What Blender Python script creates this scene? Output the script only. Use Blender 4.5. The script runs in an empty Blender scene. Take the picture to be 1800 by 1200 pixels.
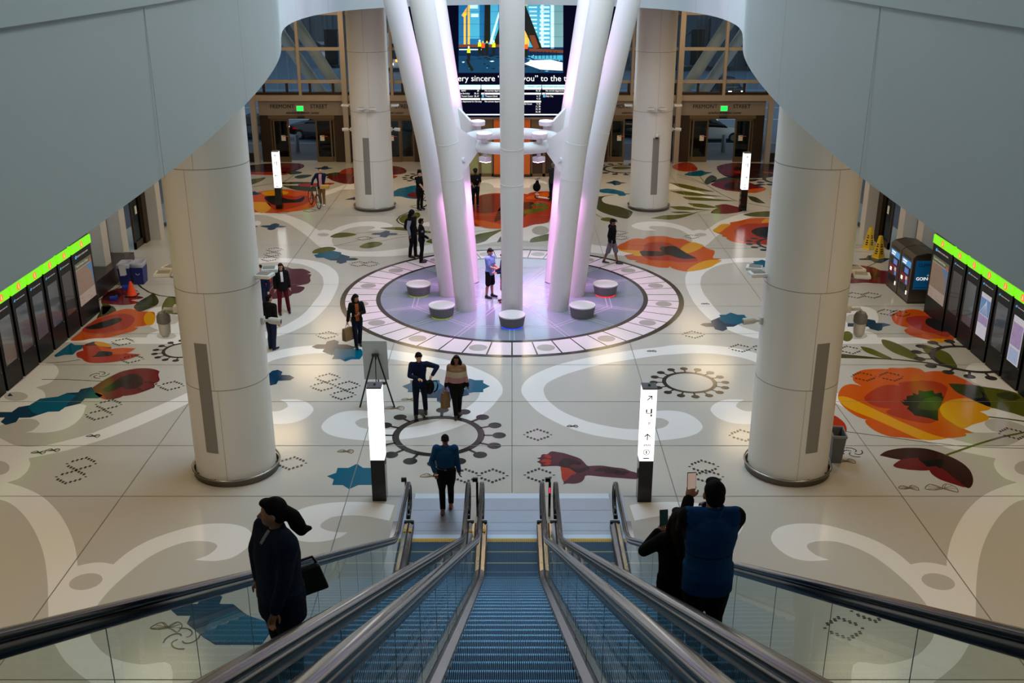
import bpy, bmesh, math, random
from mathutils import Vector, Matrix, Euler
random.seed(7)
SC = bpy.context.scene
COL = SC.collection
PI = math.pi
# ------------------------------------------------------------------ camera
EYE = 11.0                      # eye height above the hall floor (m)
FPX = 1800.0                    # focal length in pixels of an 1800x1200 frame
PITCH = math.atan(680.0 / 1800.0)
cam_data = bpy.data.cameras.new('camera')
cam_data.sensor_width = 36.0
cam_data.lens = 36.0
cam_data.clip_end = 600
cam = bpy.data.objects.new('camera', cam_data)
COL.objects.link(cam)
cam.location = (0, 0, EYE)
cam.rotation_euler = (PI / 2 - PITCH, 0, 0)
SC.camera = cam
# ------------------------------------------------------------------ exposure / world
SC.view_settings.view_transform = 'Standard'
SC.view_settings.look = 'None'
SC.view_settings.gamma = 1.0
SC.view_settings.use_curve_mapping = False
SC.view_settings.exposure = 0.0
W = bpy.data.worlds.new('dusk_sky')
SC.world = W
W.use_nodes = True
bg = W.node_tree.nodes['Background']
bg.inputs[0].default_value = (0.42, 0.56, 0.66, 1)
bg.inputs[1].default_value = 0.8

def lamp(kind, name, loc, power, color=(1, 1, 1), size=1.0, size_y=None, target=None, spot=None, blend=0.5):
    d = bpy.data.lights.new(name, kind)
    d.energy = power
    d.color = color
    if kind == 'AREA':
        if size_y:
            d.shape = 'RECTANGLE'; d.size = size; d.size_y = size_y
        else:
            d.shape = 'DISK'; d.size = size
    else:
        d.shadow_soft_size = size
    if kind == 'SPOT':
        d.spot_size = spot; d.spot_blend = blend
    o = bpy.data.objects.new(name, d)
    COL.objects.link(o)
    o.location = loc
    if target is not None:
        o.rotation_euler = (Vector(target) - Vector(loc)).to_track_quat('-Z', 'Y').to_euler()
    return o

WARM = (1.0, 0.74, 0.42)
# skylight over the light column
lamp('AREA', 'skylight', (0, 31, 19.5), 1800, (0.50, 0.78, 1.0), 10.0, target=(0, 31, 0))
# unseen fill lamps, added to brighten the fascia on both sides of the opening
for sx in (-1, 1):
    for y, pw in ((6.0, 420), (18.0, 420), (30.0, 420)):
        lamp('AREA', 'fascia_fill_light', (sx * 9, y, 18.8), pw * (1.0 if sx > 0 else 0.68), (0.88, 1.0, 0.93), 5.0, target=(-sx * 4, y + 2, 9.5))
lamp('AREA', 'fascia_fill_light', (0, 24, 18.8), 2000, (0.88, 0.92, 1.0), 6.0, target=(0, 46, 9.5))  # added fill, aimed at the back of the fascia
# recessed downlights of the hall ceiling
for sx in (-1, 1):
    for y, pw in ((8.0, 260), (16.0, 190), (25.0, 125), (33.0, 130), (41.0, 160), (49.0, 160), (55.0, 110)):
        lamp('AREA', 'ceiling_downlight', (sx * 10.3, y, 9.0), pw, WARM, 2.4, target=(sx * 10.3, y, 0))
for x in (-5.2, 0.0, 5.2):
    lamp('AREA', 'ceiling_downlight', (x, 50.5, 9.0), 150, WARM, 2.2, target=(x, 50.5, 0))

# ------------------------------------------------------------------ photo geometry helpers
CP, SP = math.cos(PITCH), math.sin(PITCH)
def ray(px, py):
    u, v = px - 900.0, py - 600.0
    return Vector((u, FPX * CP - v * SP, -(FPX * SP + v * CP)))
def fl(px, py, z=0.0):
    r = ray(px, py); t = (z - EYE) / r.z
    return (r.x * t, r.y * t)
def onY(px, py, Y):
    r = ray(px, py); t = Y / r.y
    return (r.x * t, EYE + r.z * t)

# ------------------------------------------------------------------ materials
def lin(c):
    c = c / 255.0
    return c / 12.92 if c <= 0.04045 else ((c + 0.055) / 1.055) ** 2.4
def rgb(r, g, b): return (lin(r), lin(g), lin(b), 1)
MATS = {}
def mat(name, col, rough=0.5, metal=0.0, emit=0.0, spec=0.5, noise=0.0, nscale=8.0, bump=0.0, coat=0.0):
    if name in MATS: return MATS[name]
    m = bpy.data.materials.new(name); m.use_nodes = True
    nt = m.node_tree; b = nt.nodes['Principled BSDF']
    c = rgb(*col)
    b.inputs['Base Color'].default_value = c
    b.inputs['Roughness'].default_value = rough
    b.inputs['Metallic'].default_value = metal
    b.inputs['Specular IOR Level'].default_value = spec
    if coat: b.inputs['Coat Weight'].default_value = coat; b.inputs['Coat Roughness'].default_value = 0.05
    if emit:
        b.inputs['Emission Color'].default_value = c
        b.inputs['Emission Strength'].default_value = emit
    if noise or bump:
        tc = nt.nodes.new('ShaderNodeTexCoord')
        n = nt.nodes.new('ShaderNodeTexNoise'); n.inputs['Scale'].default_value = nscale
        n.inputs['Detail'].default_value = 5
        nt.links.new(tc.outputs['Object'], n.inputs['Vector'])
        if noise:
            mx = nt.nodes.new('ShaderNodeMix'); mx.data_type = 'RGBA'
            mx.inputs[6].default_value = tuple(x * (1 - noise) for x in c[:3]) + (1,)
            mx.inputs[7].default_value = tuple(min(1, x * (1 + noise)) for x in c[:3]) + (1,)
            nt.links.new(n.outputs['Fac'], mx.inputs[0])
            nt.links.new(mx.outputs[2], b.inputs['Base Color'])
            if emit: nt.links.new(mx.outputs[2], b.inputs['Emission Color'])
        if bump:
            bp = nt.nodes.new('ShaderNodeBump'); bp.inputs['Strength'].default_value = bump
            bp.inputs['Distance'].default_value = 0.02
            nt.links.new(n.outputs['Fac'], bp.inputs['Height'])
            nt.links.new(bp.outputs['Normal'], b.inputs['Normal'])
    MATS[name] = m
    return m
def glass(name, tint=(225, 238, 235), refl=1.0, rough=0.0):
    if name in MATS: return MATS[name]
    m = bpy.data.materials.new(name); m.use_nodes = True
    nt = m.node_tree; nt.nodes.clear()
    out = nt.nodes.new('ShaderNodeOutputMaterial')
    tr = nt.nodes.new('ShaderNodeBsdfTransparent'); tr.inputs[0].default_value = rgb(*tint)
    gl = nt.nodes.new('ShaderNodeBsdfGlossy'); gl.inputs['Roughness'].default_value = rough
    gl.inputs[0].default_value = (0.9, 0.97, 1.0, 1)
    lw = nt.nodes.new('ShaderNodeLayerWeight'); lw.inputs[0].default_value = 0.5
    p5 = nt.nodes.new('ShaderNodeMath'); p5.operation = 'POWER'; p5.inputs[1].default_value = 5.0
    ma = nt.nodes.new('ShaderNodeMath'); ma.operation = 'MULTIPLY_ADD'; ma.inputs[1].default_value = 0.90; ma.inputs[2].default_value = 0.055
    mu = nt.nodes.new('ShaderNodeMath'); mu.operation = 'MULTIPLY'; mu.inputs[1].default_value = refl; mu.use_clamp = True
    mix = nt.nodes.new('ShaderNodeMixShader')
    nt.links.new(lw.outputs['Facing'], p5.inputs[0]); nt.links.new(p5.outputs[0], ma.inputs[0]); nt.links.new(ma.outputs[0], mu.inputs[0]); nt.links.new(mu.outputs[0], mix.inputs[0])
    nt.links.new(tr.outputs[0], mix.inputs[1]); nt.links.new(gl.outputs[0], mix.inputs[2])
    nt.links.new(mix.outputs[0], out.inputs[0])
    MATS[name] = m
    return m
def flo(name, col, k=0.06):           # polished terrazzo
    return mat('terrazzo_' + name, col, rough=0.15, spec=0.3, noise=k, nscale=22)

# ------------------------------------------------------------------ mesh builder
class MB:
    def __init__(s): s.bm = bmesh.new(); s.mi = 0
    def _f(s, vs):
        try:
            f = s.bm.faces.new(vs); f.material_index = s.mi; return f
        except ValueError: return None
    def box(s, c, d, rot=None, piv=None):
        hx, hy, hz = d[0] / 2, d[1] / 2, d[2] / 2
        P = [Vector((x, y, z)) for x in (-hx, hx) for y in (-hy, hy) for z in (-hz, hz)]
        R = Euler(rot).to_matrix() if rot else Matrix.Identity(3)
        v = [s.bm.verts.new(R @ p + Vector(c)) for p in P]
        for q in ((0, 1, 3, 2), (4, 6, 7, 5), (0, 4, 5, 1), (2, 3, 7, 6), (0, 2, 6, 4), (1, 5, 7, 3)):
            s._f([v[i] for i in q])
        return s
    def b2(s, x0, x1, y0, y1, z0, z1):
        return s.box(((x0 + x1) / 2, (y0 + y1) / 2, (z0 + z1) / 2), (abs(x1 - x0), abs(y1 - y0), abs(z1 - z0)))
    def loft(s, rings, cap=True, closed=True):
        R = [[s.bm.verts.new(p) for p in r] for r in rings]
        n = len(R[0])
        for a, b in zip(R[:-1], R[1:]):
            for i in range(n if closed else n - 1):
                j = (i + 1) % n
                s._f([a[i], a[j], b[j], b[i]])
        if cap and closed:
            s._f(R[0][::-1]); s._f(R[-1])
        return s
    def frame(s, t):
        t = t.normalized()
        a = Vector((0, 0, 1)) if abs(t.z) < 0.95 else Vector((0, 1, 0))
        x = t.cross(a).normalized(); y = x.cross(t).normalized()
        return x, y
    def tube(s, pts, rad, n=10, cap=True, flat=1.0):
        pts = [Vector(p) for p in pts]
        if not isinstance(rad, (list, tuple)): rad = [rad] * len(pts)
        rings = []
        for i, p in enumerate(pts):
            t = (pts[min(i + 1, len(pts) - 1)] - pts[max(i - 1, 0)])
            x, y = s.frame(t)
            if rings and i:
                pass
            rings.append([p + x * (rad[i] * math.cos(2 * PI * k / n)) + y * (rad[i] * flat * math.sin(2 * PI * k / n)) for k in range(n)])
        return s.loft(rings, cap)
    def cyl(s, c, r, z0, z1, n=32, r1=None):
        r1 = r if r1 is None else r1
        return s.loft([[(c[0] + r * math.cos(2 * PI * k / n), c[1] + r * math.sin(2 * PI * k / n), z0) for k in range(n)],
                       [(c[0] + r1 * math.cos(2 * PI * k / n), c[1] + r1 * math.sin(2 * PI * k / n), z1) for k in range(n)]])
    def lathe(s, c, prof, n=32, cap=True):
        return s.loft([[(c[0] + r * math.cos(2 * PI * k / n), c[1] + r * math.sin(2 * PI * k / n), c[2] + z) for k in range(n)] for r, z in prof], cap)
    def torus(s, c, R, r, n=48, m=12, axis='z', flat=1.0, a0=0, a1=2 * PI):
        full = abs(a1 - a0 - 2 * PI) < 1e-6
        rings = []
        N = n if full else n + 1
        for i in range(N):
            a = a0 + (a1 - a0) * i / n
            ring = []
            for k in range(m):
                b = 2 * PI * k / m
                rr = R + r * math.cos(b); h = r * flat * math.sin(b)
                p = (rr * math.cos(a), rr * math.sin(a), h)
                if axis == 'x': p = (p[2], p[0], p[1])
                if axis == 'y': p = (p[0], p[2], p[1])
                ring.append((c[0] + p[0], c[1] + p[1], c[2] + p[2]))
            rings.append(ring)
        if full: rings.append(rings[0])
        return s.loft(rings, cap=not full)
    def ell(s, c, r, n=16, m=10, rot=None):
        R = Euler(rot).to_matrix() if rot else Matrix.Identity(3)
        rings = []
        for i in range(m + 1):
            a = -PI / 2 + PI * i / m
            if i in (0, m): a += (0.02 if i == 0 else -0.02)
            rings.append([Vector(c) + R @ Vector((r[0] * math.cos(a) * math.cos(2 * PI * k / n), r[1] * math.cos(a) * math.sin(2 * PI * k / n), r[2] * math.sin(a))) for k in range(n)])
        return s.loft(rings)
    def ngon(s, pts, z=None):
        v = [s.bm.verts.new((p[0], p[1], z) if z is not None else p) for p in pts]
        return s._f(v)
    def prism(s, pts, axis, a, b):      # extrude a 2-D outline along an axis
        def P(p, t): return {'x': (t, p[0], p[1]), 'y': (p[0], t, p[1]), 'z': (p[0], p[1], t)}[axis]
        A = [s.bm.verts.new(P(p, a)) for p in pts]; B = [s.bm.verts.new(P(p, b)) for p in pts]
        n = len(pts)
        for i in range(n): s._f([A[i], A[(i + 1) % n], B[(i + 1) % n], B[i]])
        s._f(A[::-1]); s._f(B)
        return s
    def build(s, name, mats, parent=None, smooth=False, normals=True, bevel=0.0, loc=None, autos=False):
        if normals: bmesh.ops.recalc_face_normals(s.bm, faces=s.bm.faces)
        me = bpy.data.meshes.new(name); s.bm.to_mesh(me); s.bm.free()
        for m in (mats if isinstance(mats, (list, tuple)) else [mats]): me.materials.append(m)
        if smooth: me.shade_smooth()
        if autos:
            me.shade_smooth(); me.set_sharp_from_angle(angle=math.radians(38))
        o = bpy.data.objects.new(name, me); COL.objects.link(o)
        if parent: o.parent = parent
        if loc: o.location = loc
        if bevel:
            bv = o.modifiers.new('bevel', 'BEVEL'); bv.width = bevel; bv.segments = 2; bv.limit_method = 'ANGLE'
        return o
def tag(o, label, cat, group=None):
    o['label'] = label; o['category'] = cat
    if group: o['group'] = group
    return o
def thing(name, label, cat, loc=(0, 0, 0), rz=0.0, group=None):
    o = bpy.data.objects.new(name, None); COL.objects.link(o)
    o.empty_display_size = 0.2
    o.location = loc; o.rotation_euler = (0, 0, rz)
    return tag(o, label, cat, group)
def struct(o): o['kind'] = 'structure'; return o
def dup(o, loc, rz=None, label=None):
    c = o.copy(); COL.objects.link(c); c.location = loc
    if rz is not None: c.rotation_euler = (0, 0, rz)
    if label: c['label'] = label
    for ch in o.children:
        d = ch.copy(); COL.objects.link(d); d.parent = c
        for g in ch.children:
            e = g.copy(); COL.objects.link(e); e.parent = d
    return c
def text(s, size, loc, rot, m, parent=None, name='lettering', align='CENTER', depth=0.004, sx=1.0):
    cu = bpy.data.curves.new('txt', 'FONT'); cu.body = s; cu.size = size; cu.align_x = align; cu.align_y = 'CENTER'
    cu.extrude = depth; cu.resolution_u = 3
    t = bpy.data.objects.new('txt', cu); COL.objects.link(t)
    bpy.context.view_layer.update()
    me = bpy.data.meshes.new_from_object(t.evaluated_get(bpy.context.evaluated_depsgraph_get()))
    bpy.data.objects.remove(t)
    me.materials.clear(); me.materials.append(m); me.name = name
    o = bpy.data.objects.new(name, me); COL.objects.link(o)
    o.location = loc; o.rotation_euler = rot; o.scale = (sx, 1, 1)
    if parent: o.parent = parent
    return o
def spline(pts, n=6):
    """closed outline through the points; a third element marks a sharp corner"""
    P = [(p[0], p[1]) for p in pts]; K = [len(p) > 2 for p in pts]; N = len(P); out = []
    for i in range(N):
        p1, p2 = P[i], P[(i + 1) % N]
        p0 = P[i - 1] if not K[i] else p1
        p3 = P[(i + 2) % N] if not K[(i + 1) % N] else p2
        for k in range(n):
            t = k / n
            out.append(tuple(0.5 * (2 * p1[j] + (p2[j] - p0[j]) * t + (2 * p0[j] - 5 * p1[j] + 4 * p2[j] - p3[j]) * t * t + (3 * p1[j] - p0[j] - 3 * p2[j] + p3[j]) * t ** 3) for j in (0, 1)))
    return out
# ================================================================== FLOOR
FM = [flo('grey', (196, 192, 186), 0.04), flo('white', (238, 236, 236), 0.02), mat('joint', (120, 116, 108), 0.5), flo('charcoal', (52, 48, 47)),
      flo('orange', (206, 84, 2)), flo('red', (170, 46, 16)), flo('maroon', (106, 20, 28)), flo('black', (9, 10, 10)),
      flo('yellow', (226, 158, 6)), flo('olive', (88, 92, 16)), flo('dark_olive', (56, 62, 22)), flo('teal', (0, 92, 122)),
      flo('navy', (14, 58, 88)), flo('midgrey', (176, 172, 166), 0.03), flo('plum', (84, 30, 46)), flo('wine', (48, 12, 16)),
      flo('tile', (240, 228, 234), 0.02), flo('tan', (120, 104, 74))]
GREY, WHITE, JOINT, CHAR, ORANGE, RED, MAROON, BLACK, YELLOW, OLIVE, DOLIVE, TEAL, NAVY, MGREY, PLUM, WINE, TILE, TAN = range(18)
F = MB()
LAY = 0.0007
F.mi = GREY
F.b2(-16.5, 16.5, -4, 58.4, -0.3, 0.0)
def art(mi, pts, layer=2, smooth=True, org=None, sc=1.0, mirror=False, n=5):
    """outline given in photo pixels (optionally in a zoomed window: origin + scale), laid into the floor"""
    if org: pts = [(org[0] + p[0] / sc, org[1] + p[1] / sc) + tuple(p[2:]) for p in pts]
    g = [fl(p[0], p[1]) + tuple(p[2:]) for p in pts]
    g = spline(g, n) if smooth else [(p[0], p[1]) for p in g]
    F.mi = mi
    F.ngon(g, layer * LAY)
    if mirror: F.ngon([(-x, y) for x, y in g], layer * LAY)
def ell_art(mi, cx, cy, hw, hh, layer=3, mirror=False, tilt=0.0):
    art(mi, [(cx + hw * math.cos(a) * 1 , cy + hh * math.sin(a) + tilt * math.cos(a)) for a in [2 * PI * k / 20 for k in range(20)]], layer, False, mirror=mirror)
def strip(mi, pts, w, layer=4, org=None, sc=1.0):
    """line of constant width (photo px) laid into the floor"""
    if org: pts = [(org[0] + p[0] / sc, org[1] + p[1] / sc) for p in pts]
    q = [Vector(fl(*p)) for p in pts]
    wl = w * 11.758 / (sum(p[1] for p in pts) / len(pts) + 80)
    Lf, Rt = [], []
    for i, p in enumerate(q):
        t = (q[min(i + 1, len(q) - 1)] - q[max(0, i - 1)]).normalized(); nrm = Vector((-t.y, t.x)) * wl / 2
        Lf.append(p + nrm); Rt.append(p - nrm)
    F.mi = mi
    F.ngon(Lf + Rt[::-1], layer * LAY)
# --- white scrolls (mirror-symmetric about the hall axis)
art(WHITE, [(1332, 622), (1320, 617.8), (1296.7, 612.6), (1273.3, 609), (1238.3, 606.2), (1203.3, 605.6), (1180, 606.7), (1160, 609.7), (1108.3, 615.8), (1041.7, 626.7), (983.3, 640), (941.7, 656.7), (921.7, 671.7), (916.3, 686.7), (923.3, 700), (943.3, 721.7), (973.3, 740), (1006.7, 754.2), (1050, 765.8), (1100, 772.5), (1130, 774), (1161.7, 773.7), (1195, 770), (1216.7, 765), (1230, 758.3), (1235, 748.3), (1223.3, 735), (1203.3, 725), (1178.3, 721.3), (1150, 722.5), (1128, 729, 1), (1152.5, 734), (1163.3, 735), (1173.3, 739.2), (1175.5, 743.3), (1170, 749.2), (1160, 752.5), (1140, 754.6), (1120.8, 754.2), (1091.7, 752.5), (1050, 745), (1016.7, 735), (986.7, 721.7), (963.3, 703.3), (956.3, 690), (956.7, 680), (966.7, 670), (1000, 655.8), (1055, 640.8), (1108.3, 631.7), (1160, 624.2), (1180, 622.7), (1215, 620.7), (1250, 621.1), (1279.2, 624.2), (1302.5, 628.3), (1320, 633), (1332, 638),
            (1400, 665), (1466, 706.7), (1540, 741.4), (1605, 767.4), (1659, 784.7), (1691.6, 793.4), (1750, 805.3, 1), (1747, 815), (1752.3, 828), (1767.5, 841), (1788, 847.7, 1), (1761.7, 855.3), (1728.4, 870.7), (1702.9, 893.7), (1685, 919.2), (1672.2, 947.3), (1665.8, 972.9), (1663.8, 994.4, 1), (1641.6, 989.5), (1621, 988.2), (1600.7, 991.5, 1), (1575, 970.3), (1539.3, 949.9), (1493.3, 933.3), (1447.3, 921.8), (1406.4, 919.7), (1375.8, 924.3), (1360.4, 933.3), (1355.3, 947.3), (1366, 962.7), (1391, 979.3), (1421.8, 985.7), (1457.6, 983.6, 1), (1434.6, 975.4), (1419.2, 962.7), (1421.8, 955), (1442.2, 950.7), (1472.9, 952.4), (1508.7, 964), (1544.4, 983.1), (1582.8, 1013.8), (1608.3, 1038), (1630, 1065), (1643, 1093), (1640, 1120), (1629, 1136), (1616, 1148.4), (1596, 1158.7), (1552, 1167.6), (1500, 1168), (1500, 1240, 1), (1600, 1225), (1647, 1194.4), (1667, 1179), (1687.6, 1158.7), (1703, 1133), (1710.6, 1112.7), (1715, 1080), (1715.7, 1039), (1717, 1016.3), (1720.8, 985.7), (1728.4, 957.6), (1741.2, 929.4), (1759.1, 903.9), (1779.6, 886), (1800, 877.8), (1850, 868, 1), (1870, 800), (1850, 745, 1), (1800, 769.5), (1778.3, 780.4), (1756.7, 784.7), (1724.1, 783), (1691.6, 776), (1644, 763), (1605, 747.9), (1540, 720.8), (1467.3, 688.3), (1400, 652)], 1, mirror=True, n=4)
ell_art(GREY, 150.8, 1022, 29.6, 14, 2, True, tilt=-5)
ell_art(GREY, -3, 822, 20, 12.5, 2, True)
# white area at the wall, crescents
art(WHITE, [(40, 668, 1), (72, 638.5, 1), (93, 639.5), (103, 650), (99.7, 661), (86.7, 673), (62.9, 680.7, 1), (75.9, 687), (80.2, 696), (78, 704), (100, 704), (147.4, 711), (149.5, 717.5), (143, 732.7), (125.7, 747.9), (104, 756.5), (75.9, 760.4), (44.4, 759.4, 1), (56.4, 756.5), (67.2, 747.9), (68.9, 742.5), (60.7, 737), (43.3, 736), (20, 741), (-40, 762, 1), (-40, 730, 1)], 1, mirror=True)
ell_art(GREY, 28, 696.5, 21, 8, 2, True)
art(WHITE, [(693.5, 887.7, 1), (665, 883.7), (620, 881.7), (575, 884), (537.5, 891.5), (507.5, 905), (494.7, 920), (497, 932), (507.5, 944), (530, 950.7), (551, 952.5), (575, 950), (597.5, 944), (611, 935.3, 1), (590, 934.7), (575, 932), (566, 928), (563, 924.5), (567.5, 917.7), (584, 908.7), (612.5, 905.7), (642.5, 907), (684.5, 914.7, 1)], 1, mirror=True)
art(WHITE, [(440, 724, 1), (477.5, 723), (491.7, 721.7), (501.7, 717.5), (506, 713.3), (501.7, 706.7), (491.7, 702.8, 1), (503.3, 701.7), (525, 702.5), (541.7, 708.3), (550.8, 717.5), (548.3, 725), (536.7, 735), (516.7, 742.5), (495, 745), (478, 744.7), (440, 742, 1)], 1, mirror=True)
art(WHITE, [(380, 457, 1), (430, 454), (451.7, 453.3), (486.7, 453), (521.7, 454.7), (550.9, 458.2), (574.2, 465.2), (589.4, 475.7), (595.2, 487.4), (594, 502.5), (587, 519), (575.7, 537.3), (550, 563), (521, 579.3), (492, 589.8), (459, 596.2), (400, 603), (345, 604), (218, 604), (160, 602), (112, 601, 1), (132, 593, 1), (193, 593.3), (257.5, 592.8, 1), (261.7, 586.7), (280, 580.5, 1), (262, 572), (256, 560), (262, 545), (285, 538), (310, 541), (345, 560), (400, 584), (458, 584), (480, 579.3), (501, 571.7), (533.7, 551.3), (554.7, 526.8), (564, 514), (568.7, 500), (568, 492), (566, 485), (556.7, 475.7), (539, 467), (515.8, 462.2), (486.7, 460.7), (452.8, 463), (400, 468, 1)], 1, mirror=True)
ell_art(GREY, 292.5, 590.3, 17.5, 5.7, 2, True)
ell_art(GREY, 302, 561, 12, 9, 2, True)
art(WHITE, [(400, 371, 1), (444, 371.6), (470, 372), (495.3, 375), (511.7, 380.3), (535.7, 389.3), (552, 399.8), (561.3, 405, 1), (572, 403.5), (582.3, 405.4, 1), (600, 397.3), (626.7, 390.7), (653.3, 389), (674.7, 390.7), (688, 394.7), (689.3, 398), (680, 402), (666.7, 404.7), (645.3, 404.7, 1), (656, 402), (659.3, 399.3), (653.3, 397.3), (634.7, 397.6), (616, 400.7), (600, 406), (588, 414), (583.5, 421), (585, 428), (592, 434.5), (605, 438.5), (640, 441.8), (680, 440), (733, 433), (790, 425, 1), (790, 440, 1), (733, 446.7), (680, 450.5), (640, 450.6), (609, 449.4), (585.8, 443), (561.3, 433), (542.7, 417.3), (528.7, 406.8), (505.3, 391.7), (480, 382), (465, 378.5), (444, 377.5), (400, 378, 1)], 1, mirror=True)
ell_art(GREY, 568.3, 412.4, 10.3, 2.9, 2, True)
art(WHITE, [(540, 350, 1), (568.9, 337), (593.3, 329), (608.5, 323.8), (640, 322, 1), (640, 333, 1), (605, 333), (587.5, 338.3), (568.9, 344.5), (545, 352, 1)], 1, mirror=True)
art(WHITE, [(822, 395), (845, 400), (870, 403), (920, 400), (942, 394), (965, 391.5), (990, 392), (992, 415), (960, 422), (935, 424), (900, 421), (860, 427), (836, 432), (822, 433)], 1)
ell_art(MGREY, 950, 405, 15, 8, 2)
ell_art(WHITE, 768, 394, 30, 4.5, 1)
ell_art(WHITE, 900, 322, 62, 9, 1)
ell_art(GREY, 851, 330, 17, 9, 2); ell_art(GREY, 948, 330, 17, 9, 2)
ell_art(WHITE, 452, 392, 7, 4, 2, True)
# --- poppies, leaves and stars, left part
A = (80, 480)
def a(mi, pts, layer=3, sm=True, **k): art(mi, pts, layer, sm, A, 6.0, **k)
a(DOLIVE, [(580, 390), (600, 345), (700, 343), (745, 390), (720, 430), (620, 490), (560, 500), (540, 475)], 2)
a(ORANGE, [(265, 708), (350, 635), (430, 565), (540, 480), (650, 440), (760, 395), (880, 375), (1000, 400), (1060, 405), (1140, 410), (1155, 440), (1155, 480), (1120, 525), (1040, 555), (930, 568, 1), (980, 575, 1), (930, 610), (820, 640), (660, 680), (490, 690), (380, 710)], 3)
a(RED, [(390, 590), (520, 500), (700, 440), (850, 430), (940, 470), (920, 530), (840, 590), (700, 620), (560, 635), (430, 625)], 4)
a(BLACK, [(420, 575), (500, 545), (640, 500), (760, 470), (805, 490), (770, 520), (700, 550), (600, 580), (480, 592)], 5)
ell_art(YELLOW, 262.8, 560, 10, 12, 4)
a(DOLIVE, [(935, 345), (1000, 290), (1080, 245), (1140, 215), (1190, 280), (1180, 330), (1100, 370), (1000, 405), (950, 385)], 4)
a(OLIVE, [(1225, 370), (1250, 300), (1300, 250), (1400, 270), (1420, 420), (1320, 430), (1250, 410)], 4)
strip(DOLIVE, [(955, 95), (1010, 150), (1090, 200), (1200, 235), (1400, 262)], 3.4, 4, A, 6)
strip(DOLIVE, [(560, 290), (700, 190), (835, 112)], 2.2, 4, A, 6)
a(MAROON, [(590, 270), (640, 205), (750, 165), (850, 155), (900, 190), (890, 215), (850, 232, 1), (950, 235), (1035, 260), (900, 285, 1), (990, 310), (850, 335), (700, 330), (600, 310)], 3)
a(WINE, [(600, 270), (660, 210), (740, 190), (800, 230), (720, 290)], 4)
a(OLIVE, [(600, 345), (590, 300), (690, 345), (640, 420), (600, 430)], 2)
a(RED, [(325, 850), (345, 830), (400, 815, 1), (390, 770), (430, 745), (510, 722), (600, 728), (670, 750), (695, 780), (690, 800, 1), (800, 788), (955, 793, 1), (900, 825), (850, 845, 1), (1005, 855, 1), (930, 890), (800, 925), (640, 945), (500, 948), (420, 930), (380, 900), (335, 885)], 3)
a(ORANGE, [(560, 770), (690, 800), (800, 788), (955, 793, 1), (900, 825), (850, 845), (700, 855), (600, 820)], 4)
a(YELLOW, [(520, 728), (600, 730), (670, 752), (690, 780), (550, 765)], 4)
a(WINE, [(415, 762), (510, 722), (515, 745), (540, 762)], 4)
a(BLACK, [(480, 885, 1), (530, 860), (570, 825), (690, 830), (705, 850), (690, 870), (600, 880)], 5)
a(TEAL, [(110, 885), (90, 868), (220, 770), (270, 735), (310, 757), (405, 757), (380, 800), (330, 820), (290, 860), (200, 862)], 3, False)
strip(DOLIVE, [(0, 950), (200, 935), (370, 912)], 1.9, 4, A, 6)
strip(DOLIVE, [(-40, 1120), (200, 1120), (600, 1140)], 2.0, 4, A, 6)
A0 = (0, 620)
def a2(mi, pts, layer=3, sm=True, **k): art(mi, pts, layer, sm, A0, 4.614, **k)
a2(MAROON, [(750, 290), (775, 265), (850, 217), (900, 190), (990, 150), (1100, 128), (1190, 125), (1260, 135), (1295, 150, 1), (1285, 180), (1295, 220), (1275, 240), (1250, 250), (1255, 272), (1205, 300), (1100, 335), (1005, 350), (998, 342, 1), (985, 358), (920, 375), (865, 380), (820, 362), (785, 335)], 3)
a2(WINE, [(835, 298), (920, 240), (990, 190), (1085, 170), (1145, 195), (1160, 232), (1145, 268), (1085, 292), (1025, 298), (990, 278), (945, 298), (880, 318)], 4)
a2(BLACK, [(832, 300), (900, 258), (945, 222), (1010, 205), (1070, 195), (1062, 232), (1020, 260), (960, 275), (900, 288)], 5)
a2(RED, [(770, 330), (820, 325), (850, 360), (865, 380), (815, 365)], 4)
a2(NAVY, [(0, 480), (95, 480), (150, 440), (240, 425), (325, 372), (470, 355), (545, 325), (635, 320), (655, 295), (745, 277), (770, 318), (835, 345), (800, 368), (690, 370), (650, 412), (530, 440), (480, 475), (390, 478), (245, 525), (155, 527), (130, 562), (45, 585), (5, 560), (40, 525), (-60, 525), (-60, 480)], 4, False)
a2(TEAL, [(225, 440), (325, 375), (470, 358), (545, 330), (620, 345), (560, 400), (530, 438), (480, 472), (390, 476), (300, 500), (260, 480)], 5, False)
a2(NAVY, [(60, 352), (80, 325), (105, 350)], 4, False)
B = (440, 380)
def b(mi, pts, layer=3, sm=True, **k): art(mi, pts, layer, sm, B, 8.57, **k)
b(PLUM, [(120, 795), (250, 770), (420, 745), (560, 765), (630, 790), (780, 790), (860, 815), (915, 850, 1), (860, 868, 1), (918, 880), (900, 920), (905, 980), (850, 1020), (690, 1050, 1), (810, 1065), (800, 1110), (730, 1155), (640, 1170), (600, 1200), (480, 1230), (300, 1250), (60, 1260), (60, 800)], 3)
b(RED, [(60, 802), (120, 795), (420, 745), (330, 850), (290, 1000), (60, 1020)], 4)
b(OLIVE, [(930, 540), (980, 500), (1080, 470), (1200, 460), (1280, 480), (1270, 510), (1180, 530), (1050, 555), (960, 560)], 4)
b(TEAL, [(955, 580), (1010, 570), (1040, 550), (1180, 520), (1250, 520), (1370, 545), (1370, 570), (1500, 605), (1490, 630), (1570, 628), (1635, 645), (1580, 665), (1450, 668), (1450, 695), (1360, 718), (1295, 695), (1310, 668), (1200, 665), (1100, 625), (995, 625)], 3, False)
b(NAVY, [(1200, 640), (1330, 630), (1350, 580), (1500, 605), (1490, 630), (1570, 628), (1635, 645), (1580, 665), (1450, 668), (1450, 695), (1360, 718), (1295, 695), (1310, 668), (1200, 665)], 4, False)
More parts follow.
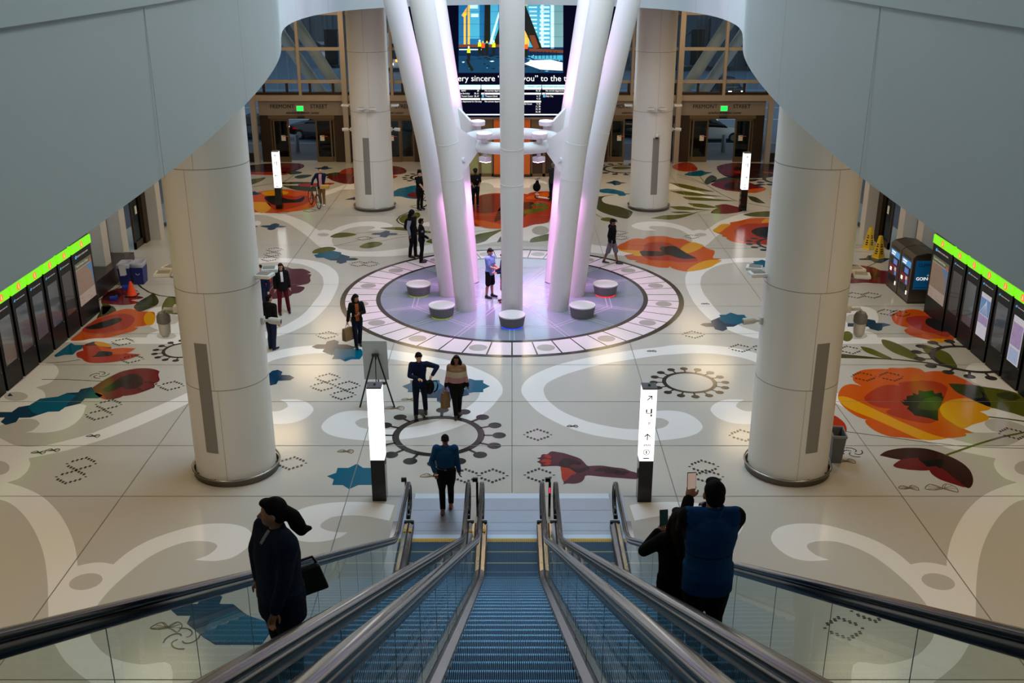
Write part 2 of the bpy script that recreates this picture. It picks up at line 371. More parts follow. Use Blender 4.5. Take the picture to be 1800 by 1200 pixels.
b(NAVY, [(145, 155), (180, 140), (300, 135), (320, 118), (380, 105), (440, 120), (430, 140), (500, 145), (550, 155), (480, 170), (400, 170), (360, 200), (300, 210), (250, 195), (270, 175)], 3, False)
b(NAVY, [(20, 150), (60, 140), (120, 155), (60, 165)], 3, False)
C5 = (560, 280)
def c(mi, pts, layer=3, sm=True, **k): art(mi, pts, layer, sm, C5, 7.5, **k)
c(OLIVE, [(155, 1015), (240, 975), (350, 965), (495, 985), (440, 1010), (300, 1030), (190, 1030)], 4)
c(OLIVE, [(540, 1150), (620, 1105), (750, 1085), (840, 1105), (800, 1140), (680, 1170), (580, 1170)], 4)
for q in ([(500, 975), (820, 957), (1160, 960)], [(190, 1145), (560, 1060), (820, 1018), (1180, 985)], [(800, 1085), (1000, 1040), (1180, 1015)]):
    strip(DOLIVE, q, 1.0, 3, C5, 7.5)
c(NAVY, [(690, 985), (740, 970), (820, 965), (890, 938), (945, 950), (930, 970), (1010, 972), (1050, 985), (1000, 998), (930, 1000), (890, 1030), (800, 1020), (820, 1000), (740, 995)], 4, False)
c(TEAL, [(985, 430), (1050, 390), (1160, 365), (1250, 345), (1330, 350), (1400, 400), (1330, 510), (1200, 515), (1080, 490), (960, 480)], 3)
c(MAROON, [(1160, 470), (1280, 430), (1330, 480), (1325, 510), (1250, 505)], 4)
c(NAVY, [(345, 530), (420, 510), (500, 490), (540, 500), (520, 535)], 3, False)
c(OLIVE, [(810, 905), (1000, 895), (1130, 900), (1500, 955), (1440, 972), (1130, 940), (950, 925)], 4)
c(OLIVE, [(1060, 790), (1110, 740), (1200, 715), (1310, 700), (1340, 740), (1300, 780), (1180, 820), (1110, 840)], 4)
strip(DOLIVE, [(1400, 670), (1200, 690), (1070, 750), (1030, 800), (1060, 840), (1130, 870)], 2.6, 3, C5, 7.5)
c(OLIVE, [(1420, 1090), (1470, 1055), (1540, 1040), (1560, 1110)], 4)
c(MAROON, [(950, 95), (1050, 95), (1130, 120), (1160, 155), (1130, 185), (1000, 205), (950, 205)], 3)
c(RED, [(950, 215), (1040, 220), (1010, 245), (950, 250)], 3)
D = (430, 280)
def d(mi, pts, layer=3, sm=True, **k): art(mi, pts, layer, sm, D, 8.57, **k)
d(WINE, [(-60, 120), (60, 90), (400, 60), (800, 60), (900, 105), (800, 160), (650, 220), (420, 235), (200, 230), (-60, 215)], 3)
d(MAROON, [(560, 70), (800, 62), (900, 105), (780, 140), (640, 200), (560, 200)], 4)
d(RED, [(-40, 195), (300, 190), (640, 190), (600, 235), (200, 232), (-40, 215)], 4)
d(DOLIVE, [(640, 200), (720, 175), (860, 190), (830, 215), (700, 228)], 5)
d(DOLIVE, [(750, 265), (850, 235), (1010, 235), (950, 270), (820, 290)], 3)
d(OLIVE, [(20, 320), (200, 285), (315, 275), (220, 340), (20, 400)], 3)
d(DOLIVE, [(560, 350), (750, 340), (1000, 345), (1010, 360), (800, 370), (600, 375)], 3)
d(DOLIVE, [(580, 395), (750, 395), (1050, 410), (1050, 480), (800, 465), (650, 430)], 3)
strip(DOLIVE, [(90, 420), (300, 385), (550, 370), (740, 240)], 1.2, 3, D, 8.57)
strip(DOLIVE, [(90, 420), (500, 340), (800, 275)], 0.9, 3, D, 8.57)
d(ORANGE, [(40, 560), (170, 500), (280, 480), (450, 460), (640, 450), (760, 465), (950, 480), (1060, 550), (1060, 700), (900, 760), (700, 790), (550, 805), (400, 812), (220, 800), (40, 770)], 3)
d(RED, [(300, 560), (600, 540), (760, 560), (900, 540), (1000, 600), (900, 680), (600, 760), (420, 740)], 4)
d(YELLOW, [(260, 500), (450, 465), (620, 480), (650, 515), (500, 540), (330, 545)], 5)
d(YELLOW, [(60, 650), (340, 650), (390, 740), (300, 800), (220, 800), (80, 700)], 4)
d(BLACK, [(300, 570), (470, 550), (660, 600), (800, 600), (900, 560), (850, 640), (600, 660), (480, 690), (380, 660)], 5)
d(NAVY, [(60, 500), (150, 480), (190, 500), (270, 515), (180, 535), (60, 545)], 5, False)
d(MAROON, [(1240, 265), (1400, 210), (1500, 150), (1640, 130), (1760, 240), (1650, 360), (1500, 365), (1350, 330), (1270, 290)], 3)
d(RED, [(1420, 215), (1500, 155), (1650, 132), (1700, 200), (1500, 215)], 4)
d(DOLIVE, [(1190, 230), (1400, 195), (1420, 235), (1250, 255)], 4)
d(RED, [(800, 385), (900, 365), (1350, 355), (1200, 400), (900, 410)], 4)
d(NAVY, [(1040, 130), (1150, 125), (1200, 100), (1250, 105), (1260, 125), (1350, 130), (1200, 155), (1120, 150)], 3, False)
# centre poppy behind the light column
E = (820, 300)
def e(mi, pts, layer=3, sm=True, **k): art(mi, pts, layer, sm, E, 6.923, **k)
e(RED, [(75, 420), (70, 330), (180, 295), (300, 275), (410, 272), (600, 270), (740, 285, 1), (800, 262), (950, 250), (1020, 270), (1040, 420), (1010, 600), (950, 640), (800, 660), (690, 695), (560, 700), (330, 705), (180, 680), (80, 650)], 3)
e(MAROON, [(90, 470), (170, 310), (330, 285), (480, 290), (500, 380), (420, 480), (200, 520)], 4)
e(BLACK, [(450, 400), (700, 380), (820, 400), (700, 560), (500, 560), (340, 620)], 4)
e(ORANGE, [(90, 600), (330, 630), (560, 690), (330, 705), (180, 680)], 4)
e(ORANGE, [(720, 330), (950, 262), (1000, 280), (980, 330), (850, 350)], 4)
e(OLIVE, [(690, 480), (900, 455), (1000, 455), (850, 510), (690, 525)], 5)
e(OLIVE, [(780, 425), (880, 390), (1000, 420), (980, 445), (850, 440)], 5)
e(OLIVE, [(90, 790), (300, 740), (440, 715), (300, 800), (220, 860), (90, 885)], 4)
e(OLIVE, [(770, 860), (800, 820), (900, 790), (1010, 770), (1020, 840), (900, 862), (790, 872)], 4)
e(DOLIVE, [(370, 870), (415, 800), (470, 860)], 4, False)
strip(DOLIVE, [(100, 740), (250, 725), (440, 715)], 1.2, 3, E, 6.923)
# right part
G = (1030, 270)
def g(mi, pts, layer=3, sm=True, **k): art(mi, pts, layer, sm, G, 8.57, **k)
g(DOLIVE, [(100, 655), (245, 640), (350, 625), (440, 620), (300, 640), (240, 680), (260, 730), (340, 760), (480, 790), (600, 830), (690, 870), (700, 900), (630, 975), (500, 960), (350, 920), (200, 860), (120, 770), (115, 710), (170, 670)], 3)
g(NAVY, [(290, 440), (400, 415), (420, 405), (480, 410), (520, 430), (620, 440), (530, 450), (510, 470), (430, 478), (400, 455)], 3, False)
g(TEAL, [(150, 560), (200, 540), (320, 525), (440, 540), (570, 575), (590, 600), (700, 600), (600, 615), (590, 635), (500, 635), (470, 610), (250, 590)], 3, False)
g(OLIVE, [(220, 985), (300, 960), (400, 970), (470, 1005), (420, 1025), (280, 1015)], 4)
strip(DOLIVE, [(120, 770), (95, 830), (120, 890), (200, 945), (280, 975)], 1.6, 3, G, 8.57)
g(OLIVE, [(970, 972, 1), (1180, 930), (1400, 920), (1640, 890), (1714, 872, 1), (1500, 950), (1300, 992), (1100, 985)], 3)
ell_art(OLIVE, 1093, 295, 17, 2.6, 3)
H = (1180, 270)
def h(mi, pts, layer=3, sm=True, **k): art(mi, pts, layer, sm, H, 8.57, **k)
h(OLIVE, [(-30, 436, 1), (180, 460), (400, 510), (660, 575, 1), (400, 560), (150, 510)], 3)
h(OLIVE, [(-35, 560, 1), (250, 570), (500, 610), (790, 645, 1), (500, 640), (200, 620)], 3)
h(OLIVE, [(165, 650, 1), (400, 660), (650, 680), (1000, 715, 1), (700, 712), (400, 705), (250, 690)], 3)
h(OLIVE, [(240, 745, 1), (450, 755), (600, 785), (710, 815), (500, 815), (350, 795)], 3)
h(OLIVE, [(-30, 795, 1), (200, 795), (400, 830), (620, 850, 1), (350, 850), (100, 845)], 3)
h(OLIVE, [(-20, 875, 1), (200, 872), (340, 890, 1), (100, 895)], 3)
strip(DOLIVE, [(80, 310), (300, 370), (480, 445), (560, 490), (750, 610), (950, 700), (1200, 755), (1560, 825)], 1.3, 4, H, 8.57)
strip(DOLIVE, [(330, 895), (500, 860), (640, 845)], 1.3, 4, H, 8.57)
strip(DOLIVE, [(110, 350), (300, 400), (500, 460)], 0.9, 4, H, 8.57)
strip(DOLIVE, [(430, 340), (500, 440)], 1.0, 4, H, 8.57)
h(DOLIVE, [(500, 430), (540, 360), (620, 325), (690, 375), (620, 430), (540, 465)], 3)
h(DOLIVE, [(600, 425), (750, 370), (900, 350), (1100, 370), (1280, 400), (1200, 420), (900, 410), (700, 430)], 3)
h(DOLIVE, [(1150, 635, 1), (1280, 660), (1420, 750, 1), (1300, 740), (1200, 700)], 3)
h(OLIVE, [(1080, 920, 1), (1250, 880), (1600, 865), (1700, 900), (1500, 950), (1200, 945)], 3)
h(RED, [(40, 170), (200, 130), (310, 145), (370, 190), (395, 230), (350, 265), (150, 265), (30, 220)], 3)
h(TEAL, [(190, 320), (260, 280), (400, 260), (450, 250), (520, 275), (620, 280), (530, 310), (440, 340), (280, 335)], 4, False)
h(WINE, [(690, 210), (720, 180), (850, 150), (1000, 140), (1600, 160), (1700, 240), (1600, 330), (1300, 370), (900, 360), (760, 310), (700, 250)], 3)
h(MAROON, [(690, 210), (720, 180), (850, 150), (1000, 160), (950, 230), (1040, 300), (800, 320)], 4)
h(RED, [(930, 270), (1150, 260), (1060, 300)], 5)
h(RED, [(1360, 270), (1600, 290), (1500, 310)], 5)
h(MAROON, [(600, 460), (700, 420), (900, 400), (1100, 410), (1250, 460), (1420, 520), (1380, 560), (1250, 590), (1100, 580), (850, 555), (720, 520), (640, 490)], 4)
h(WINE, [(800, 480), (900, 430), (1050, 440), (1150, 480), (1050, 540), (850, 530)], 5)
h(ORANGE, [(1160, 540), (1420, 520), (1350, 570), (1160, 590)], 5)
h(NAVY, [(1250, 470), (1330, 450), (1440, 465), (1330, 485)], 4, False)
h(MAROON, [(595, 890), (650, 840), (710, 815, 1), (650, 785, 1), (800, 760), (950, 790), (1090, 830), (1080, 860), (1000, 885), (850, 905), (700, 905)], 4)
h(YELLOW, [(1480, 610), (1560, 570), (1640, 575), (1640, 630), (1530, 630)], 3)
h(ORANGE, [(1490, 660), (1560, 635), (1640, 650), (1640, 690), (1540, 690)], 3)
K = (1060, 380)
def k_(mi, pts, layer=3, sm=True, **k): art(mi, pts, layer, sm, K, 8.182, **k)
k_(ORANGE, [(200, 450), (250, 400), (310, 375), (390, 335), (480, 318), (590, 325, 1), (650, 295), (760, 285), (900, 290), (1030, 318, 1), (1160, 330), (1260, 370), (1400, 400), (1500, 465), (1590, 490), (1605, 530), (1580, 590), (1610, 605), (1705, 605, 1), (1650, 625, 1), (1705, 640), (1620, 690), (1550, 730), (1410, 770), (1220, 795), (1100, 780), (1000, 750), (955, 720, 1), (940, 742, 1), (800, 735), (600, 690), (460, 655), (490, 635, 1), (380, 625), (330, 590), (315, 560), (440, 540, 1), (300, 510)], 3)
k_(RED, [(545, 530), (590, 460), (600, 410), (700, 375), (850, 370), (960, 390), (1060, 440), (1200, 530), (1345, 605), (1340, 650), (1100, 660), (930, 640), (700, 630), (580, 580)], 4)
k_(YELLOW, [(1110, 470), (1260, 375), (1400, 400), (1440, 435), (1300, 510), (1190, 530)], 4)
k_(YELLOW, [(1210, 790), (1300, 710), (1450, 645), (1600, 625), (1705, 640), (1620, 690), (1550, 730), (1410, 770)], 4)
k_(YELLOW, [(230, 485), (550, 500), (560, 570), (440, 565), (430, 540), (300, 512)], 4)
k_(WINE, [(545, 500), (850, 510), (880, 565), (600, 572), (555, 550)], 5)
k_(BLACK, [(810, 465, 1), (850, 435), (900, 440), (960, 425), (1050, 440), (1180, 520), (1350, 603, 1), (1180, 615), (1050, 590), (960, 560), (870, 550), (850, 510)], 6)
strip(DOLIVE, [(1480, 462), (1900, 460), (2480, 456)], 1.3, 3, K, 8.182)
M_ = (1230, 370)
def m_(mi, pts, layer=3, sm=True, **k): art(mi, pts, layer, sm, M_, 10.0, **k)
m_(ORANGE, [(230, 350), (290, 300), (370, 245), (470, 235), (540, 245, 1), (525, 210, 1), (700, 180), (850, 145), (1000, 130), (1150, 130), (1340, 150), (1480, 300), (1420, 560), (1320, 600), (1100, 595), (900, 585), (700, 570), (560, 540), (470, 490), (480, 470, 1), (400, 455), (390, 425), (290, 390)], 3)
m_(RED, [(620, 330), (800, 240), (1050, 230), (1350, 240), (1350, 580), (1000, 580), (750, 540), (640, 450)], 4)
m_(BLACK, [(910, 360), (1030, 300), (1290, 290), (1400, 380), (1290, 460), (1100, 475), (960, 420)], 5)
m_(YELLOW, [(230, 350), (290, 300), (370, 245), (470, 235), (540, 250), (440, 320), (340, 390)], 4)
m_(YELLOW, [(1095, 190), (1160, 145), (1300, 145), (1330, 200), (1100, 218)], 4)
m_(TEAL, [(890, 938), (960, 920), (935, 890), (1020, 885), (1095, 862), (1160, 885), (1300, 890), (1300, 1000), (1240, 1015), (1130, 995), (1000, 992), (970, 960)], 3, False)
N_ = (1180, 500)
def n_(mi, pts, layer=3, sm=False, **k): art(mi, pts, layer, sm, N_, 8.572, **k)
n_(NAVY, [(430, 605), (490, 580), (605, 578), (595, 545), (730, 490), (1000, 560), (1000, 605), (940, 635), (830, 637), (845, 672), (775, 703), (660, 675), (640, 635), (520, 635)], 3)
n_(TEAL, [(720, 455), (820, 455), (895, 422), (1000, 455), (1100, 455), (1125, 490), (1225, 515), (1160, 540), (1180, 578), (1070, 580), (1000, 605), (800, 580), (760, 545), (700, 505), (740, 490)], 4)
P_ = (1460, 560)
def p_(mi, pts, layer=3, sm=True, **k): art(mi, pts, layer, sm, P_, 5.0, **k)
p_(ORANGE, [(75, 640), (110, 595), (170, 575), (230, 580), (275, 592, 1), (210, 555), (195, 520), (215, 480), (290, 450), (400, 440), (500, 442), (520, 432), (620, 434), (700, 428), (780, 440), (830, 470, 1), (900, 460), (1000, 465), (1100, 500), (1200, 545), (1250, 575), (1330, 640), (1400, 720), (1405, 770), (1390, 800), (1310, 815, 1), (1370, 845), (1390, 870), (1370, 895), (1250, 930), (1170, 965, 1), (1260, 1005, 1), (1180, 1005, 1), (1190, 1030), (1100, 1045), (1020, 1050), (950, 1063), (800, 1062), (640, 1045), (520, 1035), (400, 990), (320, 930), (305, 895), (330, 880, 1), (290, 882), (200, 840), (110, 770), (75, 720), (65, 690)], 3)
p_(RED, [(295, 700), (340, 650), (430, 600), (520, 580), (610, 590, 1), (600, 565), (700, 550), (830, 545), (950, 560), (1025, 605), (1020, 640), (990, 720), (940, 800), (930, 890), (860, 920), (720, 900), (600, 870), (510, 840), (490, 815), (540, 790, 1), (430, 780), (350, 750)], 4)
p_(YELLOW, [(65, 690), (150, 690), (300, 755), (500, 850), (700, 940), (900, 1020), (1010, 1050), (950, 1063), (800, 1062), (600, 980), (400, 890), (200, 810), (100, 750)], 5)
p_(YELLOW, [(960, 790), (1000, 740), (1080, 710), (1200, 700), (1300, 730), (1400, 775), (1390, 800), (1310, 815, 1), (1370, 845), (1390, 870), (1370, 895), (1250, 930), (1160, 965), (1060, 910), (990, 860)], 5)
p_(BLACK, [(610, 720), (650, 735), (635, 712), (665, 715), (670, 680), (725, 672), (720, 650), (770, 670), (775, 630), (830, 640), (900, 630), (915, 660), (975, 648), (985, 690), (995, 680), (980, 740), (945, 800), (945, 900), (890, 880), (820, 865), (740, 850), (710, 820), (670, 790), (690, 770), (650, 760)], 6, False)
p_(DOLIVE, [(760, 780), (840, 700), (960, 690), (975, 745), (940, 800), (860, 805)], 7)
p_(DOLIVE, [(1035, 570, 1), (1150, 575), (1320, 595), (1360, 660), (1410, 760), (1330, 750), (1200, 690), (1100, 640)], 6)
p_(OLIVE, [(1310, 595, 1), (1500, 620), (1640, 655), (1760, 720), (1740, 858), (1600, 830), (1450, 790), (1400, 772), (1360, 660)], 5)
p_(BLACK, [(1310, 630), (1350, 660), (1360, 700), (1400, 740), (1400, 775), (1330, 750), (1240, 705), (1340, 690)], 7)
p_(DOLIVE, [(1460, 665), (1560, 645), (1670, 690), (1600, 720), (1500, 700)], 7)
p_(OLIVE, [(450, 185), (520, 195), (620, 235), (720, 290), (790, 350), (800, 375), (700, 350), (560, 300), (470, 240)], 4)
p_(OLIVE, [(260, 242, 1), (350, 260), (440, 300), (540, 350), (460, 345), (350, 310), (290, 280)], 4)
p_(DOLIVE, [(60, 308), (300, 330), (490, 348), (800, 375), (1000, 410), (1120, 440), (1110, 452), (960, 415), (780, 385), (520, 360), (300, 350), (60, 342)], 4)
p_(OLIVE, [(800, 225), (900, 250), (1030, 300), (1080, 360), (1110, 430), (1000, 405), (900, 350), (820, 280)], 4)
p_(ORANGE, [(540, 0), (545, -40), (640, -75), (760, -80), (900, -30), (1060, 60), (1080, 200), (1020, 205), (860, 185), (710, 150), (650, 110), (660, 90), (690, 82, 1), (580, 50)], 2)
p_(RED, [(665, 20), (690, -15), (860, -20), (1040, 60), (1040, 160), (900, 130), (740, 80)], 3)
p_(BLACK, [(835, 40), (870, -5), (1060, 70), (1040, 110), (960, 110), (900, 85)], 4)
p_(YELLOW, [(860, 180), (1020, 180), (1030, 210), (930, 205)], 4)
p_(NAVY, [(150, 40), (290, 38), (275, 12), (310, 0), (390, 15), (400, 38), (470, 38), (530, 55), (460, 72), (450, 100), (420, 108), (350, 90), (330, 70), (150, 70)], 4, False)
ell_art(OLIVE, 1489, 591, 10, 9, 4)
strip(DOLIVE, [(120, 990), (500, 1040), (800, 1080), (1100, 1115), (1400, 1132), (1720, 1140)], 1.8, 5, P_, 5)
strip(OLIVE, [(1010, 1200), (1300, 1100), (1500, 1040), (1720, 995)], 5.0, 6, P_, 5)
strip(DOLIVE, [(1385, 862), (1550, 880), (1720, 905)], 5.0, 4, P_, 5)
Q_ = (1460, 700)
def q_(mi, pts, layer=3, sm=True, **k): art(mi, pts, layer, sm, Q_, 5.294, **k)
q_(WINE, [(455, 530, 1), (520, 490), (640, 465), (760, 460), (900, 470), (1050, 515), (1200, 585), (1290, 660), (1325, 740), (1320, 800), (1290, 835), (1250, 825), (1150, 800), (1020, 755), (950, 710), (925, 680), (920, 668, 1), (850, 672), (700, 660), (590, 632), (600, 605), (655, 572, 1), (560, 555)], 3)
q_(MAROON, [(590, 632), (655, 572), (810, 557), (860, 600), (1030, 650), (1150, 740), (1250, 825), (1150, 800), (1020, 755), (950, 710), (920, 668, 1), (850, 672), (700, 660)], 4)
q_(BLACK, [(815, 565), (900, 578), (1050, 570), (1020, 650), (980, 630), (900, 635), (860, 600)], 5)
q_(RED, [(20, 165), (100, 200), (145, 260), (135, 320), (20, 330)], 3)
R_ = (1480, 400)
def r_(mi, pts, layer=3, sm=True, **k): art(mi, pts, layer, sm, R_, 7.5, **k)
r_(MAROON, [(40, 500), (165, 490), (400, 520), (500, 560), (640, 590), (640, 730), (450, 735), (320, 725), (40, 715)], 3)
r_(WINE, [(160, 560), (260, 590), (500, 610), (450, 660), (300, 640), (160, 640)], 4)
r_(NAVY, [(220, 410), (320, 400), (340, 365), (430, 365), (450, 395), (640, 405), (520, 470), (430, 460), (380, 430), (230, 425)], 3, False)
strip(DOLIVE, [(180, 226), (430, 226)], 0.9, 3, R_, 7.5)
strip(DOLIVE, [(180, 268), (400, 236)], 0.9, 3, R_, 7.5)
strip(DOLIVE, [(180, 315), (520, 325)], 1.1, 3, R_, 7.5)
strip(DOLIVE, [(340, 510), (480, 450)], 1.8, 3, R_, 7.5)
# blue stars in the centre
S_ = (460, 560)
def s_(mi, pts, layer=3, sm=False, **k): art(mi, pts, layer, sm, S_, 6.0, **k)
s_(NAVY, [(525, 295), (585, 270), (675, 270), (690, 240), (765, 220), (815, 240), (805, 270), (900, 272), (1000, 300), (940, 330), (800, 330), (740, 385), (640, 348), (660, 318), (580, 318)], 3)
s_(TEAL, [(775, 318), (1050, 320), (1075, 372), (1055, 400), (1035, 428), (945, 428), (880, 452), (830, 428), (740, 425), (765, 390), (740, 370)], 4)
s_(NAVY, [(-40, 600), (40, 595), (75, 580), (110, 550), (170, 538), (220, 560), (205, 592), (295, 595), (345, 622), (300, 650), (175, 655), (155, 690), (75, 708), (20, 690), (0, 650), (-40, 645)], 3)
art(TEAL, [(628, 940), (725, 905), (740, 853), (855, 853), (945, 810), (1010, 853), (1150, 853), (1165, 905), (1250, 945), (1140, 975), (1160, 1033), (960, 1033), (863, 1078), (795, 1035), (683, 1033), (700, 975)], 3, False, (470, 680), 6.0)
T_ = (690, 600)
def t_(mi, pts, layer=3, sm=False, **k): art(mi, pts, layer, sm, T_, 4.0, **k)
t_(TEAL, [(68, 315), (125, 292), (125, 272), (330, 272), (330, 292), (365, 315), (340, 335), (300, 355), (215, 380), (205, 357), (105, 357), (110, 338)], 3)
t_(NAVY, [(205, 360), (300, 355), (340, 335), (365, 315), (420, 310), (520, 340), (540, 375), (440, 400), (415, 400), (400, 440), (355, 440), (312, 420), (312, 398), (220, 398), (205, 378)], 4)
t_(TEAL, [(510, 370), (510, 300), (540, 260), (580, 272), (638, 272), (638, 292), (685, 315), (638, 337), (638, 357), (570, 357)], 3)
U_ = (0, 990)
art(NAVY, [(1175, 320), (1255, 280), (1360, 278), (1385, 215), (1475, 190), (1530, 230), (1510, 278), (1605, 280), (1680, 340), (1725, 365), (1900, 420), (1800, 560), (1480, 560), (1400, 510), (1285, 415), (1310, 360), (1220, 360)], 3, False, U_, 3.913)
art(TEAL, [(1440, 400), (1620, 320), (1725, 365), (1900, 420), (1800, 540), (1480, 540), (1390, 500)], 4, False, U_, 3.913)
# bird
V_ = (900, 720)
def v_(mi, pts, layer=3, sm=True, **k): art(mi, pts, layer, sm, V_, 6.923, **k)
v_(PLUM, [(300, 590, 1), (350, 575), (355, 555), (380, 540), (430, 538), (480, 507), (560, 515), (640, 530), (720, 555), (820, 590), (870, 630), (920, 680), (1000, 680), (1100, 680), (1240, 700), (1360, 715), (1440, 745), (1530, 775), (1560, 842), (1300, 830), (1100, 815), (910, 800), (880, 840), (840, 880), (760, 900), (650, 900), (580, 938, 1), (630, 895), (605, 830), (600, 770), (595, 695), (480, 685), (360, 690), (350, 660), (300, 632, 1), (345, 610)], 3)
v_(RED, [(595, 695), (680, 710), (780, 770), (720, 800), (640, 870), (605, 820), (602, 770)], 4)
v_(RED, [(345, 628), (400, 598), (475, 610), (470, 635), (380, 640)], 4)
v_(RED, [(385, 560), (440, 545), (480, 580), (440, 590)], 4)
v_(RED, [(385, 660), (440, 640), (475, 655), (430, 678)], 4)
v_(WINE, [(570, 650), (620, 600), (690, 590), (820, 630), (830, 670), (720, 665), (690, 705), (600, 690)], 4)
v_(WINE, [(700, 700), (800, 720), (920, 690), (930, 730), (800, 770)], 4)
for x in range(3): v_(WINE, [(1000 + 120 * x, 745 + 20 * x), (1090 + 110 * x, 700 + 22 * x), (1200 + 110 * x, 715 + 20 * x), (1120 + 120 * x, 750 + 22 * x)], 4)
# --- joints between the terrazzo fields
F.mi = JOINT
for y in (13.6, 19.61, 22.06, 24.64, 27.22, 29.8, 32.45, 34.85, 40.1, 45.2, 50.4, 55.5):
    F.ngon([(-15.5, y - 0.008), (15.5, y - 0.008), (15.5, y + 0.008), (-15.5, y + 0.008)], 8 * LAY)
for x in (-8.47, -3.57, 0, 3.57, 8.47):
    F.ngon([(x - 0.009, 10 if x else 19.76), (x + 0.009, 10 if x else 19.76), (x + 0.009, 58), (x - 0.009, 58)], 8 * LAY)
# --- sun motifs
def disc(mi, x, y, r, layer, n=20, r2=None):
    F.mi = mi
    F.ngon([(x + r * math.cos(2 * PI * k / n), y + (r2 or r) * math.sin(2 * PI * k / n)) for k in range(n)], layer * LAY)
def ringf(mi, x, y, r0, r1, layer, n=64):
    F.mi = mi
    for k in range(n):
        a0, a1 = 2 * PI * k / n, 2 * PI * (k + 1) / n
        F.ngon([(x + r0 * math.cos(a0), y + r0 * math.sin(a0)), (x + r1 * math.cos(a0), y + r1 * math.sin(a0)), (x + r1 * math.cos(a1), y + r1 * math.sin(a1)), (x + r0 * math.cos(a1), y + r0 * math.sin(a1))], layer * LAY)
def sun(x, y, R, ph=0.0, layer=5, xmax=13.6):
    ringf(CHAR, x, y, R * 0.85, R, layer)
    F.mi = CHAR
    for k in range(16):
        a = ph + 2 * PI * k / 16; ca, sa = math.cos(a), math.sin(a)
        w = 0.035 * R
        F.ngon([(x + R * 0.97 * ca - w * sa, y + R * 0.97 * sa + w * ca), (x + R * 0.97 * ca + w * sa, y + R * 0.97 * sa - w * ca), (x + R * 1.28 * ca + w * sa, y + R * 1.28 * sa - w * ca), (x + R * 1.28 * ca - w * sa, y + R * 1.28 * sa + w * ca)], layer * LAY)
        disc(CHAR, x + R * 1.31 * ca, y + R * 1.31 * sa, R * 0.148, layer + 1)
for q in ((-1.796, 22.62, 1.13), (4.88, 25.94, 0.75), (-9.74, 28.4, 0.65), (13.3, 27.68, 1.1), (6.1, 55.85, 1.16), (-4.45, 53.6, 0.94), (10.9, 40.3, 0.96), (14.4, 53, 1.3)):
    sun(*q)
# --- little dash diamonds
DASH = [(945, 764), (948, 835), (866, 836), (818, 836), (1306, 765), (1237, 820), (1245, 838), (1219, 588), (1301, 612), (1341, 612), (513, 814), (576, 664), (568, 679), (611, 678), (603, 694), (575, 589), (301, 678), (256, 678), (191, 711), (174, 729), (143, 815), (125, 838), (216, 601), (232, 631), (483, 439), (479, 447), (474, 455), (630, 464), (651, 464), (1089, 409), (1091, 418), (1216, 416), (1518, 662), (1566, 662), (1780, 762), (1494, 615), (1532, 519), (1503, 519), (1560, 549), (1582, 551), (1529, 1074), (1483, 1104), (226, 513), (640, 419), (733, 363), (496, 373), (545, 370), (1352, 612)]
for (x, y) in DASH:
    X, Y = fl(x, y)
    F.mi = CHAR
    for k in range(-4, 5):
        for s in (-1, 1):
            for o in ((0.0,) if abs(k) == 4 else (0.035, 0.085)):
                if k in (-4, 4) and s == 1: continue
                px_, py_ = X + k * 0.082, Y + s * ((4 - abs(k)) * 0.06 + o)
                F.ngon([(px_ - 0.028, py_ - 0.017), (px_ + 0.028, py_ - 0.017), (px_ + 0.028, py_ + 0.017), (px_ - 0.028, py_ + 0.017)], 9 * LAY)
# --- small line drawings (shells, moths and curls)
def curl(x, y, s=1.0, mi=CHAR):
    X, Y = fl(x, y)
    for k in range(4):
        a0 = k * PI / 2 + 0.4
        pts = []
        for i in range(9):
            t = i / 8; r = 0.06 * s + 0.2 * s * t; aa = a0 + 1.6 * t * t
            pts.append((X + r * math.cos(aa), Y + r * math.sin(aa)))
        for p0, p1 in zip(pts[:-1], pts[1:]):
            dx, dy = p1[0] - p0[0], p1[1] - p0[1]; L = math.hypot(dx, dy); nx, ny = -dy / L * 0.012, dx / L * 0.012
            F.mi = mi
            F.ngon([(p0[0] + nx, p0[1] + ny), (p1[0] + nx, p1[1] + ny), (p1[0] - nx, p1[1] - ny), (p0[0] - nx, p0[1] - ny)], 9 * LAY)
def moth(x, y, s=1.0, mi=TAN):
    X, Y = fl(x, y)
    F.mi = mi
    def ln(p0, p1, w=0.009):
        dx, dy = p1[0] - p0[0], p1[1] - p0[1]; L = math.hypot(dx, dy) or 1; nx, ny = -dy / L * w, dx / L * w
        F.ngon([(X + p0[0] * s + nx, Y + p0[1] * s + ny), (X + p1[0] * s + nx, Y + p1[1] * s + ny), (X + p1[0] * s - nx, Y + p1[1] * s - ny), (X + p0[0] * s - nx, Y + p0[1] * s - ny)], 9 * LAY)
    for sg, wing in ((-1, [(0, 0), (.07, .10), (.16, .15), (.25, .08), (.30, -.02), (.18, -.05), (.08, -.04)]), (1, [(0, 0), (.05, .11), (.13, .16), (.21, .10), (.24, .0), (.20, -.13), (.10, -.07)])):
        W_ = spline([(sg * a, b - .03) for a, b in wing], 3)
        for p0, p1 in zip(W_, W_[1:] + W_[:1]): ln(p0, p1)
        for a, b in wing[2:6]: ln((sg * .02, -.02), (sg * a * .9, b * .9 - .03), 0.006)
for q in ((320, 1122, 1.2), (1499, 795, 1.0), (175, 659, 1.0)): curl(*q)
for q in ((1656, 857, 1.3), (1598, 857, 0.8), (1488, 810, 0.8), (225, 1078, 1.2), (283, 1056, 1.0), (296, 1101, 1.0), (760, 836, 0.9), (696, 717, 0.9), (720, 702, 0.7), (609, 793, 0.7)): moth(*q)
for q in ((1146, 617, 0.5), (1007, 749, 0.5), (165, 766, 0.6), (69, 795, 0.6), (94, 791, 0.6), (1240, 534, 0.5)): moth(*q, mi=CHAR)
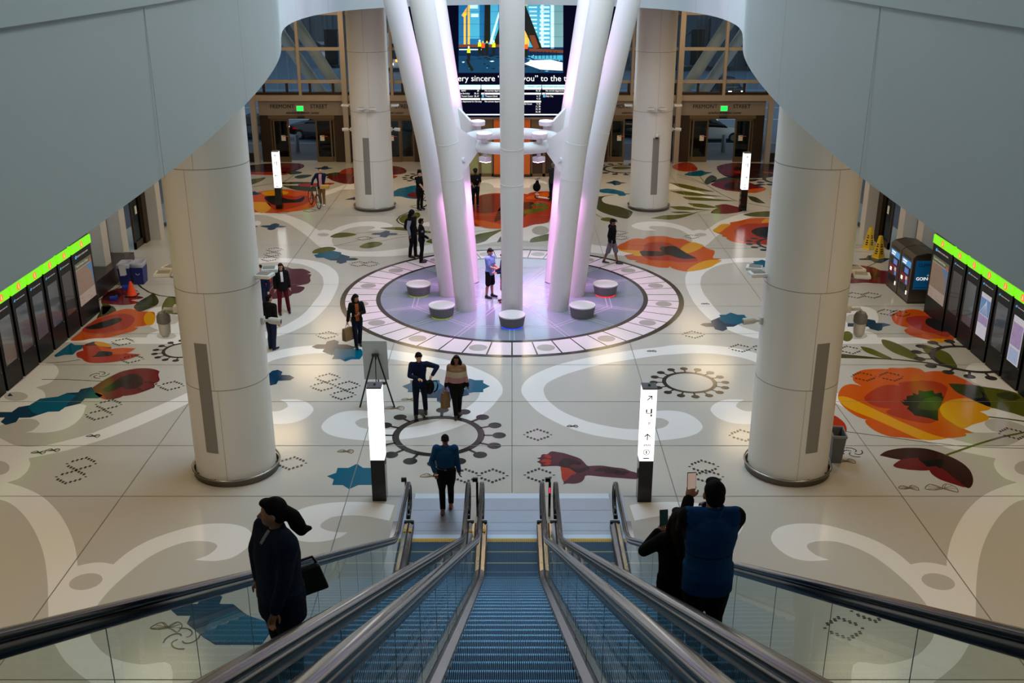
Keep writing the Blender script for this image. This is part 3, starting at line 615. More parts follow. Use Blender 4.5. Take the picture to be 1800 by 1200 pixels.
# --- granite ring of the light column: two dark bands, 48 white tiles and their grey dots
RC = (0.0, 33.68)
ringf(CHAR, RC[0], RC[1], 4.51, 5.876, 9, 96)
for k in range(48):
    a0, a1 = 2 * PI * k / 48 + 0.0042, 2 * PI * (k + 1) / 48 - 0.0042
    F.mi = TILE
    pts = [(RC[0] + 4.665 * math.sin(a0 + (a1 - a0) * i / 3), RC[1] - 4.665 * math.cos(a0 + (a1 - a0) * i / 3)) for i in range(4)]
    pts += [(RC[0] + 5.70 * math.sin(a1 + (a0 - a1) * i / 3), RC[1] - 5.70 * math.cos(a1 + (a0 - a1) * i / 3)) for i in range(4)]
    F.ngon(pts, 10 * LAY)
    if k % 3 == 1:
        am = (a0 + a1) / 2
        disc(MGREY, RC[0] + 5.2 * math.sin(am), RC[1] - 5.2 * math.cos(am), 0.275, 11)
floor = struct(F.build('floor', FM, normals=False))
# upward normals for the inlays
for p in floor.data.polygons:
    if p.normal.z < -0.5 and p.center.z > -0.1: p.flip()
# ================================================================== OCULUS FASCIA, CEILING
PLASTER = mat('plaster', (196, 204, 204), 0.55, noise=0.035, nscale=1.2)
SEAM = mat('seam', (112, 120, 118), 0.7)
ZC = 9.1
edge_px = [(0, 516), (74.7, 465.3), (98.7, 446.7), (162.4, 402.7), (220, 362), (283, 315), (326.7, 281.7), (380, 235), (436.7, 181.7), (460, 154), (476.7, 130), (486, 115), (491.9, 103), (494.6, 93), (495.2, 84), (494, 68), (491.8, 54.3), (500, 46), (511.7, 40.3), (529, 32), (546.7, 28), (570, 22.8), (605, 18.7), (640, 15.2), (690, 12), (760, 9.5), (830, 8.3), (900, 8)]
edge = [fl(px, py, ZC) for px, py in edge_px]
edge = [(-3.12, -3.0), (-3.1, 2.0)] + [(min(x, -0.0) if i < len(edge) - 1 else 0.0, y) for i, (x, y) in enumerate(edge)]
def smooth_open(P, n=4):
    out = []
    for i in range(len(P) - 1):
        p0 = P[max(0, i - 1)]; p1 = P[i]; p2 = P[i + 1]; p3 = P[min(len(P) - 1, i + 2)]
        for k in range(n):
            t = k / n
            out.append(tuple(0.5 * (2 * p1[j] + (p2[j] - p0[j]) * t + (2 * p0[j] - 5 * p1[j] + 4 * p2[j] - p3[j]) * t * t + (3 * p1[j] - p0[j] - 3 * p2[j] + p3[j]) * t ** 3) for j in (0, 1)))
    return out + [P[-1]]
for _ in range(2):
    edge = [edge[0]] + [tuple((edge[i - 1][j] + 2 * edge[i][j] + edge[i + 1][j]) / 4 for j in (0, 1)) for i in range(1, len(edge) - 1)] + [edge[-1]]
EDGE = smooth_open(edge, 3)
def offset(P, d):
    out = []
    for i, p in enumerate(P):
        q0, q1 = P[max(0, i - 1)], P[min(len(P) - 1, i + 1)]
        tx, ty = q1[0] - q0[0], q1[1] - q0[1]; L = math.hypot(tx, ty) or 1
        out.append((p[0] + ty / L * d, p[1] - tx / L * d))     # + = towards the opening
    return out
def fascia(sx, name):
    m = MB()
    def band(Pa, za, Pb, zb):
        a = [m.bm.verts.new((sx * x, y, za)) for x, y in Pa]; b = [m.bm.verts.new((sx * x, y, zb)) for x, y in Pb]
        for i in range(len(a) - 1): m._f([a[i], a[i + 1], b[i + 1], b[i]])
    E0 = EDGE; E1 = offset(EDGE, 0.03); EO = offset(EDGE, 0.10); EB = offset(EDGE, -0.55)
    m.mi = 0
    band(EB, ZC, E0, ZC); band(E0, ZC, E1, 10.58); band(E1, 10.58, EO, 10.60); band(EO, 10.60, EO, 11.35); band(EO, 11.35, EB, 11.35); band(EB, 11.35, EB, ZC)
    # vertical panel joints
    m.mi = 1
    L = 0
    for i in range(1, len(E0) - 1):
        L += math.hypot(E0[i][0] - E0[i - 1][0], E0[i][1] - E0[i - 1][1])
        if L > 4.4 and E0[i][1] > 4:
            L = 0
            p, q = offset(E0, 0.034)[i], offset(E0, 0.034)[i + 1]
            tx, ty = q[0] - p[0], q[1] - p[1]; ll = math.hypot(tx, ty); tx, ty = tx / ll * 0.012, ty / ll * 0.012
            e1 = offset(E0, 0.034)[i]
            m.ngon([(sx * (e1[0]), e1[1], ZC), (sx * (e1[0] + tx), e1[1] + ty, ZC), (sx * (e1[0] + tx), e1[1] + ty, 10.58), (sx * e1[0], e1[1], 10.58)])
    return struct(m.build(name, [PLASTER, SEAM], autos=True))
fascia(1, 'trim_1'); fascia(-1, 'trim_2')
m = MB()
for sx in (1, -1):
    P = offset(EDGE, -0.3)
    for i in range(len(P) - 1):
        if P[i + 1][1] <= P[i][1]: continue
        m.ngon([(sx * P[i][0], P[i][1], ZC + 0.02), (sx * -15.6, P[i][1], ZC + 0.02), (sx * -15.6, P[i + 1][1], ZC + 0.02), (sx * P[i + 1][0], P[i + 1][1], ZC + 0.02)])
m.b2(-15.6, 15.6, EDGE[-1][1] + 0.25, 58.6, ZC + 0.02, ZC + 0.3)
struct(m.build('ceiling', mat('ceiling_panel', (84, 82, 80), 0.7)))
m = MB(); m.b2(-18, 18, -14, 58.6, 19.6, 19.9); struct(m.build('ceiling_sky_block', mat('sky_block_grey', (96, 98, 100), 0.7)))  # unseen roof slab, added to hold back the world light from above
m = MB(); m.b2(-18, 18, -14.2, -14, 9.4, 19.9); struct(m.build('wall_upper_back', mat('upper_wall', (150, 154, 156), 0.7)))
# ================================================================== ROUND COLUMNS
CREAM = mat('column_panel', (226, 222, 216), 0.32, noise=0.015, nscale=2)
CSEAM = mat('column_seam', (150, 143, 134), 0.6)
GRILL = mat('vent_strip', (134, 129, 124), 0.5, noise=0.05, nscale=60)
STEEL = mat('brushed_steel', (170, 166, 160), 0.28, 1.0, noise=0.06, nscale=14)
DSTEEL = mat('dark_steel', (105, 98, 90), 0.35, 1.0)
WHITEP = mat('white_paint', (228, 228, 226), 0.4)
GREYP = mat('grey_housing', (176, 174, 166), 0.5)
BLACKP = mat('black_plastic', (22, 22, 24), 0.35)
def polar(c, r, a, z): return (c[0] + r * math.sin(a), c[1] - r * math.cos(a), z)   # angle 0 faces the camera
def patch(m, c, r, a0, a1, z0, z1, n=8):
    A = [m.bm.verts.new(polar(c, r, a0 + (a1 - a0) * i / n, z0)) for i in range(n + 1)]
    B = [m.bm.verts.new(polar(c, r, a0 + (a1 - a0) * i / n, z1)) for i in range(n + 1)]
    for i in range(n): m._f([A[i], A[i + 1], B[i + 1], B[i]])
def column(x, y, a_strip, a_seam, label, cam_dome=False):
    t = thing('column', label, 'column', (x, y, 0), group=None)
    m = MB(); m.cyl((0, 0), 0.89, 0, ZC + 0.02, 72); m.build('shaft', CREAM, t, autos=True)
    m = MB()
    for z in (2.29, 4.47, 7.03): m.lathe((0, 0, z), [(0.885, -0.008), (0.8925, -0.008), (0.8925, 0.008), (0.885, 0.008)], 72, cap=False)
    for i, (z0, z1) in enumerate(((0.1, 2.29), (2.29, 4.47), (4.47, 7.03), (7.03, ZC))):
        for k in range(3): patch(m, (0, 0), 0.8915, a_seam[i % len(a_seam)] + k * 2 * PI / 3, a_seam[i % len(a_seam)] + 0.008 + k * 2 * PI / 3, z0, z1, 1)
    m.build('joint', CSEAM, t)
    m = MB(); patch(m, (0, 0), 0.897, a_strip - 0.165, a_strip + 0.165, 0.80, 3.36); m.build('vent_strip', GRILL, t)
    # guard rail at the foot
    m = MB(); m.torus((0, 0, 0.16), 0.965, 0.022, 72, 10); m.build('guard_rail', STEEL, t, smooth=True)
    m = MB(); m.lathe((0, 0, 0), [(0.94, 0.0), (0.95, 0.0), (0.95, 0.11), (0.93, 0.11)], 72, cap=False); m.build('kick_plate', DSTEEL, t, autos=True)
    for k in range(10):
        a = a_strip + 2 * PI * k / 10
        m = MB(); m.tube([polar((0, 0), 0.89, a, 0.14), polar((0, 0), 0.965, a, 0.155)], 0.014, 8); m.build('rail_bracket', BLACKP, t)
    return t
column(-6.3, 20.95, -0.29 - 0.0, (0.02, -0.06, -0.2), 'white round column in front at the left, guard rail at its foot')
column(6.3, 20.95, 0.29, (-0.02, 0.06, 0.2), 'white round column in front at the right, grey bin behind its foot')
column(-6.37, 46.73, -0.17, (0.1, -0.05), 'white round column at the back left beside the walking bicycle rider')
column(6.34, 46.73, 0.10, (0.1, 0.05), 'white round column at the back right with a white dome camera over its grey strip')
def flood(c, a, r, z, label, n=1):
    t = thing('floodlight', label, 'floodlight', polar(c, r, a, z), rz=a, group='white floodlights on the columns')
    m = MB(); m.box((0, -0.22, 0.05), (0.30, 0.34, 0.07)); m.build('lamp_housing', WHITEP, t, bevel=0.012)
    m = MB(); m.box((0, -0.22, 0.009), (0.26, 0.28, 0.012)); m.build('lens', mat('lamp_lens', (214, 226, 230), 0.2), t)
    for k in range(4):
        m = MB(); m.box((-0.09 + 0.06 * k, -0.20, 0.093), (0.012, 0.26, 0.016)); m.build('cooling_fin', GREYP, t)
    m = MB(); m.tube([(0, 0.0, -0.03), (0, -0.06, -0.03), (0, -0.10, 0.03)], 0.022, 8); m.build('arm', GREYP, t)
    return t
sides = {(-6.3, 20.95): 'near left column', (6.3, 20.95): 'near right column', (-6.37, 46.73): 'back left column', (6.34, 46.73): 'back right column'}
for c, nm in sides.items():
    near = c[1] < 30
    angs = ((1.35, 'right side'), (1.75, 'far right side'), (-1.45, 'left side'), (-1.85, 'far left side')) if near else ((-0.22, 'front left'), (0.22, 'front right'), (1.6, 'right side'), (-1.6, 'left side'))
    for a, w in angs:
        flood(c, a, 0.89, 4.62, 'white floodlight bracketed to the %s of the %s' % (w, nm))
CAMB = mat('camera_body', (206, 204, 196), 0.4)
def bullet(c, a, z, label):
    t = thing('security_camera', label, 'camera', polar(c, 0.89, a, z), rz=a, group='cameras on the columns')
    m = MB(); m.box((0, -0.03, 0), (0.14, 0.06, 0.16)); m.build('wall_bracket', CAMB, t, bevel=0.01)
    m = MB(); m.tube([(0, -0.05, 0), (0, -0.17, -0.01)], 0.03, 10); m.build('arm', CAMB, t)
    m = MB(); m.tube([(0, -0.15, 0.0), (0, -0.2, 0.0), (0, -0.42, -0.02)], [0.06, 0.075, 0.075], 14); m.build('housing', CAMB, t, autos=True)
    m = MB(); m.tube([(0, -0.42, -0.02), (0, -0.425, -0.02)], 0.05, 12); m.build('lens', BLACKP, t)
def ptz(c, a, z, label):
    t = thing('security_camera', label, 'camera', polar(c, 0.89, a, z), rz=a, group='cameras on the columns')
    m = MB(); m.box((0, -0.05, 0.32), (0.2, 0.10, 0.14)); m.build('wall_bracket', CAMB, t, bevel=0.01)
    m = MB(); m.tube([(0, -0.08, 0.3), (0, -0.3, 0.32), (0, -0.34, 0.26)], 0.035, 10); m.build('arm', CAMB, t, smooth=True)
    m = MB(); m.lathe((0, -0.34, 0), [(0.05, 0.26), (0.10, 0.24), (0.145, 0.16), (0.145, 0.02), (0.12, 0.0)], 24); m.build('sun_cover', mat('camera_grey', (120, 118, 112), 0.5), t, autos=True)
    m = MB(); m.lathe((0, -0.34, 0), [(0.125, 0.0), (0.128, -0.02), (0.118, -0.22), (0.07, -0.32), (0.01, -0.34)], 24); m.build('dome', CAMB, t, smooth=True)
bullet((-6.3, 20.95), 1.5, 3.6, 'bullet camera on the right side of the near left column')
bullet((6.3, 20.95), -1.5, 3.6, 'bullet camera on the left side of the near right column')
ptz((-6.3, 20.95), -1.5, 3.55, 'hanging dome camera on the left side of the near left column')
ptz((6.3, 20.95), 1.5, 3.55, 'hanging dome camera on the right side of the near right column')
bullet((-6.37, 46.73), 1.6, 3.6, 'bullet camera on the right side of the back left column')
bullet((-6.37, 46.73), -1.6, 3.6, 'bullet camera on the left side of the back left column')
bullet((6.34, 46.73), 1.6, 3.6, 'bullet camera on the right side of the back right column')
t = thing('security_camera', 'small white dome camera above the grey strip of the back right column', 'camera', polar((6.34, 46.73), 0.89, 0.1, 3.42), 0.1)
m = MB(); m.lathe((0, -0.1, 0), [(0.03, 0.16), (0.085, 0.12), (0.09, 0.0)], 16); m.build('cover', WHITEP, t, smooth=True)
m = MB(); m.ell((0, -0.1, -0.01), (0.08, 0.08, 0.09)); m.build('dome', BLACKP, t, smooth=True)
# ================================================================== LIGHT COLUMN (eight leaning tubes, ring beam)
TUBE = mat('white_steel', (226, 226, 226), 0.35)
LC = thing('light_column', 'tall white light column of eight splayed tubes tied by a ring', 'column', (RC[0], RC[1], 0))
def lrad(z):
    if z <= 4.46: return 2.15 + (2.65 - 2.15) * z / 4.46
    if z <= 5.55: return 2.65 + 0.12 * (z - 4.46) / 1.09 + 0.05 * ((z - 4.46) / 1.09) ** 2
    return 2.82 + 0.205 * (z - 5.55)
ring_r = 1.5
for k in range(8):
    a = k * PI / 4
    m = MB()
    zs = [0, 1.5, 3, 4.0, 4.46, 4.8, 5.2, 5.55, 6.2, 8, 10, 12.5, 15]
    m.tube([polar((0, 0), lrad(z), a, z) for z in zs], [0.345] * 3 + [0.36] * 10, 28)
    tb = m.build('tube', TUBE, LC, autos=True)
    for z in (4.46, 5.6):
        m = MB(); p = Vector(polar((0, 0), lrad(z), a, z)); d = (Vector(polar((0, 0), lrad(z + .1), a, z + .1)) - p).normalized() * 0.012
        m.tube([p - d, p + d], 0.366, 28); m.build('weld_seam', WHITEP, tb, autos=True)
    # gusset towards the ring
    m = MB()
    pr = [(ring_r + 0.10, 5.12), (ring_r + 0.10, 5.5), (2.55, 6.1), (2.65, 6.1), (2.7, 4.3), (2.45, 4.35)]
    A = [m.bm.verts.new(Vector(polar((0, 0), r, a, z)) + Vector((0.05 * math.cos(a), 0.05 * math.sin(a), 0))) for r, z in pr]
    B = [m.bm.verts.new(Vector(polar((0, 0), r, a, z)) - Vector((0.05 * math.cos(a), 0.05 * math.sin(a), 0))) for r, z in pr]
    m._f(A); m._f(B[::-1])
    for i in range(6): m._f([A[i], A[(i + 1) % 6], B[(i + 1) % 6], B[i]])
    m.build('gusset', TUBE, LC)
    m = MB(); pc = Vector(polar((0, 0), 2.2, a, 4.98)); nx = Vector((math.cos(a), math.sin(a), 0)) * 0.09
    m.tube([pc - nx, pc + nx], 0.07, 14); m.build('pin', TUBE, LC, autos=True)
m = MB(); m.torus((0, 0, 5.3), ring_r, 0.19, 72, 16); m.build('ring', TUBE, LC, smooth=True)
PINKL = mat('pink_lamp_face', (255, 190, 240), 0.4, emit=9.0)
LAMPH = mat('lamp_housing', (226, 214, 224), 0.4)
where = ['front left', 'front right', 'back right', 'back left']
for i, a in enumerate((-PI / 4, PI / 4, 3 * PI / 4, -3 * PI / 4)):
    p = polar(RC, ring_r + 0.12, a * 0.72 if i < 2 else a, 5.53)
    t = thing('floodlight', 'pink lit floodlight on top of the ring beam, %s of the light column' % where[i], 'floodlight', p, rz=a, group='lamps on the ring beam')
    m = MB(); m.lathe((0, 0, 0), [(0.13, 0.08), (0.24, 0.10), (0.25, 0.22), (0.235, 0.24)], 20); m.build('housing', LAMPH, t, autos=True)
    m = MB(); m.cyl((0, 0), 0.22, 0.235, 0.25, 20); m.build('lens', PINKL, t)
    m = MB(); m.box((0, 0, 0.02), (0.16, 0.12, 0.16)); m.build('bracket', LAMPH, t)
    for k in range(4):
        m = MB(); m.box((-0.12 + 0.08 * k, 0, 0.1), (0.015, 0.3, 0.06)); m.build('cooling_fin', LAMPH, t)
    lamp('SPOT', 'pink_spot', polar(RC, 1.5, a, 5.9), 260, (1.0, 0.24, 0.74), 0.15, target=polar(RC, 3.3, a, 12), spot=2.2, blend=0.8)
for i, a in enumerate((-PI / 4, PI / 4)):
    p = polar(RC, ring_r - 0.05, a * 0.8, 4.92)
    t = thing('floodlight', 'small box floodlight hung under the ring beam at its %s' % where[i], 'floodlight', p, rz=a, group='lamps on the ring beam')
    m = MB(); m.box((0, 0, 0), (0.34, 0.26, 0.16)); m.build('housing', LAMPH, t, bevel=0.02)
    m = MB(); m.box((0, 0, -0.085), (0.30, 0.22, 0.012)); m.build('lens', PINKL, t)
    m = MB(); m.box((0, 0, 0.14), (0.10, 0.08, 0.14)); m.build('bracket', LAMPH, t)
for k in range(8):
    a = k * PI / 4 + PI / 8
    lamp('SPOT', 'pink_downlight', polar(RC, 1.2, a, 4.85), 360, (1.0, 0.36, 0.86), 0.12, target=polar(RC, 2.0, a, 1.2), spot=1.3, blend=0.6)
for a in (0.55, -0.6, 2.4): lamp('SPOT', 'white_downlight', polar(RC, 0.8, a, 4.9), 260, (1.0, 0.8, 0.95), 0.06, target=polar(RC, 0.7, a * 0.9, 0), spot=0.32, blend=0.25)
# glass floor disc
GLF = mat('glass_floor', (140, 152, 168), 0.10, noise=0.04, nscale=3)
GLF2 = mat('glass_floor_joint', (178, 178, 196), 0.3)
m = MB(); m.cyl(RC, 4.512, 0.002, 0.012, 96)
m.mi = 1
def bar(p, q, w, z):
    d = Vector((q[0] - p[0], q[1] - p[1])); n = Vector((-d.y, d.x)).normalized() * w / 2
    m.ngon([(p[0] + n.x, p[1] + n.y), (q[0] + n.x, q[1] + n.y), (q[0] - n.x, q[1] - n.y), (p[0] - n.x, p[1] - n.y)], z)
for k in range(16):
    a = k * PI / 8
    r0, r1 = (1.15, 4.5) if k % 2 == 0 else (1.15, 4.5)
    for o in (-0.07, 0.07):
        p, q = polar(RC, r0, a, 0), polar(RC, r1, a, 0)
        dx, dy = math.cos(a) * o, math.sin(a) * o
        bar((p[0] + dx, p[1] + dy), (q[0] + dx, q[1] + dy), 0.035, 0.0135)
for k in range(8):
    a0, a1 = k * PI / 4 + PI / 8, (k + 1) * PI / 4 + PI / 8
    for r in (3.45, 3.6, 1.15): bar(polar(RC, r, a0, 0), polar(RC, r, a1, 0), 0.035, 0.014)
gf = m.build('glass_floor_disc', [GLF, GLF2])
tag(gf, 'round blue-grey glass floor under the light column', 'glass floor')
# stools
STO = mat('stool_grey', (110, 108, 110), 0.55, noise=0.04, nscale=20)
STT = mat('stool_top', (232, 230, 234), 0.35)
names = ['before the front tube, blue glow at its foot', 'by the front right tube', 'right of the tubes, red glow at its foot', 'behind the right tubes', '', 'behind the left tubes', 'left of the tubes', 'by the front left tube']
glow = [(30, 70, 255), (90, 90, 90), (255, 30, 40), (90, 90, 90), (90, 90, 90), (90, 90, 90), (190, 220, 60), (200, 220, 60)]
for k in range(8):
    a = k * PI / 4
    if k == 4: continue
    t = thing('stool', 'round grey stool with white top ' + names[k], 'stool', polar(RC, 3.22, a, 0.012), rz=a, group='stools around the light column')
    m = MB(); m.lathe((0, 0, 0), [(0.30, 0.0), (0.34, 0.03), (0.37, 0.05), (0.42, 0.36)], 40); m.build('base', STO, t, autos=True)
    m = MB(); m.lathe((0, 0, 0), [(0.424, 0.36), (0.43, 0.37), (0.43, 0.395), (0.42, 0.405)], 40); m.build('seat', STT, t, autos=True)
    m = MB(); m.lathe((0, 0, 0), [(0.31, 0.0), (0.33, 0.0), (0.345, 0.02), (0.33, 0.022)], 40, cap=False); m.build('foot_light', mat('foot_glow_%d' % k, glow[k], 0.4, emit=1.5 if k in (0, 2) else 0.4), t)
# ================================================================== WAYFINDING TOTEMS
LIT = mat('lit_panel', (255, 255, 255), 0.3, emit=1.25)
INK = mat('sign_ink', (10, 10, 12), 0.5)
RINK = mat('red_ink', (225, 60, 70), 0.5)
BINK = mat('blue_ink', (40, 70, 170), 0.5)
def arrow(t, x, y, z, ang, s, face):
    m = MB()
    def seg(p, q, w):
        d = Vector((q[0] - p[0], q[1] - p[1])).normalized(); n = Vector((-d.y, d.x)) * w / 2
        pts = [(p[0] + n.x, p[1] + n.y), (q[0] + n.x, q[1] + n.y), (q[0] - n.x, q[1] - n.y), (p[0] - n.x, p[1] - n.y)]
        R = Matrix.Rotation(ang, 2)
        pp = [R @ Vector(v) for v in pts]
        m.prism([(v.x * s, v.y * s) for v in pp], 'y', -0.002, 0.002)
    seg((0, -0.5), (0, 0.5), 0.13); seg((-0.42, 0.08), (0.03, 0.53), 0.13); seg((0.42, 0.08), (-0.03, 0.53), 0.13)
    o = m.build('arrow', INK, t); o.location = (x, y, z)
    if face == 'side': o.rotation_euler = (0, 0, PI / 2 if x > 0 else -PI / 2)
    return o
def totem(X, Y, label, ang, icons=True, side=1):
    t = thing('wayfinding_totem', label, 'sign post', (X, Y, 0), group=None)
    m = MB(); m.b2(-0.15, 0.15, -0.15, 0.15, 0, 0.98); m.build('base', mat('gloss_black', (12, 12, 14), 0.15), t, bevel=0.006)
    m = MB(); m.b2(-0.15, 0.15, -0.15, 0.15, 0.985, 2.63); lb = m.build('light_box', LIT, t, bevel=0.006)
    m = MB(); m.b2(-0.152, 0.152, -0.152, 0.152, 2.63, 2.66); m.mi = 0; m.cyl((0, 0), 0.025, 2.66, 2.70, 12); m.build('cap', mat('totem_cap', (88, 90, 96), 0.4), t)
    if icons:
        arrow(t, 0.0, -0.153, 2.44, ang[0], 0.13, 'front')
        m = MB(); m.box((-0.05, -0.153, 2.15), (0.025, 0.004, 0.07)); m.box((0.05, -0.153, 2.15), (0.03, 0.004, 0.10)); m.box((0, -0.153, 2.10), (0.12, 0.004, 0.012)); m.box((0.05, -0.153, 2.05), (0.03, 0.004, 0.05)); m.build('pictogram', INK, t)
        text('P', 0.09, (0.02, -0.153, 1.86), (PI / 2, 0, 0), RINK, t, 'pictogram')
        arrow(t, -0.005, -0.153, 1.55, ang[1], 0.14, 'front')
        m = MB()
        for k in range(5): m.box((-0.06 + 0.03 * k, -0.153, 1.36 + 0.01 * (k % 2)), (0.016, 0.004, 0.04))
        m.build('small_lettering', mat('pink_ink', (226, 150, 150), 0.5), t)
        m = MB(); m.torus((-0.01, -0.153, 1.20), 0.062, 0.006, 24, 6, axis='y'); m.box((-0.01, -0.153, 1.20), (0.022, 0.004, 0.07)); m.build('emblem', mat('green_ink', (70, 120, 90), 0.5), t)
        m = MB(); m.box((-0.01, -0.153, 1.055), (0.125, 0.004, 0.022)); m.build('blue_bar', BINK, t)
    m = MB()
    for z in (2.42, 2.34, 2.05, 1.98, 1.7): m.box((side * 0.152, -0.06 + 0.02 * (z > 2), z), (0.004, 0.03, 0.035))
    m.build('side_lettering', INK, t)
    return t
totem(-2.85, 19.54, 'lit white sign post standing in front of the easel', (0, 0), False, 1)
totem(2.84, 19.5, 'lit white sign post with arrows at the right end of the escalators', (-PI / 4, 0), True, -1)
totem(-10.76, 46.6, 'small lit sign post at the back left beside the man with the bicycle', (0, PI / 2), True, 1)
totem(10.6, 46.2, 'small lit sign post at the back right standing on a dark red flower', (0, -PI / 2), True, -1)
# ================================================================== ESCALATORS
T30 = math.tan(PI / 6)
def zp(y):
    if y >= 16.9: return 0.0
    if y >= 15.8: return T30 * (16.9 - y) ** 2 / 2.2
    return min((16.35 - y) * T30, 9.4)
STEPM = mat('escalator_step', (66, 92, 112), 0.45, 0.7, noise=0.10, nscale=10)
RISERM = mat('escalator_riser', (58, 70, 80), 0.5, 0.5)
YEL = mat('safety_yellow', (226, 170, 24), 0.5)
RUB = mat('handrail_rubber', (13, 13, 15), 0.2, coat=0.2)
DECKM = mat('balustrade_metal', (176, 172, 172), 0.24, 1.0, noise=0.05, nscale=5)
TRIMM = mat('rail_trim_metal', (84, 88, 92), 0.22, 1.0)
SKIRT = mat('skirt_dark', (40, 40, 42), 0.4)
PLATE = mat('landing_metal', (176, 178, 188), 0.38, 0.75, noise=0.05, nscale=3)
PLATE2 = mat('landing_edge', (206, 212, 220), 0.42, 0.6)
CLAD = mat('truss_cladding', (146, 142, 138), 0.35, 0.8, noise=0.04, nscale=2)
EGL = glass('balustrade_glass', (222, 238, 236), 1.0)
LINEM = mat('pane_joint', (96, 108, 106), 0.5)
# one step, shared by all three escalators: ribbed tread and ribbed curved riser
m = MB()
NR = 60; w = 1.0 / NR
prof = []
for k in range(NR):
    x0 = -0.5 + k * w
    prof += [(x0, 0.0), (x0 + w * 0.5, 0.0), (x0 + w * 0.5, -0.010), (x0 + w, -0.010)]
for y0, y1, mt in ((0.0, -0.026, 3), (-0.026, -0.385, 0)):  # front strip coloured lighter as a painted highlight
    A = [m.bm.verts.new((x, y0, z)) for x, z in prof]; B = [m.bm.verts.new((x, y1, z)) for x, z in prof]
    for i in range(len(A) - 1):
        m.mi = 4 if i % 4 == 2 else mt  # groove floors coloured dark, shade put into the paint
        m._f([A[i], A[i + 1], B[i + 1], B[i]])
m.mi = 1
for k in range(NR):
    x0 = -0.5 + k * w
    for (xa, xb, o) in ((x0, x0 + w * .5, 0.0), (x0 + w * .5, x0 + w, -0.010)):
        m.ngon([(xa, o, 0.0 if o == 0 else -0.01), (xb, o, 0.0 if o == 0 else -0.01), (xb, o - 0.012, -0.12), (xa, o - 0.012, -0.12)])
        m.ngon([(xa, o - 0.012, -0.12), (xb, o - 0.012, -0.12), (xb, o - 0.03, -0.24), (xa, o - 0.03, -0.24)])
m.mi = 2
m.b2(-0.5, 0.5, -0.40, -0.382, -0.02, 0.002)
STEP = m.build('step', [STEPM, RISERM, YEL, mat('step_nose_highlight', (108, 140, 162), 0.38, 0.8), mat('step_groove_shade', (16, 22, 26), 0.7)])
STEP_ME = STEP.data; bpy.data.objects.remove(STEP)
def YS(y0, y1):
    ys = [y0]; y = y0
    while y > y1 + 1e-6:
        y -= 0.12 if 15.6 < y < 17.1 else 0.9
        if y < y1: y = y1
        ys.append(y)
    return ys
def sweep(m, prof, y0, y1, closed=True, zf=zp):
    rings = [[(x, y, zf(y) + z) for x, z in prof] for y in YS(y0, y1)]
    m.loft(rings, cap=closed, closed=closed)
Y_TOP = -1.2; Y_CAP = 18.32
RH = 0.97
def rail_path():
    pts = []
    for y in YS(18.35, Y_TOP)[::-1]: pts.append((y, zp(y) + RH))
    c = (18.35, RH - 0.33)
    for i in range(1, 13):
        a = PI / 2 - PI * i / 12
        pts.append((c[0] + 0.33 * math.cos(a), c[1] + 0.33 * math.sin(a)))
    pts += [(18.3, RH - 0.665), (18.2, RH - 0.69)]
    return pts
RP = rail_path()
def rail_sweep(m, x, w, h, off=0.0, last=None, n=14):
    P = RP if last is None else RP[:last]
    rings = []
    for i, (y, z) in enumerate(P):
        q0, q1 = P[max(0, i - 1)], P[min(len(P) - 1, i + 1)]
        t = Vector((q1[0] - q0[0], q1[1] - q0[1])).normalized(); nn = Vector((-t.y, t.x))
        ring = []
        for k in range(n):
            b = 2 * PI * k / n
            cx = math.copysign(abs(math.cos(b)) ** 0.7, math.cos(b)) * w / 2; cn = math.copysign(abs(math.sin(b)) ** 0.7, math.sin(b)) * h / 2 + off
            ring.append((x + cx, y + nn.x * cn, z + nn.y * cn))
        rings.append(ring)
    m.loft(rings)
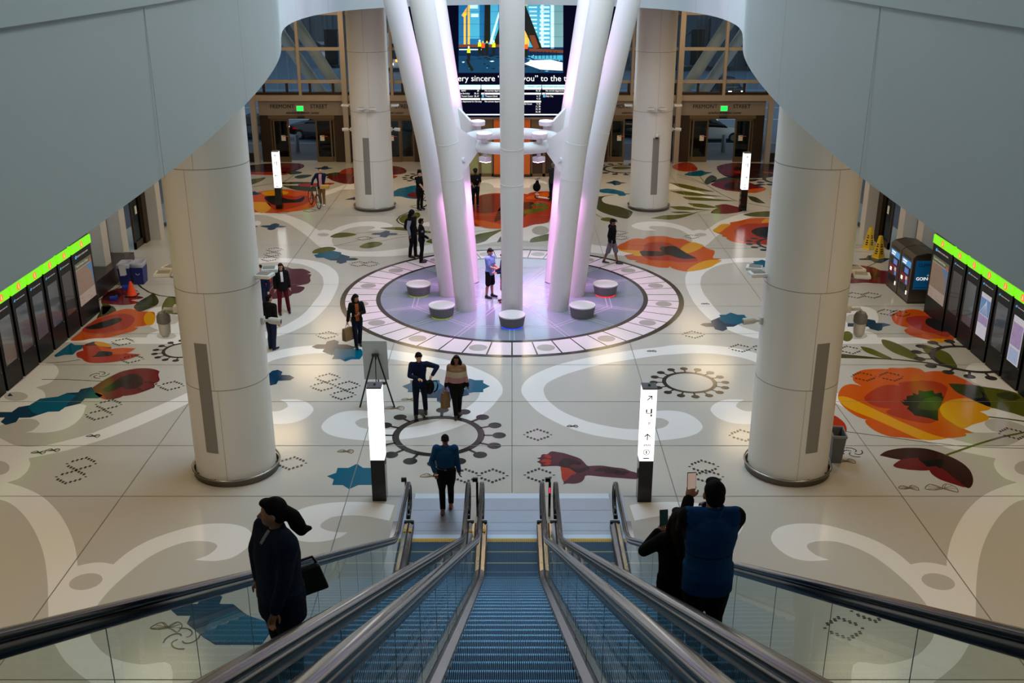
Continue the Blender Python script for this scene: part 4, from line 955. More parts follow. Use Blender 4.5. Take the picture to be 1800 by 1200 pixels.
def escalator(X, label):
    t = thing('escalator', label, 'escalator', (X, 0, 0), group=None)
    k = 0
    while True:
        y = 17.78 - 0.4 * k
        if y < 0.5: break
        s = bpy.data.objects.new('step', STEP_ME); COL.objects.link(s); s.parent = t
        zmid = zp(y - 0.2)
        s.location = (0, y, zmid + 0.014)
        k += 1
    # landing plate, comb
    m = MB(); m.b2(-0.60, 0.60, 17.86, 19.5, 0.001, 0.010)
    for y in (18.05, 18.95): pass
    m.build('landing_plate', PLATE, t)
    m = MB(); m.b2(-0.60, 0.60, 19.5, 19.72, 0.001, 0.011); m.build('plate_edge', PLATE2, t)
    m = MB()
    for y in (18.18, 18.5, 19.0): m.b2(-0.60, 0.60, y - 0.004, y + 0.004, 0.0102, 0.0112)
    m.build('plate_joint', LINEM, t)
    m = MB(); m.b2(-0.505, 0.505, 17.86, 18.02, 0.0104, 0.013); m.build('comb_bar', PLATE2, t)
    m = MB()
    for i in range(25): m.b2(-0.5 + i * 0.04, -0.5 + i * 0.04 + 0.03, 17.74, 17.87, -0.004, 0.015)
    m.b2(-0.505, 0.505, 17.80, 17.87, 0.0, 0.0155)
    m.build('comb', YEL, t)
    for s in (-1, 1):
        m = MB(); sweep(m, [(s * 0.505, -0.28), (s * 0.505, 0.085), (s * 0.535, 0.085), (s * 0.535, -0.28)], 18.3, Y_TOP); m.build('skirt_panel', SKIRT, t)
        m = MB(); sweep(m, [(s * 0.492, 0.02), (s * 0.492, 0.045), (s * 0.506, 0.045), (s * 0.506, 0.02)], 17.6, Y_TOP); m.build('safety_brush', BLACKP, t)
        m = MB(); sweep(m, [(s * 0.512, 0.085), (s * 0.525, 0.105), (s * 0.592, 0.135), (s * 0.592, 0.05), (s * 0.535, 0.05)], Y_CAP, Y_TOP); m.build('inner_deck', DECKM, t)
        m = MB(); sweep(m, [(s * 0.628, 0.135), (s * 0.70, 0.12), (s * 0.74, 0.10), (s * 0.74, 0.03), (s * 0.628, 0.03)], Y_CAP, Y_TOP); m.build('outer_deck', DECKM, t)
        m = MB(); sweep(m, [(s * 0.593, 0.03), (s * 0.593, 0.125), (s * 0.627, 0.125), (s * 0.627, 0.03)], Y_CAP, Y_TOP); m.build('glass_channel', BLACKP, t)
        m = MB(); m.b2(s * 0.51, s * 0.72, 18.30, 18.37, 0.0, 0.145); m.build('deck_end_cap', BLACKP, t, bevel=0.01)
        m = MB(); m.b2(s * 0.51, s * 0.745, 17.2, 18.31, -0.02, 0.06); m.build('newel_base', SKIRT, t)
        if X <= 0.1 or s > 0:
            m = MB()
            for xa, xb in ((0.522, 0.590), (0.63, 0.70)): m.b2(s * xa, s * xb, 17.93, 18.03, 0.128, 0.139)
            if s < 0 or X < 0: m.build('warning_sticker', YEL, t)
            else: m.bm.free()
        m = MB(); rail_sweep(m, s * 0.61, 0.09, 0.05, 0.0); m.build('handrail', RUB, t, smooth=True)
        m = MB(); rail_sweep(m, s * 0.61, 0.052, 0.085, -0.06, last=len(RP) - 2, n=8); m.build('handrail_guide', TRIMM, t, smooth=True)
        # glass panes
        ys = [18.28, 16.95, 15.7]
        while ys[-1] > Y_TOP + 1.3: ys.append(ys[-1] - 1.25)
        ys.append(Y_TOP)
        for a, b in zip(ys[:-1], ys[1:]):
            m = MB()
            seq = []
            y = a - 0.006
            while y > b + 0.006:
                seq.append(y); y -= 0.2
            seq.append(b + 0.006)
            for xo in (0.0,):
                va = [m.bm.verts.new((s * 0.61 + xo, y, zp(y) + 0.115)) for y in seq]; vb = [m.bm.verts.new((s * 0.61 + xo, y, zp(y) + RH - 0.06)) for y in seq]
                for i in range(len(seq) - 1): m._f([va[i], va[i + 1], vb[i + 1], vb[i]])
            m.build('glass_panel', EGL, t)
        m = MB()
        c = (18.35, RH - 0.33)
        arc = [(c[0] + 0.29 * math.cos(PI / 2 - PI * i / 12), c[1] + 0.29 * math.sin(PI / 2 - PI * i / 12)) for i in range(13)]
        pts = [(18.29, 0.14), (18.29, RH - 0.05)] + arc[0:] + [(18.32, 0.14)]
        m.ngon([(s * 0.61, y, z) for y, z in pts]); m.build('glass_panel', EGL, t)
        for y in ys[1:-1]:
            m = MB(); m.b2(s * 0.61 - 0.0015, s * 0.61 + 0.0015, y - 0.003, y + 0.003, zp(y) + 0.12, zp(y) + RH - 0.08); m.build('pane_joint', LINEM, t)
    return t
EL = escalator(-1.5, 'left escalator carrying the woman in the dark quilted jacket')
EC = escalator(0.0, 'middle escalator with empty steps between the two others')
ER = escalator(1.5, 'right escalator carrying the couple who hold up phones')
# covers between the escalators and outer cladding
for x0, x1, lab in ((-0.76, -0.74, 'left'), (0.74, 0.76, 'right')):
    m = MB(); sweep(m, [(x0, -0.3), (x0, 0.105), (x1, 0.105), (x1, -0.3)], Y_CAP, Y_TOP)
    m.build('joint_cover', SKIRT, EC)
for s, lab in ((-1, 'left'), (1, 'right')):
    m = MB()
    sweep(m, [(s * 0.74, 0.09), (s * 0.86, 0.07), (s * 0.86, -1.25), (s * 0.74, -1.25)], 15.9, Y_TOP)
    m.build('side_cladding', CLAD, EL if s < 0 else ER)
    m = MB(); m.b2(s * 2.12, s * 2.42, 18.40, 19.72, 0.001, 0.012)
    o = m.build('floor_cover_plate', PLATE); tag(o, 'lilac-grey metal plate on the floor beside the %s handrail end' % lab, 'floor plate')
    m = MB(); m.prism([(s * 0.745, 0.0), (s * 0.745, 0.13), (s * 0.94, 0.12), (s * 0.96, 0.0)], 'y', 15.9, 18.36)
    m.build('end_cover', DECKM, EL if s < 0 else ER)
for x, nm, led in ((-2.22, 'left of the left escalator', None), (-0.75, 'between the left and the middle escalator', None), (0.75, 'between the middle and the right escalator', (255, 30, 60))):
    t = thing('sensor_post', 'small post with a black sensor head standing ' + nm, 'sensor', (x, 18.75, 0.011), group=None)
    m = MB(); m.box((0.03, 0, 0.40), (0.05, 0.03, 0.80)); m.build('post', TRIMM, t)
    m = MB(); m.box((-0.01, 0, 0.86), (0.11, 0.05, 0.09)); m.build('sensor_head', BLACKP, t, bevel=0.006)
    if led:
        m = MB(); m.box((0.03, -0.018, 0.62), (0.02, 0.008, 0.12)); m.build('red_light', mat('red_led', led, 0.4, emit=3.0), t)
# ================================================================== BACK FACADE
BRONZE = mat('bronze_metal', (120, 98, 70), 0.38, 0.55, noise=0.06, nscale=6)
DBRONZE = mat('dark_bronze', (66, 50, 36), 0.4, 0.5, noise=0.08, nscale=5)
MULL = mat('mullion_beige', (176, 162, 148), 0.42, noise=0.02, nscale=4)
SIGNP = mat('sign_panel', (146, 134, 122), 0.5, noise=0.04, nscale=3)
DGL = glass('door_glass', (120, 140, 140), 0.6)
WGL = glass('window_glass', (236, 242, 246), 0.5)
PAPER = mat('paper', (232, 226, 206), 0.6)
EXITG = mat('exit_green', (20, 235, 80), 0.4, emit=2.2)
EXITB = mat('exit_box', (200, 196, 184), 0.5)
ORNG = mat('orange_panel', (206, 98, 20), 0.45, noise=0.05, nscale=5)
STONE = mat('dark_stone', (48, 38, 32), 0.3, noise=0.2, nscale=6)
YB = 58.0
def notice(parent, x, y, z, rot=(PI / 2, 0, 0)):
    m = MB(); m.box((x, y, z), (0.24, 0.006, 0.30)); m.build('paper_notice', PAPER, parent)
    m = MB(); m.box((x + 0.14, y - 0.001, z + 0.10), (0.34, 0.006, 0.035)); m.build('red_strip', RINK, parent)
def entrance(n, xc, hw, open_mid, label):
    """sliding-door portal with its lettering panel"""
    t = thing('door_%d' % n, label, 'door', (xc, YB, 0)); t['kind'] = 'structure'
    m = MB(); m.b2(-hw, -hw + 0.55, -0.12, 0.12, 0, 2.75); m.b2(hw - 0.55, hw, -0.12, 0.12, 0, 2.75); m.build('portal_cladding', DBRONZE, t)
    m = MB(); m.b2(-hw, hw, -0.16, 0.12, 2.62, 3.42); m.build('sign_panel', SIGNP, t)
    m = MB(); m.b2(-hw + 0.5, hw - 0.5, -0.2, 0.1, 2.42, 2.62); m.build('door_header', BRONZE, t)
    text('FREMONT', 0.30, (-1.02, -0.17, 3.10), (PI / 2, 0, 0), INK, t, 'lettering', sx=1.0, depth=0.008)
    text('STREET', 0.30, (1.02, -0.17, 3.10), (PI / 2, 0, 0), INK, t, 'lettering', depth=0.008)
    text('salesforce transit center', 0.19, (0.1, -0.17, 2.76), (PI / 2, 0, 0), INK, t, 'lettering', depth=0.008)
    if n in (1, 2):
        m = MB(); m.box((0, -0.32, 3.02), (0.44, 0.10, 0.34)); ex = m.build('exit_sign', EXITB, t)
        m = MB(); m.box((0, -0.375, 3.02), (0.34, 0.01, 0.24)); m.build('lit_face', EXITG, ex)
        text('EXIT', 0.16, (0, -0.383, 3.02), (PI / 2, 0, 0), mat('exit_letters', (4, 70, 24), 0.5), ex, 'lettering')
        m = MB(); m.box((0, -0.26, 2.52), (0.4, 0.1, 0.07)); m.build('door_sensor', BLACKP, t)
    lw = (2 * hw - 1.1) / 4
    for i in range(4):
        x0 = -hw + 0.55 + i * lw
        if i == 1 and open_mid: x0 = x0 - lw * 0.82
        if i == 2 and open_mid: x0 = x0 + lw * 0.82
        yy = 0.0 if i in (0, 3) else -0.09
        lf = MB()
        lf.b2(x0, x0 + 0.09, yy - 0.03, yy + 0.03, 0, 2.42); lf.b2(x0 + lw - 0.09, x0 + lw, yy - 0.03, yy + 0.03, 0, 2.42)
        lf.b2(x0 + .09, x0 + lw - .09, yy - 0.03, yy + 0.03, 0, 0.30); lf.b2(x0 + .09, x0 + lw - .09, yy - 0.03, yy + 0.03, 2.30, 2.42)
        d = lf.build('door_leaf', BRONZE, t)
        gl = MB(); gl.b2(x0 + 0.09, x0 + lw - 0.09, yy - 0.006, yy + 0.006, 0.30, 2.30); gl.build('pane', DGL, d)
        if i in (1, 2): notice(d, x0 + lw / 2 + (0.1 if i == 1 else -0.1), yy - 0.04, 1.35)
    return t
entrance(1, -11.75, 2.35, True, 'street entrance with green exit sign at the far left of the back wall')
entrance(2, 11.75, 2.35, True, 'street entrance with green exit sign at the far right of the back wall')
entrance(3, -7.05, 2.1, False, 'street entrance behind the back left column')
entrance(4, 6.95, 2.1, True, 'street entrance behind the back right column')
# curtain wall above: one structure per bay field with mullions, transoms and panes
def window(n, x0, x1, xs, label):
    t = thing('window_%d' % n, label, 'window', ((x0 + x1) / 2, YB, 0)); t['kind'] = 'structure'
    xc = (x0 + x1) / 2
    def bx(name, a, b, y0, y1, z0, z1, mt): m = MB(); m.b2(a - xc, b - xc, y0, y1, z0, z1); return m.build(name, mt, t)
    for z0, z1, dy in ((3.42, 3.72, 0.30), (4.36, 4.52, 0.14), (6.1, 6.26, 0.14), (7.95, 8.1, 0.14)): bx('transom', x0, x1, -dy, 0.1, z0, z1, MULL)
    bx('sill', x0, x1, -0.1, 0.2, 3.72, 3.86, DBRONZE)
    for x in xs: bx('mullion', x - 0.075, x + 0.075, -0.24, 0.0, 3.42, ZC, MULL)
    k = x0 + 0.6
    while k < x1:
        bx('sash_post', k - 0.06, k + 0.06, -0.05, 0.1, 3.86, 4.36, DBRONZE); k += 1.28
    for z0, z1 in ((3.86, 4.36), (4.52, 6.1), (6.26, 7.95), (8.1, ZC)): bx('pane', x0, x1, 0.0, 0.012, z0, z1, WGL)
window(1, -14.35, -3.3, (-14.28, -11.7, -9.17, -6.62, -4.08), 'glazed street front on the left of the back wall')
window(2, 3.3, 14.35, (4.08, 6.62, 9.17, 11.7, 14.28), 'glazed street front on the right of the back wall')
for i, (x, nm) in enumerate(((-14.32, 'far left'), (-9.2, 'left'), (9.2, 'right'), (14.32, 'far right'))):
    m = MB(); m.b2(x - 0.14, x + 0.14, YB - 0.62, YB - 0.32, 0, 4.0 if i in (0, 3) else ZC)
    o = m.build('facade_post', MULL); tag(o, 'beige steel post on the %s of the street doors' % nm, 'post')
for sx, n in ((-1, 1), (1, 2)):
    m = MB(); m.b2(sx * 14.5, sx * 15.4, YB - 0.1, YB + 0.1, 0, 0.5); 
    m.b2(sx * 15.0, sx * 15.25, YB - 0.6, YB - 0.2, 0, ZC)
    struct(m.build('wall_back_%s' % ('left' if sx < 0 else 'right'), DBRONZE))
# ---------------------------------------------------------------- centre block with the big screen
YC = 53.9
m = MB(); m.b2(-3.55, 3.55, YC, YB + 0.1, 0, ZC + 0.02); struct(m.build('wall_screen', mat('block_wall', (96, 78, 60), 0.5, noise=0.05)))
m = MB(); m.b2(-3.6, 3.6, YC - 0.10, YC, 3.0, 3.25); struct(m.build('trim_3', MULL))
OR = [(-0.95, -0.55), (0.55, 0.95), (-3.5, -3.1), (3.1, 3.5)]
for (x0, x1), nm in zip(OR, ('left of the front tube of the light column', 'right of the front tube of the light column', 'at the left end under the screen', 'at the right end under the screen')):
    m = MB(); m.b2(x0, x1, YC - 0.18, YC, 0.14, 3.0); m2 = m.build('orange_pilaster', ORNG); tag(m2, 'orange pilaster under the screen, ' + nm, 'pilaster')
    k = MB(); k.b2(x0 - 0.03, x1 + 0.03, YC - 0.2, YC, 0, 0.14); k.build('plinth', DBRONZE, m2)
for n, x0, x1, gm in ((5, -3.05, -1.0, mat('green_glass', (150, 156, 110), 0.15, noise=0.2, nscale=1.2)), (6, 1.0, 3.05, mat('brown_glass', (58, 34, 24), 0.12, noise=0.3, nscale=1.0))):
    t = thing('door_%d' % n, 'pair of bronze doors under the screen, %s half' % ('left' if n == 5 else 'right'), 'door', ((x0 + x1) / 2, YC, 0)); t['kind'] = 'structure'
    hw = (x1 - x0) / 2
    m = MB(); m.b2(-hw, hw, -0.12, 0, 2.5, 3.0); m.build('door_header', BRONZE, t)
    for i in range(3):
        w = 2 * hw / 3; a = -hw + i * w
        m = MB(); m.b2(a, a + 0.07, -0.1, 0, 0, 2.5); m.b2(a + w - 0.07, a + w, -0.1, 0, 0, 2.5); m.b2(a, a + w, -0.1, 0, 0, 0.16); m.b2(a, a + w, -0.1, 0, 2.38, 2.5)
        d = m.build('door_leaf', BRONZE, t)
        m = MB(); m.b2(a + 0.07, a + w - 0.07, -0.05, -0.01, 0.16, 2.38); m.build('pane', gm, d)
# ---------------------------------------------------------------- LED screen
def scr(name, col, e): return mat('screen_' + name, col, 0.6, emit=e, spec=0.03)
SX = 3.4; YF = YC - 0.30
S0 = thing('video_screen', 'huge video screen with construction workers above a departures board', 'screen', (0, YF, 3.3))
m = MB(); m.b2(-SX, SX, 0.0, 0.28, 0.0, 8.6); m.build('cabinet', BLACKP, S0)
m = MB(); m.b2(-SX, SX, -0.03, 0.0, -0.06, 0.0); m.build('bottom_trim', scr('trim', (220, 235, 240), 0.9), S0)
def sp(px, py):
    x, z = onY(px, py, YF); return (x, z - 3.3)
class Scr:
    def __init__(s): s.m = MB(); s.mats = []; s.n = 0
    def poly(s, pts, mt, lay):
        if mt not in s.mats: s.mats.append(mt)
        s.m.mi = s.mats.index(mt)
        q = [sp(*p) for p in pts]
        s.m.ngon([(x, -0.002 - 0.0015 * lay, z) for x, z in q])
    def rect(s, x0, y0, x1, y1, mt, lay): s.poly([(x0, y0), (x1, y0), (x1, y1), (x0, y1)], mt, lay)
q = Scr()
navy = scr('navy', (4, 6, 30), 0.7); sky = scr('sky', (70, 170, 215), 0.8); blu = scr('blue', (30, 105, 165), 0.8); lblu = scr('pale', (190, 235, 250), 0.95)
yel = scr('crane', (225, 185, 80), 0.9); dk = scr('dark', (30, 36, 34), 0.5); wht = scr('white', (235, 245, 250), 1.0); brn = scr('brown', (110, 64, 44), 0.7)
hiv = scr('hivis', (200, 220, 40), 0.9); org = scr('orange', (225, 90, 30), 0.9); gry = scr('grey', (110, 160, 175), 0.8); mag = scr('magenta', (220, 40, 120), 0.8); deep = scr('deep', (14, 44, 84), 0.7)
q.poly([(700, -60), (1100, -60), (1060, 206), (740, 206)], navy, 0)
q.rect(806, -60, 990, 128, blu, 1)
q.rect(824, -60, 843, 68, sky, 2); q.rect(826, 8, 840, 15, lblu, 3); q.rect(828, 24, 841, 30, lblu, 3)
q.rect(853, -60, 876, 80, sky, 2); q.rect(921, -60, 976, 86, sky, 2)
for k in range(13): q.rect(950 - k * 0.2, -12 + k * 7.6, 966, -8 + k * 7.6, lblu, 3)
for k in range(13): q.rect(927 + k * 0.8, -10 + k * 7.2, 944, -7.5 + k * 7.2, lblu, 3)
q.rect(951, -60, 956, 84, lblu, 4); q.rect(973, -60, 990, 86, gry, 3); q.rect(968, -60, 974, 86, lblu, 4)
q.rect(815, 24, 819, 78, yel, 4); q.rect(822, -60, 826, 79, yel, 4); q.poly([(811, 27), (821, 12), (821, 26), (815, 30)], yel, 4); q.rect(921, 0, 928, 10, yel, 4); q.rect(921, 50, 930, 80, yel, 3)
q.poly([(853, -60), (862, -60), (862, 75), (851, 75)], dk, 5); q.poly([(868, 75), (880, 40), (880, 85), (866, 85)], dk, 4); q.poly([(860, 75), (877, 20), (877, 30), (864, 78)], lblu, 5)
q.poly([(921, 12), (924, 10), (953, 85), (938, 86), (921, 50)], dk, 5); q.poly([(930, 62), (940, 62), (948, 84), (938, 86)], brn, 6)
q.rect(806, 78, 880, 83, brn, 5); q.rect(806, 83, 990, 98, deep, 4); q.rect(806, 96, 990, 128, scr('ground', (24, 66, 104), 0.7), 4); q.poly([(930, 85), (990, 88), (990, 93), (930, 90)], brn, 6)
random.seed(3)
for k in range(46):
    x = random.uniform(808, 982); y = random.uniform(97, 125); w_ = random.uniform(2, 11)
    q.poly([(x, y), (x + w_ * .6, y - 1.2), (x + w_, y), (x + w_ * .5, y + 1.4)], random.choice([lblu, sky, deep, dk]), 7)
q.poly([(921, 112), (935, 106), (968, 105), (989, 110), (989, 124), (950, 122)], wht, 8); q.poly([(926, 98), (989, 97), (989, 106), (940, 104)], sky, 8)
q.poly([(819, 105), (823, 104), (828, 115), (833, 122), (829, 126), (824, 118)], dk, 9)
for k in range(8): q.rect(932 + k * 6.5, 90, 933.2 + k * 6.5, 103, dk, 9)
q.rect(807, 86, 850, 88, lblu, 9)
for x, top, c1 in ((843, 69, hiv), (849, 71, org), (856, 71, dk), (868, 70, hiv), (925, 73, org), (824, 80, hiv)):
    q.poly([(x - 2.6, top + 5), (x + 2.6, top + 5), (x + 3.2, top + 13), (x - 3.2, top + 13)], c1, 10)
    q.poly([(x - 2.6, top + 13), (x + 2.8, top + 13), (x + 2.4, top + 27), (x - 2.8, top + 27)], dk, 10)
    q.poly([(x + 1.6 * math.cos(a), top + 2.8 + 2.2 * math.sin(a)) for a in [2 * PI * i / 8 for i in range(8)]], wht if c1 is hiv else yel, 11)
for x in (806, 820, 850, 928, 955): q.rect(x, -60, x + 0.25, 128, deep, 12)
for y in (20, 42, 64, 104): q.rect(806, y, 990, y + 0.35, deep, 12)
# board bands
for x0, x1 in ((780, 845), (846, 912), (913, 952), (953, 1010)):
    q.rect(x0, 149, x1, 155, lblu, 4); q.rect(x0 + 0.5, 154.8, x1 - 0.6, 157.2, wht, 5)
q.rect(846, 163, 911, 166, wht, 5); q.rect(846, 172.4, 911, 175.6, wht, 5); q.rect(800, 172.4, 844, 175.6, wht, 5); q.rect(913, 163, 951, 166, wht, 5); q.rect(913, 177, 951, 180, wht, 5); q.rect(953, 163, 1008, 166, wht, 5)
q.rect(850, 163.6, 853, 165.6, mag, 6); q.rect(957, 163.6, 960, 165.6, mag, 6); q.rect(847, 167, 851, 171, sky, 6); q.rect(954.5, 167, 958.5, 171, sky, 6)
pic = q.m.build('picture', q.mats, S0, normals=False)
for p in pic.data.polygons:
    if p.normal.y > 0: p.flip()
def stext(s, px, py, hpx, mt=wht, align='LEFT', sx=1.0):
    x, z = sp(px, py); zt = sp(px, py - hpx)[1] - z
    text(s, zt * 1.42, (x, -0.025, z), (PI / 2, 0, 0), mt, S0, 'lettering', align, 0.001, sx)
stext('very sincere \u201cthank you\u201d to the thousands', 798, 138, 10.4, sx=1.025)
for s, x, y in (('BART', 811, 159.5), ('from Berkeley', 806, 164.2), ('Transit Center', 811, 169), ('no departures for this stop', 809, 178.3), ('No current departures', 852, 159.5), ('Treasure Island', 853, 169), ('No current departures', 852, 178.3), ('No current departures for', 959, 159.5), ('Daly City', 959.5, 169), ('8th Street', 921, 182.6), ('T. TRANSIT CENTER', 923, 152.2), ('BUS PLAZA AND ALONG', 955, 152.2)):
    stext(s, x, y, 2.9, mat('screen_ink', (40, 60, 80), 0.5, emit=0.2) if y < 153 else wht, sx=0.85)
for s, x, y in (('28', 842, 159.5), ('30, 61', 842, 164.2), ('28, 67', 842, 169), ('10, 25', 950, 159.5), ('4, 17', 950, 169), ('9, 22', 950, 173.4), ('9, 20', 950, 182.6), ('11, 28', 950, 187), ('23, 48', 950, 191.6), ('24, 50', 950, 196.4)):
    stext(s, x, y, 2.9, align='RIGHT', sx=0.85)
lamp('AREA', 'screen_glow', (0, YF - 0.35, 7.0), 160, (0.7, 0.85, 1.0), 5.5, 6.0, target=(0, 20, 5))
# small lit notice boxes beside the centre block
for x, nm in ((-4.6, 'left'), (4.6, 'right')):
    m = MB(); m.b2(x - 0.17, x + 0.17, 57.52, 57.64, 1.72, 2.2); m.b2(x - 0.03, x + 0.03, 57.56, 57.6, 0, 1.72); o = m.build('lit_notice', LIT); tag(o, 'small lit white notice beside the doors, %s of the centre block' % nm, 'notice')
# ================================================================== SIDE WALLS
PIL = mat('pilaster_white', (206, 202, 194), 0.45, noise=0.02, nscale=2)
XW = 15.0
for sx, nm, wn in ((-1, 'left', 7), (1, 'right', 9)):
    m = MB(); m.b2(sx * (XW - 0.9), sx * (XW + 0.25), 32.1, 36.9, 0, 0.62); struct(m.build('trim_%d' % (4 if sx < 0 else 5), STONE))
    m = MB(); m.b2(sx * XW, sx * (XW + 0.25), 20, 32.1, 0, 3.6)
    m.b2(sx * XW, sx * (XW + 0.2), -4, 58.2, 3.6, ZC); m.b2(sx * XW, sx * (XW + 0.2), -4, 24, 0, ZC)
    struct(m.build('wall_' + nm, STONE))
    for i, (y, w) in enumerate(((33.4, 0.5), (35.3, 0.55), (37.1, 0.55), (41.2, 0.55), (44.6, 0.5), (48.0, 0.5), (51.4, 0.5), (54.8, 0.5))):
        z0 = 0.62 if y < 37 else 0.0
        m = MB(); m.b2(sx * (XW - 0.55), sx * (XW - 0.002), y - w / 2, y + w / 2, z0, ZC)
        o = m.build('pilaster', PIL); tag(o, 'white pilaster on the %s side wall, %s' % (nm, ['just behind the information panels', 'second behind the information panels', 'on the near side of the side door', 'on the far side of the side door', 'first one past the side door', 'second one past the side door', 'third one past the side door', 'nearest to the back wall'][i]), 'pilaster')
    # window strips
    t = thing('window_%d' % (3 if sx < 0 else 4), 'tall side windows between the pilasters of the %s wall' % nm, 'window', (sx * XW, 40, 0)); t['kind'] = 'structure'
    for a, b, z0 in ((33.6, 35.05, 0.62), (35.55, 36.85, 0.62), (41.45, 44.4, 0.05), (44.85, 47.8, 0.05), (48.25, 51.2, 0.05), (51.65, 54.6, 0.05), (55.05, 58, 0.05)):
        m = MB(); m.b2(-0.006, 0.006, a - 40, b - 40, z0, 3.6); m.build('pane', WGL, t)
        m = MB(); m.b2(-0.06, 0.06, a - 40, b - 40, z0, z0 + 0.08); m.b2(-0.06, 0.06, a - 40, a - 39.92, z0, 3.6); m.b2(-0.06, 0.06, b - 40.08, b - 40, z0, 3.6); m.build('window_frame', mat('dark_frame', (44, 46, 50), 0.4, 0.3), t)
    # side door
    t = thing('door_%d' % (7 if sx < 0 else 8), 'open bronze side door in the %s wall' % nm, 'door', (sx * XW, 39.2, 0)); t['kind'] = 'structure'
    m = MB(); m.b2(-0.12, 0.12, -1.85, -1.72, 0, 3.2); m.b2(-0.12, 0.12, 1.25, 1.75, 0, 3.2); m.b2(-0.12, 0.12, -1.85, 1.75, 3.0, 3.6); m.build('door_frame', DBRONZE, t)
    for a, b in ((-1.7, -1.0), (0.25, 1.25)):
        m = MB(); m.b2(-0.04, 0.04, a, a + 0.09, 0, 3.0); m.b2(-0.04, 0.04, b - 0.09, b, 0, 3.0); m.b2(-0.04, 0.04, a, b, 0, 0.28); m.b2(-0.04, 0.04, a, b, 2.9, 3.0)
        d = m.build('door_leaf', DBRONZE, t)
        m = MB(); m.b2(-0.006, 0.006, a + .09, b - .09, .28, 2.9); m.build('pane', DGL, d)
        m = MB(); m.box((-sx * 0.03, (a + b) / 2, 1.5), (0.008, 0.2, 0.32)); m.build('paper_notice', PAPER, d)
# ================================================================== STREET OUTSIDE
ASPH = mat('asphalt', (104, 122, 142), 0.6, noise=0.12, nscale=1.5)
PAVE = mat('pavement', (84, 84, 92), 0.6, noise=0.08, nscale=2)
LANE = mat('lane_paint', (200, 210, 216), 0.6)
m = MB(); m.b2(-70, 70, 58.4, 64.0, -0.25, -0.02); m.b2(-30, -15.2, 20, 58.4, -0.25, -0.02); m.b2(15.2, 30, 20, 58.4, -0.25, -0.02); struct(m.build('pavement', PAVE))
m = MB(); m.b2(-70, 70, 64.0, 64.2, -0.3, -0.01); struct(m.build('kerb', mat('kerb_stone', (150, 152, 156), 0.7)))
m = MB(); m.b2(-100, 100, 64.2, 170, -0.4, -0.15); m.mi = 1
for y in (69.5, 75, 81, 92): 
    for x in range(-66, 66, 6): m.b2(x, x + 4.2 if y < 90 else x + 6, y - 0.09, y + 0.09, -0.15, -0.145)
for k in range(7): m.b2(24 + 0.0 * k, 30, 66 + 1.1 * k, 66.5 + 1.1 * k, -0.15, -0.144)
for k in range(7): m.b2(-30, -24, 66 + 1.1 * k, 66.5 + 1.1 * k, -0.15, -0.144)
struct(m.build('road', [ASPH, LANE]))
m = MB(); m.b2(-95, 95, 140, 141, -0.2, 34)
for x in range(-93, 93, 3): m.b2(x, x + 0.5, 139.7, 140, -0.2, 34)
o = m.build('opposite_building', mat('concrete', (104, 112, 118), 0.8, noise=0.15, nscale=0.6)); tag(o, 'grey ribbed concrete building across the street', 'building')
m = MB()
for x in range(8, 46, 4): m.b2(x, x + 2.6, 107.5, 108.5, 0.3, 5)
m.b2(6, 50, 108.4, 109.2, -0.2, 9)
o = m.build('shop_front', mat('shop_dark', (78, 88, 98), 0.4)); tag(o, 'dark shop front across the street on the right', 'building')
# slanted white struts of the outer facade
STRUT = mat('strut_white', (226, 226, 222), 0.45)
for i, (a, b, nm) in enumerate((((-13.6, 61.0, 9.4), (-9.3, 60.4, 2.6), 'left front'), ((-14.9, 62.9, 8.6), (-10.4, 62.4, 1.8), 'left rear'), ((13.6, 61.0, 9.4), (9.3, 60.4, 2.6), 'right front'), ((14.9, 62.9, 8.6), (10.4, 62.4, 1.8), 'right rear'))):
    m = MB(); d = (Vector(b) - Vector(a)); m.tube([a, Vector(a) + d * (b[2] + 0.1 + 6.5) / 6.8 * 1.0 if False else Vector(a) + d * (a[2] + 0.02) / (a[2] - b[2])], 0.33, 20)
    o = m.build('slanted_strut', STRUT, autos=True); tag(o, 'thick white slanted strut outside the glass, %s' % nm, 'strut')
LINEL = mat('line_lamp', (255, 238, 228), 0.4, emit=4.0)
lines = [((-15.2, 62, 7.0), (-13.0, 62.5, 7.35)), ((-12.7, 62.6, 7.6), (-11.6, 63, 7.85)), ((-11.4, 63, 7.9), (-10.4, 63.3, 8.15)), ((-10.3, 63.3, 8.17), (-9.7, 63.6, 8.3)),
         ((15.2, 62, 7.0), (13.0, 62.5, 7.35)), ((12.2, 62.6, 7.75), (11.2, 63, 7.95)), ((11.0, 63, 8.0), (10.2, 63.3, 8.2))]
for i, (a, b) in enumerate(lines):
    a = (a[0] * 1.025, a[1] + 1.6, a[2] - .09); b = (b[0] * 1.025, b[1] + 1.6, b[2] - .06)
    m = MB(); m.tube([a, b], 0.06, 8); m.tube([a, (a[0], a[1], 10.2)], 0.015, 6); m.tube([b, (b[0], b[1], 10.2)], 0.015, 6); o = m.build('line_lamp', LINEL)
    tag(o, 'glowing white line lamp outside the glass, %s' % ['lowest on the left', 'second on the left', 'third on the left', 'highest on the left', 'lowest on the right', 'second on the right', 'highest on the right'][i], 'lamp', 'line lamps outside')
m = MB(); m.b2(-40, 40, 60.4, 66.0, 10.2, 10.4); o = struct(m.build('trim_9', mat('soffit_dark', (70, 74, 78), 0.7)))
